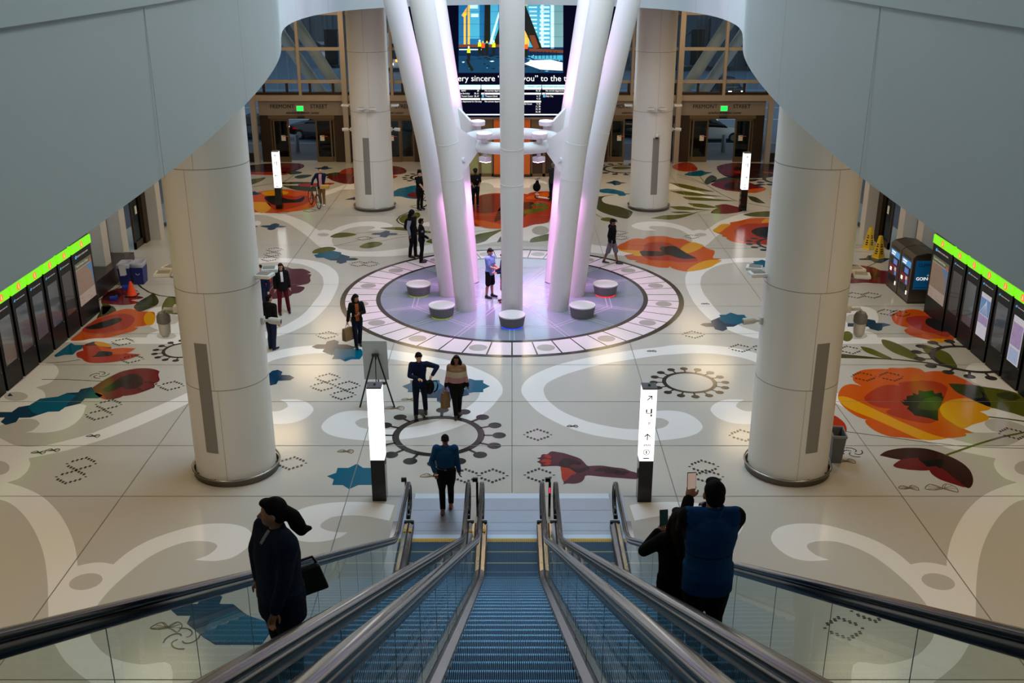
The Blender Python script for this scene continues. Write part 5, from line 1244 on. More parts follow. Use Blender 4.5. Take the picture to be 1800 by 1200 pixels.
# bollards
BOL = mat('bollard_steel', (120, 128, 140), 0.35, 0.7)
for i, x in enumerate((-12.8, -10.5, -8.4, -6.1, 5.6, 7.9, 10.3, 12.6, 14.9)):
    m = MB(); m.lathe((0, 0, 0), [(0.13, -0.02), (0.13, 0.95), (0.11, 1.0), (0.02, 1.01)], 18)
    o = m.build('bollard', BOL, loc=(x, 61.2, 0), autos=True)
    tag(o, 'grey steel bollard outside the glass, %s on the %s' % (['first from the corner', 'second from the corner', 'third from the corner', 'fourth from the corner', 'nearest the centre block', 'second from the centre block', 'third from the centre block', 'fourth from the centre block', 'fifth from the centre block'][i], 'left' if x < 0 else 'right'), 'bollard', 'bollards along the street')
CARGL = mat('car_glass', (18, 22, 28), 0.08)
TYRE = mat('tyre', (16, 16, 17), 0.7)
TAIL = mat('tail_lamp', (255, 24, 20), 0.3, emit=5.0)
HEAD = mat('head_lamp', (255, 250, 235), 0.3, emit=6.0)
def car(x, y, rz, paint, label, L=4.6, Wd=1.8, Hh=1.45, van=False, tails=True):
    t = thing('car', label, 'car', (x, y, -0.15), rz)
    pm = mat('paint_%d_%d_%d' % paint, paint, 0.22, 0.2, coat=0.5)
    m = MB()
    def sec(xx, z0, z1, w, tp): return [(xx, -w, z0), (xx, -w, z0 + (z1 - z0) * .6), (xx, -w * tp, z1), (xx, w * tp, z1), (xx, w, z0 + (z1 - z0) * .6), (xx, w, z0)]
    hw = Wd / 2; h = Hh
    if van: st = [(-L / 2, 0.4, 1.0, .9), (-L / 2 + .05, 0.3, h * .8, 1), (L / 2 - 1.3, .3, h * .8, 1), (L / 2 - .9, .3, h * .55, 1), (L / 2 - .05, .3, h * .48, .95), (L / 2, .4, h * .4, .85)]
    else: st = [(-L / 2, .42, h * .55, .85), (-L / 2 + .12, .3, h * .64, .95), (-L / 2 + 1.0, .25, h * .66, 1), (L / 2 - 1.2, .25, h * .63, 1), (L / 2 - .12, .3, h * .55, .95), (L / 2, .42, h * .46, .85)]
    m.loft([sec(a, b, c, hw * d, .9) for a, b, c, d in st]); m.build('body', pm, t, bevel=0.04, autos=True)
    m = MB(); zb = h * (.8 if van else .63)
    cab = [(-L / 2 + (.1 if van else .45), zb - .02, zb + .02, .92), (-L / 2 + (.25 if van else 1.0), zb, h, .86), (L / 2 - (1.5 if van else 2.1), zb, h, .86), (L / 2 - (1.0 if van else 1.25), zb - .02, zb + .02, .92)]
    m.loft([sec(a, b, c, hw * d, .88) for a, b, c, d in cab]); m.build('window_band', CARGL, t, autos=True)
    m = MB(); m.b2(-L / 2 + (.3 if van else 1.05), L / 2 - (1.55 if van else 2.1), -hw * .76, hw * .76, h - 0.01, h + .02); m.build('roof', pm, t, bevel=0.01)
    for wx in (-L / 2 + .85, L / 2 - .85):
        for wy in (-1, 1):
            m = MB(); m.tube([(wx, wy * hw * .82, .32), (wx, wy * hw * 1.01, .32)], .32, 22); wl = m.build('wheel', TYRE, t, autos=True)
            m = MB(); m.tube([(wx, wy * hw * 1.0, .32), (wx, wy * hw * 1.025, .32)], .2, 14); m.build('hub', STEEL, wl, autos=True)
    for wy in (-1, 1):
        m = MB(); m.box((-L / 2 - .005, wy * hw * .66, h * .52), (.06, .3, .14)); m.build('tail_light', TAIL, t)
        m = MB(); m.box((L / 2 - .03, wy * hw * .62, h * .42), (.08, .3, .13)); m.build('head_light', HEAD if tails else GREYP, t)
    return t
car(-11.9, 66.5, 2.75, (28, 28, 32), 'dark car with red tail lights seen through the far left doors', Hh=1.7, L=4.8)
car(-17.0, 67.0, 3.0, (40, 44, 60), 'dark blue car seen past the left end of the glass front')
car(12.4, 66.0, 0.0, (196, 200, 200), 'silver car parked across the far right doors', Hh=1.5, L=4.9, tails=False)
car(7.3, 68, 2.6, (26, 26, 30), 'dark car with red tail lights behind the back right column', Hh=1.5)
car(-19.7, 113.0, -1.3, (214, 218, 220), 'white van driving up the street at the upper left', L=5.4, Wd=2.0, Hh=2.3, van=True)
car(18.0, 88.0, -1.4, (24, 26, 30), 'dark car with bright headlights at the upper right', Hh=1.5)
car(20, 67, 0.1, (30, 34, 48), 'dark car seen past the right end of the glass front')
# bus on the left of the tubes
t = thing('bus', 'white bus with an amber light between the back left column and the tubes', 'bus', (-11.9, 112, -0.15), -1.45)
m = MB(); m.b2(-5.5, 5.5, -1.25, 1.25, 0.4, 3.1); m.build('body', WHITEP, t, bevel=0.15)
m = MB(); m.b2(5.48, 5.53, -1.1, 1.1, 1.3, 2.8); m.b2(-5, 5, -1.27, 1.27, 1.5, 2.6); m.build('window_band', CARGL, t)
for wx in (-3.6, 3.6):
    for wy in (-1, 1): m = MB(); m.tube([(wx, wy * 1.05, .5), (wx, wy * 1.28, .5)], .5, 20); m.build('wheel', TYRE, t, autos=True)
m = MB(); m.box((5.54, 0, 1.15), (.05, 1.0, .2)); m.build('amber_light', mat('amber', (255, 150, 30), 0.4, emit=4.0), t)
for wy in (-1, 1): m = MB(); m.box((5.54, wy * .9, .8), (.05, .3, .16)); m.build('head_light', HEAD, t)
# traffic lights
for (x, y, lab, s) in ((-12.0, 70.5, 'black traffic signal seen from behind on the left', -1), (12.3, 70.5, 'black traffic signal on a curved arm on the right', 1)):
    t = thing('traffic_signal', lab, 'traffic light', (x, y, -0.15))
    px = -s * 1.2 if s > 0 else 1.6
    m = MB(); m.tube([(px, 0, 0), (px, 0, 5.4)], 0.10, 12); m.build('pole', mat('signal_pole', (58, 72, 82), 0.5), t, autos=True)
    m = MB(); m.tube([(px, 0, 5.3), (px * .8, 0, 6.0), (px * .3, 0, 6.5), (0.0, 0, 6.5)], 0.07, 10); m.build('arm', mat('signal_pole', (58, 72, 82), 0.5), t, smooth=True)
    m = MB(); m.box((0, 0, 5.4), (0.85, 0.3, 2.3)); m.build('signal_head', BLACKP, t, bevel=0.03)
    for k in range(3): m = MB(); m.box((0.18 * s, 0.2, 4.7 + 0.65 * k), (0.4, 0.3, 0.06)); m.build('visor', BLACKP, t)
# street furniture on the right: lit street sign, black drum
t = thing('street_sign', 'small lit white sign with red letters outside the right glass', 'sign', (9.6, 66.8, -0.02))
m = MB(); m.tube([(0, 0, 0), (0, 0, 4.9)], 0.05, 10); m.build('pole', BOL, t)
m = MB(); m.box((0, 0, 5.15), (1.0, 0.1, 0.42)); m.build('lit_face', LIT, t)
m = MB(); m.box((-0.2, -0.055, 5.2), (0.3, 0.01, 0.12)); m.build('red_mark', RINK, t)
# ================================================================== INFORMATION PANELS
KB = mat('kiosk_black', (9, 8, 9), 0.3, spec=0.15)
KG = mat('kiosk_green', (118, 226, 16), 0.35, emit=0.85)
KG2 = mat('kiosk_green_deep', (16, 150, 20), 0.35, emit=0.5)
KO = mat('kiosk_orange', (238, 130, 26), 0.4, emit=0.8)
KW = mat('kiosk_white', (250, 244, 232), 0.4, emit=0.9)
KT = mat('kiosk_text', (206, 208, 212), 0.5, emit=0.35)
KBL = mat('kiosk_blue', (60, 160, 220), 0.4, emit=0.5)
KS = mat('kiosk_screen_off', (66, 66, 74), 0.06, spec=0.8)
MAPB = mat('map_paper', (196, 184, 176), 0.4, emit=0.12)
MAPG = mat('map_header', (110, 122, 84), 0.4, emit=0.1)
MAPW = mat('map_water', (98, 142, 196), 0.4, emit=0.15)
MAPR = mat('map_red', (200, 110, 96), 0.4, emit=0.15)
MAPL = mat('map_land', (160, 140, 124), 0.4, emit=0.12, noise=0.25, nscale=16)
POSW = mat('poster_pale', (206, 210, 226), 0.4, emit=0.35, noise=0.06, nscale=9)
POSB = mat('poster_blue', (108, 150, 206), 0.4, emit=0.3, noise=0.2, nscale=10)
POSP = mat('poster_lilac', (170, 150, 200), 0.4, emit=0.3, noise=0.3, nscale=12)
TOPD = mat('kiosk_top', (66, 76, 84), 0.5)
XK = 13.57
units = [(30.42, 31.94)] + [(30.42 - 1.015 * (k + 1) + 0.01, 30.42 - 1.015 * (k + 1) + 0.895) for k in range(7)]
ordn = ['wide map panel at the far end', 'second panel from the far end', 'third panel from the far end', 'fourth panel from the far end', 'fifth panel from the far end', 'sixth panel from the far end', 'seventh panel from the far end', 'eighth panel from the far end']
for sx, side in ((-1, 'left'), (1, 'right')):
    for i, (y0, y1) in enumerate(units):
        w = y1 - y0
        poster = (side == 'right' and i in (3, 5))
        extra = 'showing a city map' if i == 0 else ('showing a bright pale poster' if poster else 'with a dark glossy screen')
        t = thing('information_panel', 'black information panel with green top, %s wall, %s' % (side, ordn[i]), 'information panel', (sx * XK, (y0 + y1) / 2, 0), PI / 2 if sx < 0 else -PI / 2, 'information panels on the %s wall' % side)
        # local frame: front faces -Y, x along the row
        hw = w / 2; D = 0.42
        m = MB(); m.b2(-hw, hw, 0, D, 0, 2.35); m.build('body', KB, t)
        m = MB(); m.b2(-hw - 0.06, hw + 0.06, 0.05, D, 0, 2.34); m.build('side_column', KB, t)
        m = MB(); m.b2(-hw, hw, -0.03, D - 0.06, 2.35, 2.62); m.build('header_light', KG, t)
        m = MB(); m.b2(-hw - 0.065, hw + 0.065, 0.09, D - 0.1, 2.352, 2.618); m.build('header_return', KG2, t)
        m = MB(); m.b2(-hw + 0.02, hw - 0.02, 0.02, D - 0.1, 2.62, 2.635); m.build('top_cover', TOPD, t)
        m = MB(); m.b2(-hw + 0.02, hw - 0.02, 0.22, 0.25, 2.635, 2.642); m.b2(-hw + 0.02, hw - 0.02, 0.29, 0.33, 2.635, 2.642); m.build('top_line', KW, t)
        m = MB()
        m.prism([(0.105 * math.cos(2 * PI * k / 20), 2.485 + 0.105 * math.sin(2 * PI * k / 20)) for k in range(20)], 'y', -0.034, -0.03); bd = m.build('info_disc', KO, t)
        text('i', 0.2, (0, -0.038, 2.485), (PI / 2, 0, 0), KW, bd, 'lettering', depth=0.002)
        text('salesforce transit center', 0.088 if i == 0 else 0.052, (0.05, -0.004, 2.18 if i == 0 else 2.16), (PI / 2, 0, 0), KT, t, 'lettering', depth=0.001)
        lx = -0.46 if i == 0 else -0.29
        m = MB()
        for a, b, r in ((0, 0, .04), (0.03, 0.012, .034), (-0.03, -0.008, .03)):
            rr = r * (1.35 if i == 0 else 0.8)
            m.prism([(lx + a + rr * math.cos(2 * PI * k / 12), (2.18 if i == 0 else 2.16) + b + rr * math.sin(2 * PI * k / 12)) for k in range(12)], 'y', -0.004 - 0.001 * r * 10, -0.002)
        m.build('cloud_mark', KBL, t)
        if i == 0:
            m = MB(); m.b2(-0.63, 0.63, -0.006, 0.0, 0.62, 1.98); mp = m.build('map_poster', MAPB, t)
            m = MB(); m.b2(-0.63, 0.63, -0.009, -0.006, 1.80, 1.98); m.build('map_header', MAPG, mp)
            text('Transit Routes & Stops', 0.10, (-0.1, -0.011, 1.90), (PI / 2, 0, 0), KT, mp, 'lettering', depth=0.001)
            m = MB(); m.b2(-0.62, 0.62, -0.009, -0.006, 0.98, 1.77); m.build('map_area', MAPL, mp)
            m = MB(); m.prism([(0.62, 1.77), (0.12, 1.77), (0.3, 1.62), (0.5, 1.5), (0.55, 1.2), (0.62, 1.0)], 'y', -0.011, -0.009); m.build('map_bay', MAPW, mp)
            m = MB()
            random.seed(i + 5)
            for k in range(7): m.box((random.uniform(-.5, .1), -0.0105, random.uniform(1.1, 1.7)), (0.35, 0.002, 0.008), (0, random.uniform(-1, 1), 0))
            for k in range(6): m.box((random.uniform(-.5, .4), -0.0105, 0.65 + 0.045 * k), (0.2, 0.002, 0.012))
            m.build('map_routes', MAPR, mp)
            m = MB(); m.prism([(0.52 + 0.07 * math.cos(2 * PI * k / 16), 1.84 + 0.07 * math.sin(2 * PI * k / 16)) for k in range(16)], 'y', -0.013, -0.009); m.build('map_badge', MAPR, mp)
        elif poster:
            m = MB(); m.b2(-0.31, 0.31, -0.006, 0.0, 0.62, 1.92); mp = m.build('poster', POSW, t)
            if i == 3:
                m = MB(); m.b2(-0.30, 0.30, -0.009, -0.006, 1.30, 1.78); m.build('poster_photo', POSB, mp)
                m = MB(); m.b2(-0.30, 0.30, -0.009, -0.006, 1.02, 1.28); m.build('poster_band', POSP, mp)
                m = MB()
                for k in range(5): m.box((-0.1 + 0.06 * k, -0.010, 1.5), (0.02, 0.003, 0.5), (0, 0.7 - 0.25 * k, 0))
                m.build('poster_lines', POSW, mp)
            else:
                m = MB(); m.b2(-0.28, 0.28, -0.009, -0.006, 1.10, 1.74); m.build('poster_drawing', POSP, mp)
                m = MB()
                for k in range(9): m.box((0, -0.009, 0.68 + 0.042 * k), (0.5, 0.004, 0.016))
                m.build('poster_text', POSB, mp)
        else:
            m = MB(); m.b2(-0.32, 0.32, -0.006, 0.0, 0.66, 1.94); m.build('screen', KS, t)
        m = MB(); m.box((hw - 0.06, -0.004, 0.60), (0.02, 0.006, 0.02)); m.build('lock', GREYP, t)
# ================================================================== TICKET MACHINES
TM = mat('machine_steel', (104, 96, 86), 0.36, 0.75, noise=0.05, nscale=8)
TMD = mat('machine_hood', (74, 70, 66), 0.42, 0.6)
SCRB = mat('machine_screen', (70, 150, 220), 0.3, emit=0.5)
SCRR = mat('machine_red', (150, 34, 44), 0.4)
POST = mat('side_poster', (10, 108, 172), 0.45, emit=0.08)
POSTD = mat('poster_dark', (8, 40, 110), 0.5)
for (yc, lab) in ((33.22, 'near steel ticket machine with a blue poster on its side'), (34.28, 'far steel ticket machine behind the one with the side poster')):
    t = thing('ticket_machine', lab, 'ticket machine', (13.30, yc, 0), -PI / 2, 'ticket machines')
    m = MB(); m.b2(-0.5, 0.5, 0, 0.85, 0.0, 0.06); m.build('plinth', TMD, t)
    m = MB(); m.prism([(0.0, 0.06), (0.0, 1.55), (0.10, 1.66), (0.85, 1.66), (0.85, 0.06)], 'x', -0.5, 0.5); m.build('body', TM, t, bevel=0.012)
    m = MB(); m.prism([(-0.02, 1.55), (0.10, 1.68), (0.45, 1.76), (0.87, 1.70), (0.87, 1.62), (0.10, 1.62)], 'x', -0.51, 0.51); m.build('hood', TMD, t, bevel=0.01)
    m = MB(); m.b2(-0.3, 0.3, -0.012, 0.0, 1.46, 1.52); m.build('slot', BLACKP, t)
    m = MB(); m.b2(-0.4, 0.4, -0.01, 0.0, 1.20, 1.40); s = m.build('top_sign', SCRB, t)
    m = MB(); m.b2(-0.3, 0.05, -0.013, -0.01, 1.32, 1.36); m.b2(-0.3, 0.0, -0.013, -0.01, 1.24, 1.28); m.build('sign_lettering', KW, s)
    m = MB(); m.b2(-0.36, 0.36, -0.012, 0.0, 0.92, 1.16); m.build('bezel', BLACKP, t)
    m = MB(); m.b2(-0.05, 0.28, -0.018, -0.012, 0.95, 1.13); m.build('touch_screen', mat('machine_lcd', (90, 120, 200), 0.2, emit=0.5), t)
    m = MB(); m.b2(-0.38, 0.38, -0.012, 0.0, 0.58, 0.90); pn = m.build('payment_panel', SCRR, t)
    for (x, z, mm) in ((-0.22, 0.72, KW), (0.18, 0.80, KT), (0.22, 0.66, SCRB)):
        m = MB(); m.box((x, -0.016, z), (0.14, 0.01, 0.12)); m.build('payment_reader', mm, pn)
    m = MB(); m.b2(-0.34, 0.2, -0.014, 0.0, 0.30, 0.52); m.build('return_tray', BLACKP, t)
    m = MB(); m.box((0.30, -0.01, 0.33), (0.08, 0.012, 0.13)); m.build('white_tag', KW, t)
    if yc < 34:
        m = MB(); m.b2(0.5, 0.508, 0.12, 0.80, 0.50, 1.50); p = m.build('side_poster', POST, t)
        text('CLIPPER', 0.15, (0.512, 0.46, 1.34), (PI / 2, 0, PI / 2), POSTD, p, 'lettering')
        text('WHAT GETS YOU', 0.06, (0.512, 0.46, 0.99), (PI / 2, 0, PI / 2), KT, p, 'lettering') if False else text('GET', 0.075, (0.512, 0.60, 0.99), (PI / 2, 0, PI / 2), KT, p, 'lettering')
        text('GOING!', 0.155, (0.512, 0.46, 0.87), (PI / 2, 0, PI / 2), KW, p, 'lettering')
        m = MB(); m.b2(0.508, 0.512, 0.18, 0.55, 0.56, 0.575); m.b2(0.508, 0.514, 0.62, 0.76, 0.54, 0.64); m.build('small_print', POSTD, p)
# ================================================================== CLEANING CONES, BINS, CONE
WY = mat('wet_floor_yellow', (232, 186, 18), 0.45)
def wet_cone(x, y, label):
    t = thing('wet_floor_cone', label, 'floor sign', (x, y, 0), 0.5, 'yellow wet floor cones')
    def sq(r, z): return [(-r, -r, z), (r, -r, z), (r, r, z), (-r, r, z)]
    m = MB(); m.loft([sq(0.19, 0), sq(0.19, 0.03), sq(0.165, 0.05), sq(0.055, 0.86), sq(0.05, 0.88)]); m.build('body', WY, t, bevel=0.008)
    for s in range(4):
        R = s * PI / 2
        m = MB()
        for k, (z, w) in enumerate(((0.55, .08), (0.47, .10), (0.36, .09), (0.28, .13), (0.20, .11))):
            y_ = -(0.165 - (z - .05) * (0.11 / 0.81)) - 0.002
            m.box((0, y_, z), (w, 0.006, 0.045), (-0.135, 0, 0))
        o = m.build('printed_warning', BLACKP, t); o.rotation_euler = (0, 0, R)
wet_cone(14.25, 39.6, 'yellow wet floor cone farther from the ticket machines, by the right side door')
wet_cone(14.2, 38.3, 'yellow wet floor cone nearer to the ticket machines')
t = thing('hazard_post', 'orange and yellow traffic post outside the right side door', 'traffic post', (16.6, 40.6, -0.02))
m = MB(); m.lathe((0, 0, 0), [(0.22, 0), (0.22, 0.05), (0.10, 0.07), (0.09, 1.15), (0.03, 1.2)], 16); m.build('post', mat('hazard_orange', (226, 92, 20), 0.5), t, autos=True)
for z in (0.45, 0.8): m = MB(); m.cyl((0, 0), 0.105, z, z + 0.16, 16); m.build('yellow_band', WY, t)
t = thing('traffic_cone', 'orange traffic cone on the dark red flower beside the left information panels', 'traffic cone', (-13.1, 33.6, 0))
m = MB(); m.b2(-0.2, 0.2, -0.2, 0.2, 0, 0.03); m.build('base', BLACKP, t, bevel=0.01)
m = MB(); m.lathe((0, 0, 0), [(0.17, 0.03), (0.16, 0.05), (0.04, 0.5), (0.02, 0.51)], 24); m.build('cone', mat('cone_orange', (240, 70, 20), 0.45, emit=0.05), t, autos=True)
CB = mat('blue_foam', (20, 60, 170), 0.6)
for (px, py, lab) in ((221, 507, 'small blue pad on the floor behind the orange traffic cone'), (199.5, 526, 'small blue pad on the floor in front of the orange traffic cone')):
    x, y = fl(px, py); m = MB(); m.box((0, 0, 0.05), (0.24, 0.16, 0.10), (0, 0, 0.3)); m.box((0.1, 0.03, 0.09), (0.06, 0.10, 0.10)); o = m.build('floor_pad', CB, loc=(x, y, 0), bevel=0.015); tag(o, lab, 'pad')
BINB = mat('bin_blue', (22, 38, 112), 0.5)
LINER = mat('bin_liner', (176, 178, 196), 0.4)
for (x, y, lab, flap) in ((-13.75, 35.0, 'left blue recycling bin with a white liner hanging over its front', True), (-13.3, 35.1, 'right blue recycling bin with a white liner around its rim', False)):
    t = thing('recycling_bin', lab, 'bin', (x, y, 0), 0.05, 'blue recycling bins')
    def rc(w, d, z): return [(-w, -d, z), (w, -d, z), (w, d, z), (-w, d, z)]
    m = MB(); m.loft([rc(.17, .24, 0), rc(.205, .29, .74), rc(.19, .275, .74), rc(.16, .23, .04)]); m.build('bin_body', BINB, t, bevel=0.012)
    m = MB(); m.loft([rc(.19, .27, .60), rc(.212, .298, .66), rc(.222, .305, .76), rc(.20, .28, .80), rc(.185, .265, .78), rc(.17, .24, .55)], cap=False); m.build('bin_liner', LINER, t, smooth=True)
    m = MB(); m.torus((0, -.262, .42), .06, .012, 16, 8, axis='y', a0=PI, a1=2 * PI); m.build('handle', GREYP, t, smooth=True)
    if flap: m = MB(); m.loft([[(-.14, -.305, .74), (.10, -.305, .74), (.10, -.30, .74), (-.14, -.30, .74)], [(-.12, -.30, .36), (.11, -.29, .40), (.11, -.285, .40), (-.12, -.295, .36)]]); m.build('liner_flap', mat('liner_white', (214, 212, 216), 0.5), t)
GB = mat('bin_grey', (92, 96, 98), 0.5)
t = thing('slim_bin', 'slim grey waste bin behind the foot of the near right column', 'bin', (7.52, 21.35, 0), -0.12)
m = MB(); m.loft([rc(.11, .2, 0), rc(.15, .27, .70), rc(.135, .255, .70), rc(.10, .19, .05)]); m.build('bin_body', GB, t, bevel=0.01)
m = MB(); m.loft([rc(.155, .275, .66), rc(.165, .285, .68), rc(.165, .285, .73), rc(.14, .26, .73), rc(.135, .255, .66)], cap=False); m.build('rim', mat('bin_rim', (130, 134, 136), 0.5), t, bevel=0.005)
# ================================================================== EASEL WITH BOARD
t = thing('easel', 'black tripod easel standing behind the left lit sign post', 'easel', (-3.50, 24.3, 0))
m = MB(); m.tube([(-0.45, -0.02, 0.0), (-0.05, 0.1, 1.42)], 0.022, 8); m.build('leg', BLACKP, t)
m = MB(); m.tube([(0.45, -0.02, 0.0), (0.05, 0.1, 1.42)], 0.022, 8); m.build('leg', BLACKP, t)
m = MB(); m.tube([(0.0, 0.16, 1.42), (0.0, 0.62, 0.0)], 0.018, 8); m.build('leg', BLACKP, t)
m = MB(); m.tube([(0.0, 0.0, 0.62), (0.0, 0.1, 1.42)], 0.012, 8); m.build('centre_post', BLACKP, t)
m = MB(); m.b2(-0.24, 0.24, 0.02, 0.12, 0.62, 0.66); m.b2(-0.09, 0.09, 0.06, 0.14, 1.38, 1.44); m.build('ledge', BLACKP, t)
m = MB(); m.box((0, 0, 0), (0.64, 0.02, 1.12)); m.box((0, -0.012, -0.17), (0.54, 0.006, 0.74))
o = m.build('notice_board', mat('board_grey', (196, 202, 200), 0.55), bevel=0.004); o.location = (-3.52, 24.52, 1.22); o.rotation_euler = (0.10, 0, -0.03)
tag(o, 'pale grey board held up by the black easel, seen from behind', 'board')
# ================================================================== PEOPLE
SKIN = [mat('skin_light', (206, 156, 128), 0.5), mat('skin_tan', (170, 116, 84), 0.5), mat('skin_brown', (120, 78, 56), 0.5), mat('skin_dark', (74, 48, 38), 0.5)]
EYE_D = mat('eye_dark', (24, 18, 16), 0.3); LIPS = mat('lips', (140, 70, 64), 0.5)
HAIRB = mat('hair_black', (15, 12, 12), 0.75, spec=0.12, noise=0.3, nscale=40, bump=0.3); HAIRBR = mat('hair_brown', (38, 25, 19), 0.75, spec=0.12, noise=0.3, nscale=40, bump=0.3); HAIRG = mat('hair_grey', (112, 106, 100), 0.8, spec=0.12, noise=0.2, nscale=40, bump=0.3)
def cloth(name, c, n=0.12, s=30, b=0.0): return mat('cloth_' + name, c, 0.85, spec=0.15, noise=n, nscale=s, bump=b)
def remesh(m, name, mats, vox, smooth_it=3, parent=None, pick=None):
    me = bpy.data.meshes.new(name); bmesh.ops.recalc_face_normals(m.bm, faces=m.bm.faces); m.bm.to_mesh(me); m.bm.free()
    o = bpy.data.objects.new(name, me); COL.objects.link(o)
    r = o.modifiers.new('r', 'REMESH'); r.mode = 'VOXEL'; r.voxel_size = vox
    if smooth_it:
        s = o.modifiers.new('s', 'SMOOTH'); s.iterations = smooth_it; s.factor = 0.5
    bpy.context.view_layer.update()
    new = bpy.data.meshes.new_from_object(o.evaluated_get(bpy.context.evaluated_depsgraph_get()))
    o.modifiers.clear(); o.data = new; bpy.data.meshes.remove(me); new.name = name
    new.materials.clear()
    for mt in (mats if isinstance(mats, (list, tuple)) else [mats]): new.materials.append(mt)
    if pick:
        for p in new.polygons: p.material_index = pick(p.center)
    new.shade_smooth()
    if parent: o.parent = parent
    return o
def limb(m, pts, rad, n=12):
    """tapered limb: short cones with a ball at every joint"""
    pts = [Vector(p) for p in pts]
    for i in range(len(pts) - 1):
        a, b = pts[i], pts[i + 1]
        if (b - a).length < 1e-4: continue
        m.tube([a, b], [rad[i], rad[i + 1]], n)
    for p, r in zip(pts, rad): m.ell(p, (r, r, r), 10, 8)
def ik(a, t, l1, l2, pole):
    a, t = Vector(a), Vector(t); d = t - a; L = min(d.length, (l1 + l2) * 0.998); dn = d.normalized(); t = a + dn * L
    x = (l1 * l1 - l2 * l2 + L * L) / (2 * L); h = math.sqrt(max(0, l1 * l1 - x * x))
    p = Vector(pole); p = (p - dn * p.dot(dn)); p = p.normalized() if p.length > 1e-5 else Vector((0, 1, 0))
    return a + dn * x + p * h, t
def person(px, py, rz, label, h=1.75, z=0.0, pos=None, skin=0, hair='short', hairm=None, top=None, bottom=None, shoe=None, sleeves=1.0, legs=1.0, coat=0.0, lean=0.0, twist=0.0, bulk=1.0,
           footL=None, footR=None, handL=None, handR=None, poleL=None, poleR=None, head=(0, 0, 0), stripes=None, hat=None, tucked=False, female=False, vox=0.011, glasses=False, grip=0.4, extra=None, belt=None, collar=None, open_front=None, hood=False):
    """local frame: the person faces -Y, +X is the person's left"""
    s = h / 1.75
    x, y = pos if pos else fl(px, py, z)
    V = Vector
    hipz = 0.92
    fL = V(footL or (0.10, 0.0, 0.0)); fR = V(footR or (-0.10, 0.0, 0.0))
    reach = min(hipz, 0.90 + 0.0 * lean)
    off = V(((fL.x + fR.x) / 2 * 0.8, (fL.y + fR.y) / 2 * 0.7, 0))
    spread = max((fL - V((off.x, off.y, 0))).length, (fR - V((off.x, off.y, 0))).length)
    hipz = min(0.925, math.sqrt(max(0.3, 0.985 ** 2 - spread ** 2)) - 0.03)
    hip = V((off.x, off.y, hipz))
    R = Matrix.Rotation(lean, 3, 'X') @ Matrix.Rotation(twist, 3, 'Z')
    def up(v): return hip + R @ V(v)
    bw = bulk * (0.93 if female else 1.0)
    sh = 0.185 * (0.92 if female else 1.0)
    shL, shR = up((sh, 0, 0.50)), up((-sh, 0, 0.50))
    neck = up((0, 0.01, 0.565)); hd = neck + R @ V((0, -0.02, 0.135)) + V((head[0] * 0.05, -0.03 * head[1], 0))
    HR = Euler((head[1], head[0], head[2])).to_matrix() @ R
    def hp(v): return hd + HR @ V(v)
    ank = 0.075
    hL, hR = hip + R @ V((0.092, 0, 0)), hip + R @ V((-0.092, 0, 0))
    legs_ = []
    for hj, f in ((hL, fL), (hR, fR)):
        a = V((f.x, f.y + 0.03, f.z + ank)); k, a2 = ik(hj, a, 0.43, 0.42, (0.02 * (1 if hj is hL else -1), -1, 0)); legs_.append((hj, k, a2, f))
    dl = up((sh + 0.07, -0.02, -0.02)); dr = up((-sh - 0.07, -0.02, -0.02))
    tL, tR = V(handL) if handL else dl, V(handR) if handR else dr
    arms = []
    for sj, t_, pole, sg in ((shL, tL, poleL, 1), (shR, tR, poleR, -1)):
        e_, w_ = ik(sj, t_, 0.285, 0.255, pole or (0.35 * sg, 0.9, -0.25)); arms.append((sj, e_, w_, sg))
    # ---- body, one continuous surface
    m = MB()
    def torso(m, g, z0=-0.06, z1=0.52, bell=bulk, add=0.0):
        prof = [(-0.10, .135, .10, 0), (-0.02, .160 * bell, .115 * bell, 0.005), (0.10, .140 * bell, .100 * bell, 0), (0.20, .140 * bell, .100 * bell, -0.005), (0.34, .165 * bw, .115 * bw, -0.005), (0.45, .160 * bw, .100 * bw, 0.0), (0.52, .10, .07, 0.008), (0.56, .058, .056, 0.01)]
        rings = []
        for zz, rx, ry, yo in prof:
            if zz < z0 - 0.05 or zz > z1 + 0.02: continue
            rings.append([up(((rx + g) * math.cos(2 * PI * k / 18), yo + (ry + g) * math.sin(2 * PI * k / 18), zz)) for k in range(18)])
        m.loft(rings)
        m.tube([up((-sh, 0, .485)), up((sh, 0, .485))], [.062 + g, .062 + g], 12)
    torso(m, 0.0)
    limb(m, [up((0, .01, .50)), neck, hp((0, .015, -.05))], [.062, .055, .055])
    m.ell(hp((0, .012, .02)), (.074, .094, .098), 18, 14, HR.to_euler()); m.ell(hp((0, -.028, -.048)), (.054, .060, .062), 14, 10, HR.to_euler())
    limb(m, [hp((0, -.080, .012)), hp((0, -.106, -.022))], [.008, .015])
    for e_ in (-1, 1): m.ell(hp((.076 * e_, .012, -.005)), (.014, .022, .033), 8, 8, HR.to_euler())
    for hj, k, a, f in legs_:
        mid = hj.lerp(k, .5); cm = k.lerp(a, .3) + V((0, .02, 0))
        limb(m, [hj, mid, k, cm, a], [.088 * bw, .078 * bw, .055, .056, .040])
        limb(m, [a, V((f.x, f.y - .02, f.z + .045)), V((f.x, f.y - .14, f.z + .03))], [.04, .042, .030])
    hands = []
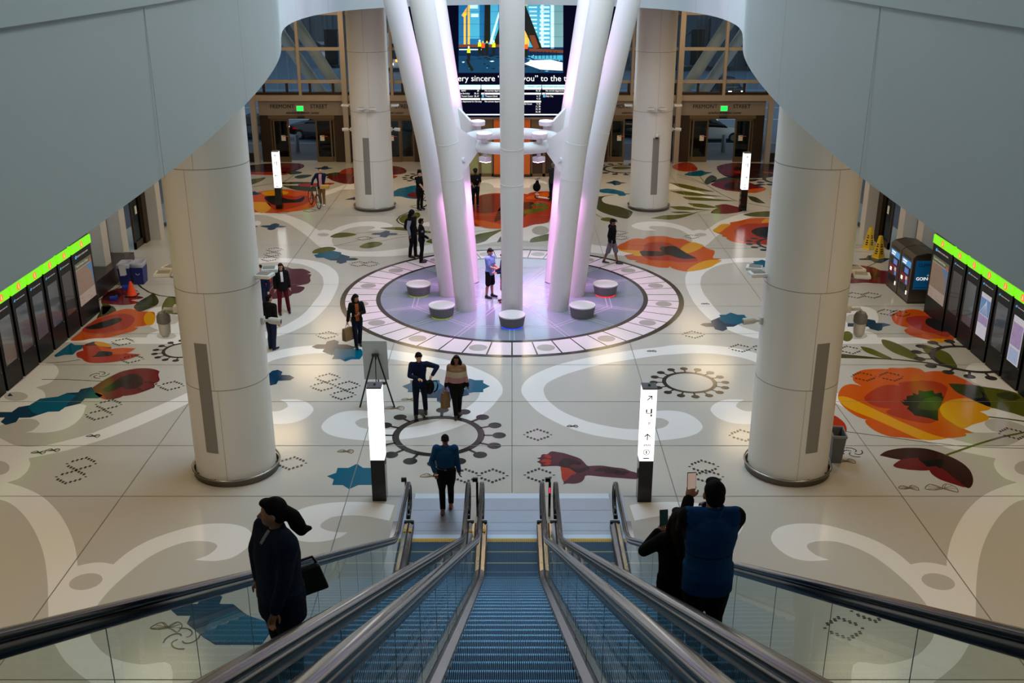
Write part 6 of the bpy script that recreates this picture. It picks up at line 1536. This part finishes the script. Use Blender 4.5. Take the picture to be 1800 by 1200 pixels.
    for sj, e_, w_, sg in arms:
        limb(m, [sj, sj.lerp(e_, .5), e_, e_.lerp(w_, .3), w_], [.058, .050, .041, .040, .028])
        d = (w_ - e_).normalized(); side = d.cross(V((0, 0, 1)));
        if side.length < .2: side = V((0, -1, 0)).cross(d)
        side.normalize(); pal = d.cross(side).normalized()
        if abs(d.z) > 0.8: side = V((0, 1, 0)); side = (side - d * side.dot(d)).normalized(); pal = d.cross(side) * sg
        c0 = w_ + d * .045
        m.ell(c0, (.040, .022, .052), 10, 8, d.to_track_quat('Z', 'Y').to_euler())
        for i, L in enumerate((.060, .070, .066, .052)):
            b0 = w_ + d * .085 + side * (.030 - .020 * i); g1 = b0 + d * L * .5 * math.cos(grip) + pal * L * .5 * math.sin(grip); g2 = g1 + d * L * .5 * math.cos(grip * 2.4) + pal * L * .5 * math.sin(grip * 2.4)
            limb(m, [w_ + d * .05 + side * (.026 - .017 * i), b0, g1, g2], [.011, .0095, .009, .0078], 8)
        th0 = w_ + d * .025 + side * .030; limb(m, [th0, th0 + d * .03 + side * .026 + pal * .012, th0 + d * .062 + side * .024 + pal * .030], [.014, .011, .009], 8)
        hands.append((w_, d, side, pal))
    eyes = [hp((.030 * e, -.085, .020)) for e in (-1, 1)]; mouth = hp((0, -.083, -.055))
    def pick(c):
        for e in eyes:
            if (c - e).length < .0135: return 1
        if (c - mouth).length < .018: return 2
        return 0
    body = remesh(m, 'person', [SKIN[skin], EYE_D, LIPS], vox, 2, None, pick)
    body.location = (x, y, z); body.rotation_euler = (0, 0, rz); body.scale = (s, s, s)
    tag(body, label, 'person')
    # ---- clothing
    if bottom:
        m = MB()
        prof = [(-.10, .145, .115), (-.02, .172 * bulk, .128 * bulk), (.09, .150 * bulk, .113 * bulk), (.12, .146 * bulk, .11 * bulk)]
        m.loft([[up((rx * math.cos(2 * PI * k / 18), ry * math.sin(2 * PI * k / 18), zz)) for k in range(18)] for zz, rx, ry in prof])
        for hj, k, a, f in legs_:
            if legs >= .95: P = [hj, hj.lerp(k, .5), k, k.lerp(a, .35) + V((0, .015, 0)), a + V((0, 0, -.015))]; r_ = [.105 * bw, .094 * bw, .072, .070, .060]
            else: e2 = hj.lerp(k, legs * 1.9); P = [hj, hj.lerp(k, .4), e2]; r_ = [.108 * bw, .102 * bw, .098]
            limb(m, P, r_)
        if callable(bottom): bottom = bottom
        remesh(m, 'trousers' if legs >= .95 else 'shorts', bottom, .013, 2, body)
    if shoe:
        for (hj, k, a, f) in legs_:
            m = MB(); limb(m, [V((f.x, f.y + .055, f.z + .045)), V((f.x, f.y - .05, f.z + .042)), V((f.x, f.y - .165, f.z + .036))], [.046, .047, .036]); m.ell(V((f.x, f.y - .05, f.z + .018)), (.048, .15, .018)); limb(m, [a + V((0, 0, -.03)), a + V((0, 0, .02))], [.05, .05])
            so = shoe if not isinstance(shoe, tuple) else shoe[0]
            sb = remesh(m, 'shoe', so if not isinstance(shoe, tuple) else [shoe[0], shoe[1]], .010, 2, body, (lambda c, fz=f.z: 1 if c.z < fz + .030 else 0) if isinstance(shoe, tuple) else None)
    if top:
        m = MB(); g = .022 if not coat else .034
        torso(m, g, -.06 if not tucked else .08, .50)
        if coat:
            m.loft([[up(((.178 * bulk + .01 - q * .0) * math.cos(2 * PI * k / 18), .002 + (.135 * bulk) * math.sin(2 * PI * k / 18), zz)) for k in range(18)] for zz, q in ((.08, 0), (-coat, 1))])
        for sj, e_, w_, sg in arms:
            ew = e_.lerp(w_, .93)
            if sleeves >= .9: limb(m, [sj, sj.lerp(e_, .5), e_, e_.lerp(w_, .5), ew], [.078 * bw, .070, .060, .056, .050])
            elif sleeves > 0: limb(m, [sj, sj.lerp(e_, .45), sj.lerp(e_, .85)], [.080, .072, .070])
            else: limb(m, [sj + (V((0, 0, 0)) - V((0, 0, 0))), sj.lerp(e_, .12)], [.080, .074])
        limb(m, [up((0, .018, .50)), up((0, .02, .56))], [.088, .068])
        if hood: m.ell(up((0, .09, .54)), (.13, .075, .085))
        mats = top if isinstance(top, (list, tuple)) else [top]
        ihip, iR = hip.copy(), R.inverted()
        pk = None
        if stripes: pk = lambda c: next((i for zz, i in stripes if (iR @ (c - ihip)).z > zz), 0)
        if open_front: pk = lambda c: (1 if (abs((iR @ (c - ihip)).x) < open_front and (iR @ (c - ihip)).y < -.07 and (iR @ (c - ihip)).z > (-.02 if not collar else .22)) else 0)
        remesh(m, 'top', mats, .012, 3, body, pk)
    if belt:
        m = MB(); m.loft([[up(((.160 * bulk) * math.cos(2 * PI * k / 20), (.125 * bulk) * math.sin(2 * PI * k / 20), zz)) for k in range(20)] for zz in (.065, .10)]); m.build('belt', belt, body, autos=True)
        m = MB(); m.box(up((0, -.126 * bulk, .082)), (.05, .012, .04)); m.build('buckle', STEEL, body)
    hm = hairm or HAIRB
    if hair and not (hat == 'hood'):
        m = MB()
        m.ell(hp((0, .028, .045)), (.084, .094, .086), 18, 12, HR.to_euler()); m.ell(hp((0, .055, -.005)), (.078, .066, .082), 14, 10, HR.to_euler()); m.ell(hp((0, -.035, .092)), (.060, .055, .030), 14, 8, HR.to_euler())
        if hair in ('long', 'curly'):
            k = 1.0 if hair == 'long' else 1.25
            limb(m, [hp((0, .055, 0)), hp((0, .085, -.10)), up((0, .105, .40))], [.085 * k, .085 * k, .06 * k])
            for e in (-1, 1): limb(m, [hp((.062 * e, .02, .03)), hp((.088 * e * k, .015, -.07)), up((.09 * e * k, .01 if hair == 'long' else -.02, .45)), up((.085 * e, -.03, .36))], [.04, .036 * k, .038 * k, .024])
            if hair == 'curly':
                random.seed(11)
                for i in range(26):
                    a_ = random.uniform(-2.3, 2.3); m.ell(hp((.10 * math.sin(a_), .03 + .075 * math.cos(a_), random.uniform(-.17, .06))), (.03, .03, .03), 8, 6)
        if hair == 'tail': 
            limb(m, [hp((0, .10, .0)), hp((-.01, .15, -.05)), hp((-.03, .17, -.13)), hp((-.06, .19, -.20)), hp((-.09, .25, -.21))], [.055, .058, .062, .05, .02])
        remesh(m, 'hair', hm, .009, 2, body)
    if hat == 'cap':
        m = MB(); m.ell(hp((0, .015, .062)), (.090, .106, .072), 18, 12, HR.to_euler()); m.ell(hp((0, -.105, .050)), (.070, .075, .010), 14, 6, HR.to_euler()); remesh(m, 'cap', hatm, .008, 1, body)
    if hat == 'hood':
        m = MB(); m.ell(hp((0, .035, .03)), (.105, .112, .125), 18, 12, HR.to_euler()); limb(m, [hp((0, .08, -.06)), up((0, .08, .46))], [.09, .11]); remesh(m, 'hood', hatm, .011, 2, body)
    if hat == 'police':
        m = MB(); m.lathe((0, 0, 0), [(.082, .0), (.088, .02), (.112, .065), (.108, .078), (.01, .085)], 20); m.ell((0, -.10, .005), (.06, .045, .008)); o = m.build('peaked_cap', hatm, body, autos=True); o.location = hp((0, .012, .075)); o.rotation_euler = HR.to_euler()
    if glasses:
        m = MB()
        for e in (-1, 1): m.torus((.031 * e, -.098, .018), .024, .004, 16, 6, axis='y')
        m.box((0, -.10, .02), (.02, .005, .005)); o = m.build('glasses', BLACKP, body); o.location = hd; o.rotation_euler = HR.to_euler()
    body['_hands'] = [list(body.matrix_world @ V((0, 0, 0)))]
    del body['_hands']
    M = Matrix.Translation((x, y, z)) @ Matrix.Rotation(rz, 4, 'Z') @ Matrix.Scale(s, 4)
    return dict(body=body, M=M, hands=hands, up=up, hp=hp, s=s, rz=rz, hip=hip, head=hd, HR=HR, legs=legs_)
hatm = cloth('cap_black', (16, 16, 18))
BLK = cloth('black', (15, 15, 17)); CHARC = cloth('charcoal', (36, 36, 40)); NAVYC = cloth('navy', (20, 30, 58)); JEAN = cloth('jeans', (26, 36, 60), 0.25, 60); JEAND = cloth('jeans_dark', (16, 24, 42), 0.2, 60)
BLUSH = cloth('blue_shirt', (18, 66, 112)); SKYB = cloth('sky_shirt', (112, 142, 196)); BURG = cloth('burgundy', (84, 16, 26)); GREYC = cloth('grey_short', (120, 116, 128)); KHAKI = cloth('khaki', (138, 108, 70)); PINKS = cloth('pink_shirt', (206, 150, 168)); WHC = cloth('white_tee', (214, 210, 212))
VEST = cloth('vest_blue', (16, 64, 112), 0.15, 18, 0.3); QUILT = cloth('quilted', (24, 34, 54), 0.5, 70, 0.6); RUST = cloth('rust', (150, 78, 36)); REDS = cloth('red_short', (150, 26, 50))
S_BLK = mat('shoe_black', (14, 14, 15), 0.4); S_WHT = mat('shoe_white', (222, 220, 218), 0.5); S_BRN = mat('shoe_brown', (96, 40, 26), 0.4)
KRAFT = mat('kraft_paper', (128, 96, 58), 0.7, noise=0.06, nscale=6)
def world(P, v): return P['M'] @ Vector(v)
def paper_bag(P, hand, label, w=.26, d=.12, hh=.36, drop=.14, rot=0.3):
    wv, dd, sd, pl = P['hands'][hand]
    p = world(P, wv + dd * .09)
    t = thing('paper_bag', label, 'bag', (p.x, p.y, p.z - drop - hh), P['rz'] + rot)
    m = MB(); m.loft([[(-w / 2, -d / 2, 0), (w / 2, -d / 2, 0), (w / 2, d / 2, 0), (-w / 2, d / 2, 0)], [(-w / 2, -d / 2, hh * .5), (w / 2, -d / 2, hh * .5), (w / 2, d / 2, hh * .5), (-w / 2, d / 2, hh * .5)], [(-w / 2, -d * .3, hh), (w / 2, -d * .3, hh), (w / 2, d * .3, hh), (-w / 2, d * .3, hh)]]); m.build('bag_body', KRAFT, t)
    for yy in (-1, 1): m = MB(); m.tube([(-.05, yy * d * .28, hh - .01), (-.045, yy * .01, hh + drop * .9), (.045, yy * .01, hh + drop * .9), (.05, yy * d * .28, hh - .01)], .006, 6); m.build('bag_handle', KRAFT, t)
def phone(P, hand, label, rx=0.25, lit=None, rz=0.0, up_=0.06, tall=True):
    wv, dd, sd, pl = P['hands'][hand]
    p = world(P, wv + dd * .085)
    t = thing('phone', label, 'phone', (p.x, p.y, p.z + up_), P['rz'] + rz)
    t.rotation_euler = (rx, 0, P['rz'] + rz)
    m = MB(); m.box((0, 0, 0), (.078, .010, .158)); m.build('case', BLACKP, t, bevel=.004)
    m = MB(); m.box((0, .006, 0), (.070, .002, .146)); m.build('screen', lit or BLACKP, t)
    return t
def backpack(P, label, off=(0, .22, .30), mt=None, sc=1.0, rz=0.0):
    q = P['up'](off); p = world(P, q)
    t = thing('backpack', label, 'backpack', tuple(p), P['rz'] + rz)
    m = MB(); m.ell((0, 0, 0), (.155 * sc, .10 * sc, .235 * sc), 16, 12); m.ell((0, .06 * sc, -.08 * sc), (.12 * sc, .07 * sc, .12 * sc), 14, 10)
    remesh(m, 'pack', mt or BLK, .014, 3, t)
    for e in (-1, 1): m = MB(); m.tube([(.09 * e * sc, -.08 * sc, .19 * sc), (.12 * e * sc, -.19 * sc, .24 * sc), (.13 * e * sc, -.25 * sc, .12 * sc), (.12 * e * sc, -.20 * sc, -.05 * sc), (.10 * e * sc, -.07 * sc, -.16 * sc)], .018, 8); m.build('strap', mt or BLK, t)
    return t
# --- on the escalators


# facing angles: 0 = towards the camera, PI = away, PI/2 = towards the photo's right ... (rz turns -Y by rz)
PHSCR = mat('phone_screen', (196, 168, 150), 0.3, emit=0.5); PHSCR2 = mat('phone_dim', (20, 44, 40), 0.3, emit=0.3)
A1 = person(0, 0, -.85, 'woman in a dark quilted jacket with a ponytail riding down on the left escalator', h=1.54, pos=(-1.60, 6.02), z=zp(5.8) - .02, skin=1, hair='tail', top=[QUILT, cloth('collar_print', (150, 148, 150), .5, 60)], bottom=CHARC, shoe=S_BLK, coat=.20, head=(0, 0.05, -.65), handL=(.21, -.17, .92), handR=(-.15, -.10, 1.0), poleL=(.9, .35, -.1), poleR=(-.9, .15, -.1), vox=.008, female=True, bulk=1.28)
for q in A1['body'].children:
    if q.name.startswith('top'):
        for f in q.data.polygons:
            f.material_index = 1 if (abs(f.center.x) < .02 and f.center.y < -.05 and f.center.z > 1.40) else 0
t = thing('handbag', 'small dark handbag at the back of the woman with the ponytail', 'bag', (-1.44, 6.14, zp(5.8) + .70), .6)
m = MB(); m.loft([[(-.15, -.05, 0), (.15, -.05, 0), (.15, .05, 0), (-.15, .05, 0)], [(-.09, -.03, .22), (.09, -.03, .22), (.09, .03, .22), (-.09, .03, .22)]]); m.build('bag_body', S_BLK, t, bevel=.02)
m = MB(); m.tube([(-.08, 0, .21), (-.05, .0, .27), (.05, 0, .27), (.08, 0, .21)], .010, 8); m.build('strap', S_BLK, t)
A2 = person(0, 0, PI, 'man in a blue padded vest holding up a phone on the right escalator', h=1.82, pos=(1.64, 7.35), z=zp(7.3) - .02, skin=1, hair='short', hairm=HAIRB, top=[VEST, BLK], coat=.16, bottom=BLK, shoe=S_BLK, head=(0, -.04, .12), handL=(.125, -.34, 1.40), handR=(-.06, -.34, 1.28), poleL=(.25, .3, -1), poleR=(-.35, .3, -1), footL=(.075, 0, 0), footR=(-.075, 0, 0), vox=.008, bulk=1.12, grip=.7)
for q in A2['body'].children:
    if q.name.startswith('top'):
        for f in q.data.polygons:
            if abs(f.center.x) > .205 or (f.center.y < -.16 and f.center.z < 1.6 and f.center.z > 1.0): f.material_index = 1
m = MB(); m.loft([[A2['up']((r * math.cos(2 * PI * k / 20), .012 + r * .95 * math.sin(2 * PI * k / 20), z)) for k in range(20)] for r, z in ((.095, .50), (.085, .56), (.092, .60), (.082, .60), (.075, .56))], cap=False); m.build('stand_collar', VEST, A2['body'], smooth=True)
for zz in (.20, .33):
    m = MB(); m.loft([[A2['up'](((.205 if zz > .3 else .19) * math.cos(2 * PI * k / 24), (.152 if zz > .3 else .146) * math.sin(2 * PI * k / 24), zz + d)) for k in range(24)] for d in (-.004, .004)], cap=False); m.build('vest_seam', NAVYC, A2['body'])
phone(A2, 0, 'phone with a pale lit screen raised by the man in the blue vest', .15, PHSCR, .1, .07)
A3 = person(0, 0, PI + .25, 'woman in a black coat holding up a phone beside the man in the vest', h=1.54, pos=(1.46, 7.86), z=zp(7.8) - .02, skin=1, hair='long', hairm=HAIRBR, top=BLK, bottom=BLK, shoe=S_BLK, coat=.25, head=(0, -.05, -.1), handL=(.10, -.24, 1.38), handR=(-.02, -.30, 1.30), poleL=(.8, .1, -.8), poleR=(-.6, .2, -.9), footL=(.07, 0, 0), footR=(-.07, 0, 0), vox=.008, female=True, grip=.8)
phone(A3, 0, 'dark phone raised by the woman in the black coat', .2, PHSCR2, -.1, .07)
# --- on the landing and near the sun ring
A4 = person(785, 893, 0.0, 'man in a blue shirt walking up to the left escalator looking at his phone', h=1.74, skin=2, hair='short', top=BLUSH, bottom=BLK, shoe=S_BRN, bulk=1.22, tucked=True, head=(0, .55, .05), footL=(.09, .10, 0), footR=(-.07, -.16, 0), handR=(-.20, -.26, 1.00), poleR=(-.9, .5, -.4), handL=(.30, -.02, .80), belt=S_BLK, z=.011)
phone(A4, 1, 'phone in the hand of the man in the blue shirt', 1.2, PHSCR, 0, .02)
A5 = person(738, 730, .12, 'man in a navy jacket swinging a black backpack round to his front', h=1.74, skin=0, hair='short', top=NAVYC, bottom=JEAND, shoe=S_BLK, footL=(.16, .16, 0), footR=(-.10, -.14, 0), lean=.06, head=(0, .35, .55), handL=(.34, -.24, 1.20), poleL=(.9, .3, .5), handR=(-.02, -.28, 1.14), poleR=(-.8, .2, -.5))
t = backpack(A5, 'black backpack hanging from the hand of the man in the navy jacket', (.24, -.34, .02), BLK, .85, .5)
A6 = person(803, 731, -.02, 'woman in a striped sweater carrying a brown paper bag', h=1.66, skin=2, hair='curly', top=[cloth('stripe_black', (16, 15, 16)), cloth('stripe_pink', (176, 128, 128)), cloth('stripe_cream', (186, 172, 146)), cloth('stripe_tan', (142, 108, 82))], stripes=[(.40, 3), (.24, 2), (.09, 1), (-9, 0)], coat=.08, bottom=BLK, shoe=S_BLK, female=True, bulk=1.28, footL=(.05, .13, 0), footR=(-.01, -.14, 0), handR=(-.30, -.10, .78), handL=(.32, -.05, .84))
paper_bag(A6, 1, 'tall brown paper bag hanging beside the woman in the striped sweater', .20, .14, .42, .08, .8)
A7 = person(629, 609, .35, 'woman in a black jacket with long hair looking down at her phone', h=1.66, skin=1, hair='long', top=[BLK, RUST], open_front=.055, bottom=JEAND, shoe=S_BLK, female=True, head=(0, .35, .5), footL=(.10, .10, 0), footR=(-.06, -.14, 0), handL=(.02, -.24, 1.16), poleL=(.9, .3, -.5), handR=(-.30, -.06, .84))
phone(A7, 0, 'phone in the hand of the woman with long hair by the granite ring', .8, None, 0, .03)
paper_bag(A7, 1, 'wide brown paper bag carried by the woman with long hair', .32, .16, .38, .12, .5)
A8 = person(481, 614, PI - .5, 'man in a black jacket seen from behind, standing by the near left column', h=1.72, skin=1, hair='short', top=BLK, bottom=JEAN, shoe=(S_BLK, S_WHT), coat=.06, head=(0, 0, -.3), footL=(.09, 0, 0), footR=(-.09, .04, 0))
A9 = person(497, 550, .35, 'woman in dark red trousers and a black jacket with glasses', h=1.70, skin=0, hair='long', hairm=HAIRBR, top=[BLK, WHC], open_front=.04, collar=True, bottom=BURG, shoe=S_BLK, coat=.12, female=True, glasses=True, head=(0, .15, -.1), footL=(.22, .0, 0), footR=(-.10, -.10, 0))
A10 = person(464, 556, -.3, 'person in blue clothes half hidden by the near left column', h=1.74, skin=0, hair='short', hairm=HAIRBR, top=NAVYC, bottom=JEAN, shoe=S_BLK)
# --- behind the ring
A11 = person(727, 452, 1.15, 'hooded person with a grey sleeve and a backpack left of the light column', h=1.86, skin=2, hair='short', hat='hood', top=[BLK, cloth('sleeve_grey', (148, 148, 164))], bottom=BLK, shoe=S_BLK, head=(0, .2, 0), footL=(.10, -.06, 0), footR=(-.10, .06, 0))
for p in A11['body'].children:
    if p.name.startswith('top'):
        for f in p.data.polygons: f.material_index = 1 if (f.center.x < -.20 and f.center.z < 1.42) else 0
backpack(A11, 'black backpack on the hooded person left of the light column', (0, .22, .28))
A12 = person(743, 461, 1.75, 'officer in a dark uniform with a round sleeve patch left of the light column', h=1.72, skin=2, hair='short', top=BLK, bottom=BLK, shoe=S_BLK, head=(0, .1, .3), handR=(-.16, -.22, 1.0), footL=(.08, 0, 0), footR=(-.09, .05, 0))
m = MB(); m.ell((0, 0, 0), (.008, .045, .055)); o = m.build('sleeve_patch', cloth('patch', (120, 120, 150)), A12['body'], smooth=True); o.location = (-.262, 0.0, 1.30)
A13 = person(861, 523, 1.0, 'man in a light blue short-sleeved shirt and black shorts under the light column', h=1.74, skin=1, hair='short', top=SKYB, sleeves=.6, coat=.05, bottom=BLK, legs=.5, shoe=S_BLK, head=(0, .45, .1), footL=(.16, -.02, 0), footR=(-.10, .04, 0), handL=(.06, -.30, 1.12), handR=(-.04, -.30, 1.08), z=.012)
A14 = person(886, 530, -1.3, 'person in navy and red shorts mostly hidden behind the front tube of the light column', h=1.70, skin=1, hair='short', top=NAVYC, bottom=REDS, legs=.6, shoe=S_BRN, head=(0, .4, 0), handR=(-.08, -.28, 1.1), handL=(.1, -.26, 1.1), z=.012)
A15 = person(1074, 464, 1.15, 'man in a black cap and jacket with grey shorts walking right of the light column', h=1.76, skin=2, hair='short', hat='cap', top=BLK, coat=.06, bottom=GREYC, legs=.53, shoe=(S_BLK, S_WHT), head=(0, .1, 0), footL=(.06, -.26, 0), footR=(-.06, .24, .02), hood=True)
# --- police with bicycles, scooter rider, cyclist
FRAME_K = mat('frame_black', (20, 20, 22), 0.3); FRAME_R = mat('frame_dark_red', (70, 24, 20), 0.3); TYREY = mat('tyre_tan', (150, 110, 50), 0.6)
def bicycle(x, y, rz, label, fm, tm=None, wheels=.34):
    t = thing('bicycle', label, 'bicycle', (x, y, 0), rz)
    R = wheels; bb = Vector((-.05, 0, .29)); rw = Vector((-.50, 0, R)); fw = Vector((.56, 0, R)); st = Vector((-.20, 0, .82)); hb = Vector((.36, 0, .90)); hd_ = Vector((.40, 0, .70))
    for c in (rw, fw):
        m = MB(); m.torus(c, R - .02, .022, 36, 8, axis='y'); w = m.build('wheel', TYRE, t, smooth=True)
        m = MB(); m.torus(c, R - .045, .010, 36, 6, axis='y'); m.build('rim', tm or STEEL, w, smooth=True)
        m = MB()
        for k in range(14): a = 2 * PI * k / 14; m.tube([c, c + Vector((math.cos(a), 0, math.sin(a))) * (R - .045)], .0022, 4)
        m.tube([c + Vector((0, -.05, 0)), c + Vector((0, .05, 0))], .02, 8); m.build('spokes', STEEL, w)
    m = MB()
    for a, b in ((bb, st), (bb, hd_), (st + Vector((.04, 0, -.12)), hb + Vector((.01, 0, -.08))), (st + Vector((.05, 0, -.16)), rw), (bb, rw), (hb, hd_)): m.tube([a, b], .017, 8)
    m.build('frame', fm, t)
    m = MB(); m.tube([hd_, fw + Vector((-.02, .06, .1)), fw + Vector((0, .06, 0))], .014, 8); m.tube([hd_, fw + Vector((-.02, -.06, .1)), fw + Vector((0, -.06, 0))], .014, 8); m.build('fork', fm, t)
    m = MB(); m.tube([hb, hb + Vector((-.02, 0, .10))], .014, 8); m.tube([hb + Vector((-.08, -.30, .10)), hb + Vector((0, -.1, .12)), hb + Vector((0, .1, .12)), hb + Vector((-.08, .30, .10))], .013, 8); m.build('handlebar', BLACKP, t)
    m = MB(); m.ell(st + Vector((-.02, 0, .08)), (.13, .065, .03)); m.tube([st, st + Vector((0, 0, .06))], .014, 8); m.build('saddle', BLACKP, t, smooth=True)
    m = MB(); m.tube([bb + Vector((0, -.012, 0)), bb + Vector((0, .012, 0))], .09, 16); m.tube([bb + Vector((0, .06, 0)), bb + Vector((.12, .06, -.1))], .01, 6); m.tube([bb + Vector((0, -.06, 0)), bb + Vector((-.12, -.06, .1))], .01, 6); m.build('crank', STEEL, t)
    for sgn, o_ in ((1, (.12, .1, -.1)), (-1, (-.12, -.1, .1))): m = MB(); m.box(bb + Vector(o_), (.09, .08, .02)); m.build('pedal', BLACKP, t)
    return t
A16 = person(739, 368, .8, 'police officer in black standing with a bicycle left of the light column', h=1.80, skin=0, hair='short', hat='police', top=BLK, sleeves=.6, bottom=BLK, shoe=S_BLK, head=(0, .2, .2), handL=(.20, -.34, 1.02), handR=(-.12, -.38, 1.02), bulk=1.08, belt=S_BLK)
bicycle(*[fl(752, 369)[0] + .1, fl(752, 369)[1] + .25], -.75, 'black police bicycle half hidden by the left tubes', FRAME_K)
A17 = person(836, 362, .15, 'police officer with a peaked cap leaning on a bicycle behind the light column', h=1.74, skin=2, hair='short', hat='police', top=BLK, sleeves=.6, bottom=BLK, shoe=S_BLK, lean=.12, head=(0, .45, -.25), handL=(.14, -.36, 1.08), handR=(-.14, -.38, 1.06), bulk=1.1, belt=S_BLK)
bicycle(fl(826, 363)[0] - .12, fl(826, 363)[1] - .32, -1.25, 'black police bicycle in front of the officer behind the light column', FRAME_K)
for P, e in ((A16, -1), (A17, 1)):
    m = MB(); m.ell((0, 0, 0), (.010, .04, .05)); o = m.build('sleeve_patch', cloth('gold_patch', (178, 156, 112)), P['body'], smooth=True); o.location = P['up']((e * .262, -.02, .40)); 
    m = MB(); m.ell((0, 0, 0), (.022, .008, .028)); o = m.build('badge', mat('badge_silver', (190, 194, 200), .3, .8), P['body'], smooth=True); o.location = P['up']((.08, -.145, .38))
A18 = person(971, 353, PI - .35, 'grey-haired man in a dark jacket pushing a scooter behind the light column', h=1.82, skin=0, hair='short', hairm=HAIRG, top=cloth('dark_grey', (42, 40, 44)), coat=.12, bottom=JEAND, shoe=S_BLK, handL=(.16, -.46, .98), handR=(-.2, -.2, .95), footL=(.09, -.04, 0), footR=(-.09, .06, 0), lean=.08)
t = thing('scooter', 'white kick scooter pushed by the grey-haired man', 'scooter', (fl(953, 353)[0] - .18, fl(953, 353)[1] + .42, 0), -.62)
m = MB(); m.b2(-.05, .62, -.07, .07, .08, .12); m.build('deck', S_WHT, t, bevel=.01)
m = MB(); m.tube([(-.08, 0, .14), (-.02, 0, .98)], .022, 8); m.build('stem', S_WHT, t)
m = MB(); m.tube([(-.02, -.24, .98), (-.02, .24, .98)], .016, 8); m.build('handlebar', BLACKP, t)
for x_ in (-.10, .66): m = MB(); m.torus((x_, 0, .11), .085, .028, 24, 8, axis='y'); m.build('wheel', TYRE, t, smooth=True)
m = MB(); m.b2(-.16, .02, -.035, .035, .18, .25); m.build('front_fender', S_WHT, t)
t = thing('bag', 'round black bag hanging from the handlebar of the scooter', 'bag', (fl(953, 353)[0] - .26, fl(953, 353)[1] + .22, .62))
m = MB(); m.ell((0, 0, 0), (.19, .11, .22)); m.ell((.02, 0, .2), (.09, .06, .14)); remesh(m, 'bag_body', BLK, .014, 3, t)
m = MB(); m.tube([(-.02, 0, .28), (.04, 0, .42), (.10, 0, .30)], .012, 6); m.build('strap', BLK, t)
A19 = person(567, 361, -.05, 'man in a dark blazer and khaki trousers walking a bicycle by the small sign post', h=1.78, skin=0, hair='short', hairm=HAIRBR, top=[NAVYC, PINKS], open_front=.07, coat=.14, bottom=KHAKI, shoe=S_WHT, head=(0, -.05, .25), footL=(.10, -.08, 0), footR=(-.10, .08, 0), handR=(-.40, -.16, .98), handL=(.12, -.20, .92), poleR=(-.6, .5, .2))
bx_, by_ = fl(549, 366)
bicycle(bx_ + .05, by_ + .35, -1.05, 'dark bicycle with tan rims held by the man in the blazer', FRAME_R, TYREY, .34)
m = MB(); m.box((0, 0, 0), (.42, .30, .16)); o = m.build('frame_bag', mat('basket_yellow', (196, 156, 76), .6, noise=.1), loc=(bx_ + .62, by_ + .12, .98), bevel=.03); tag(o, 'yellow bundle carried at the handlebar of the bicycle by the man in the blazer', 'bundle')
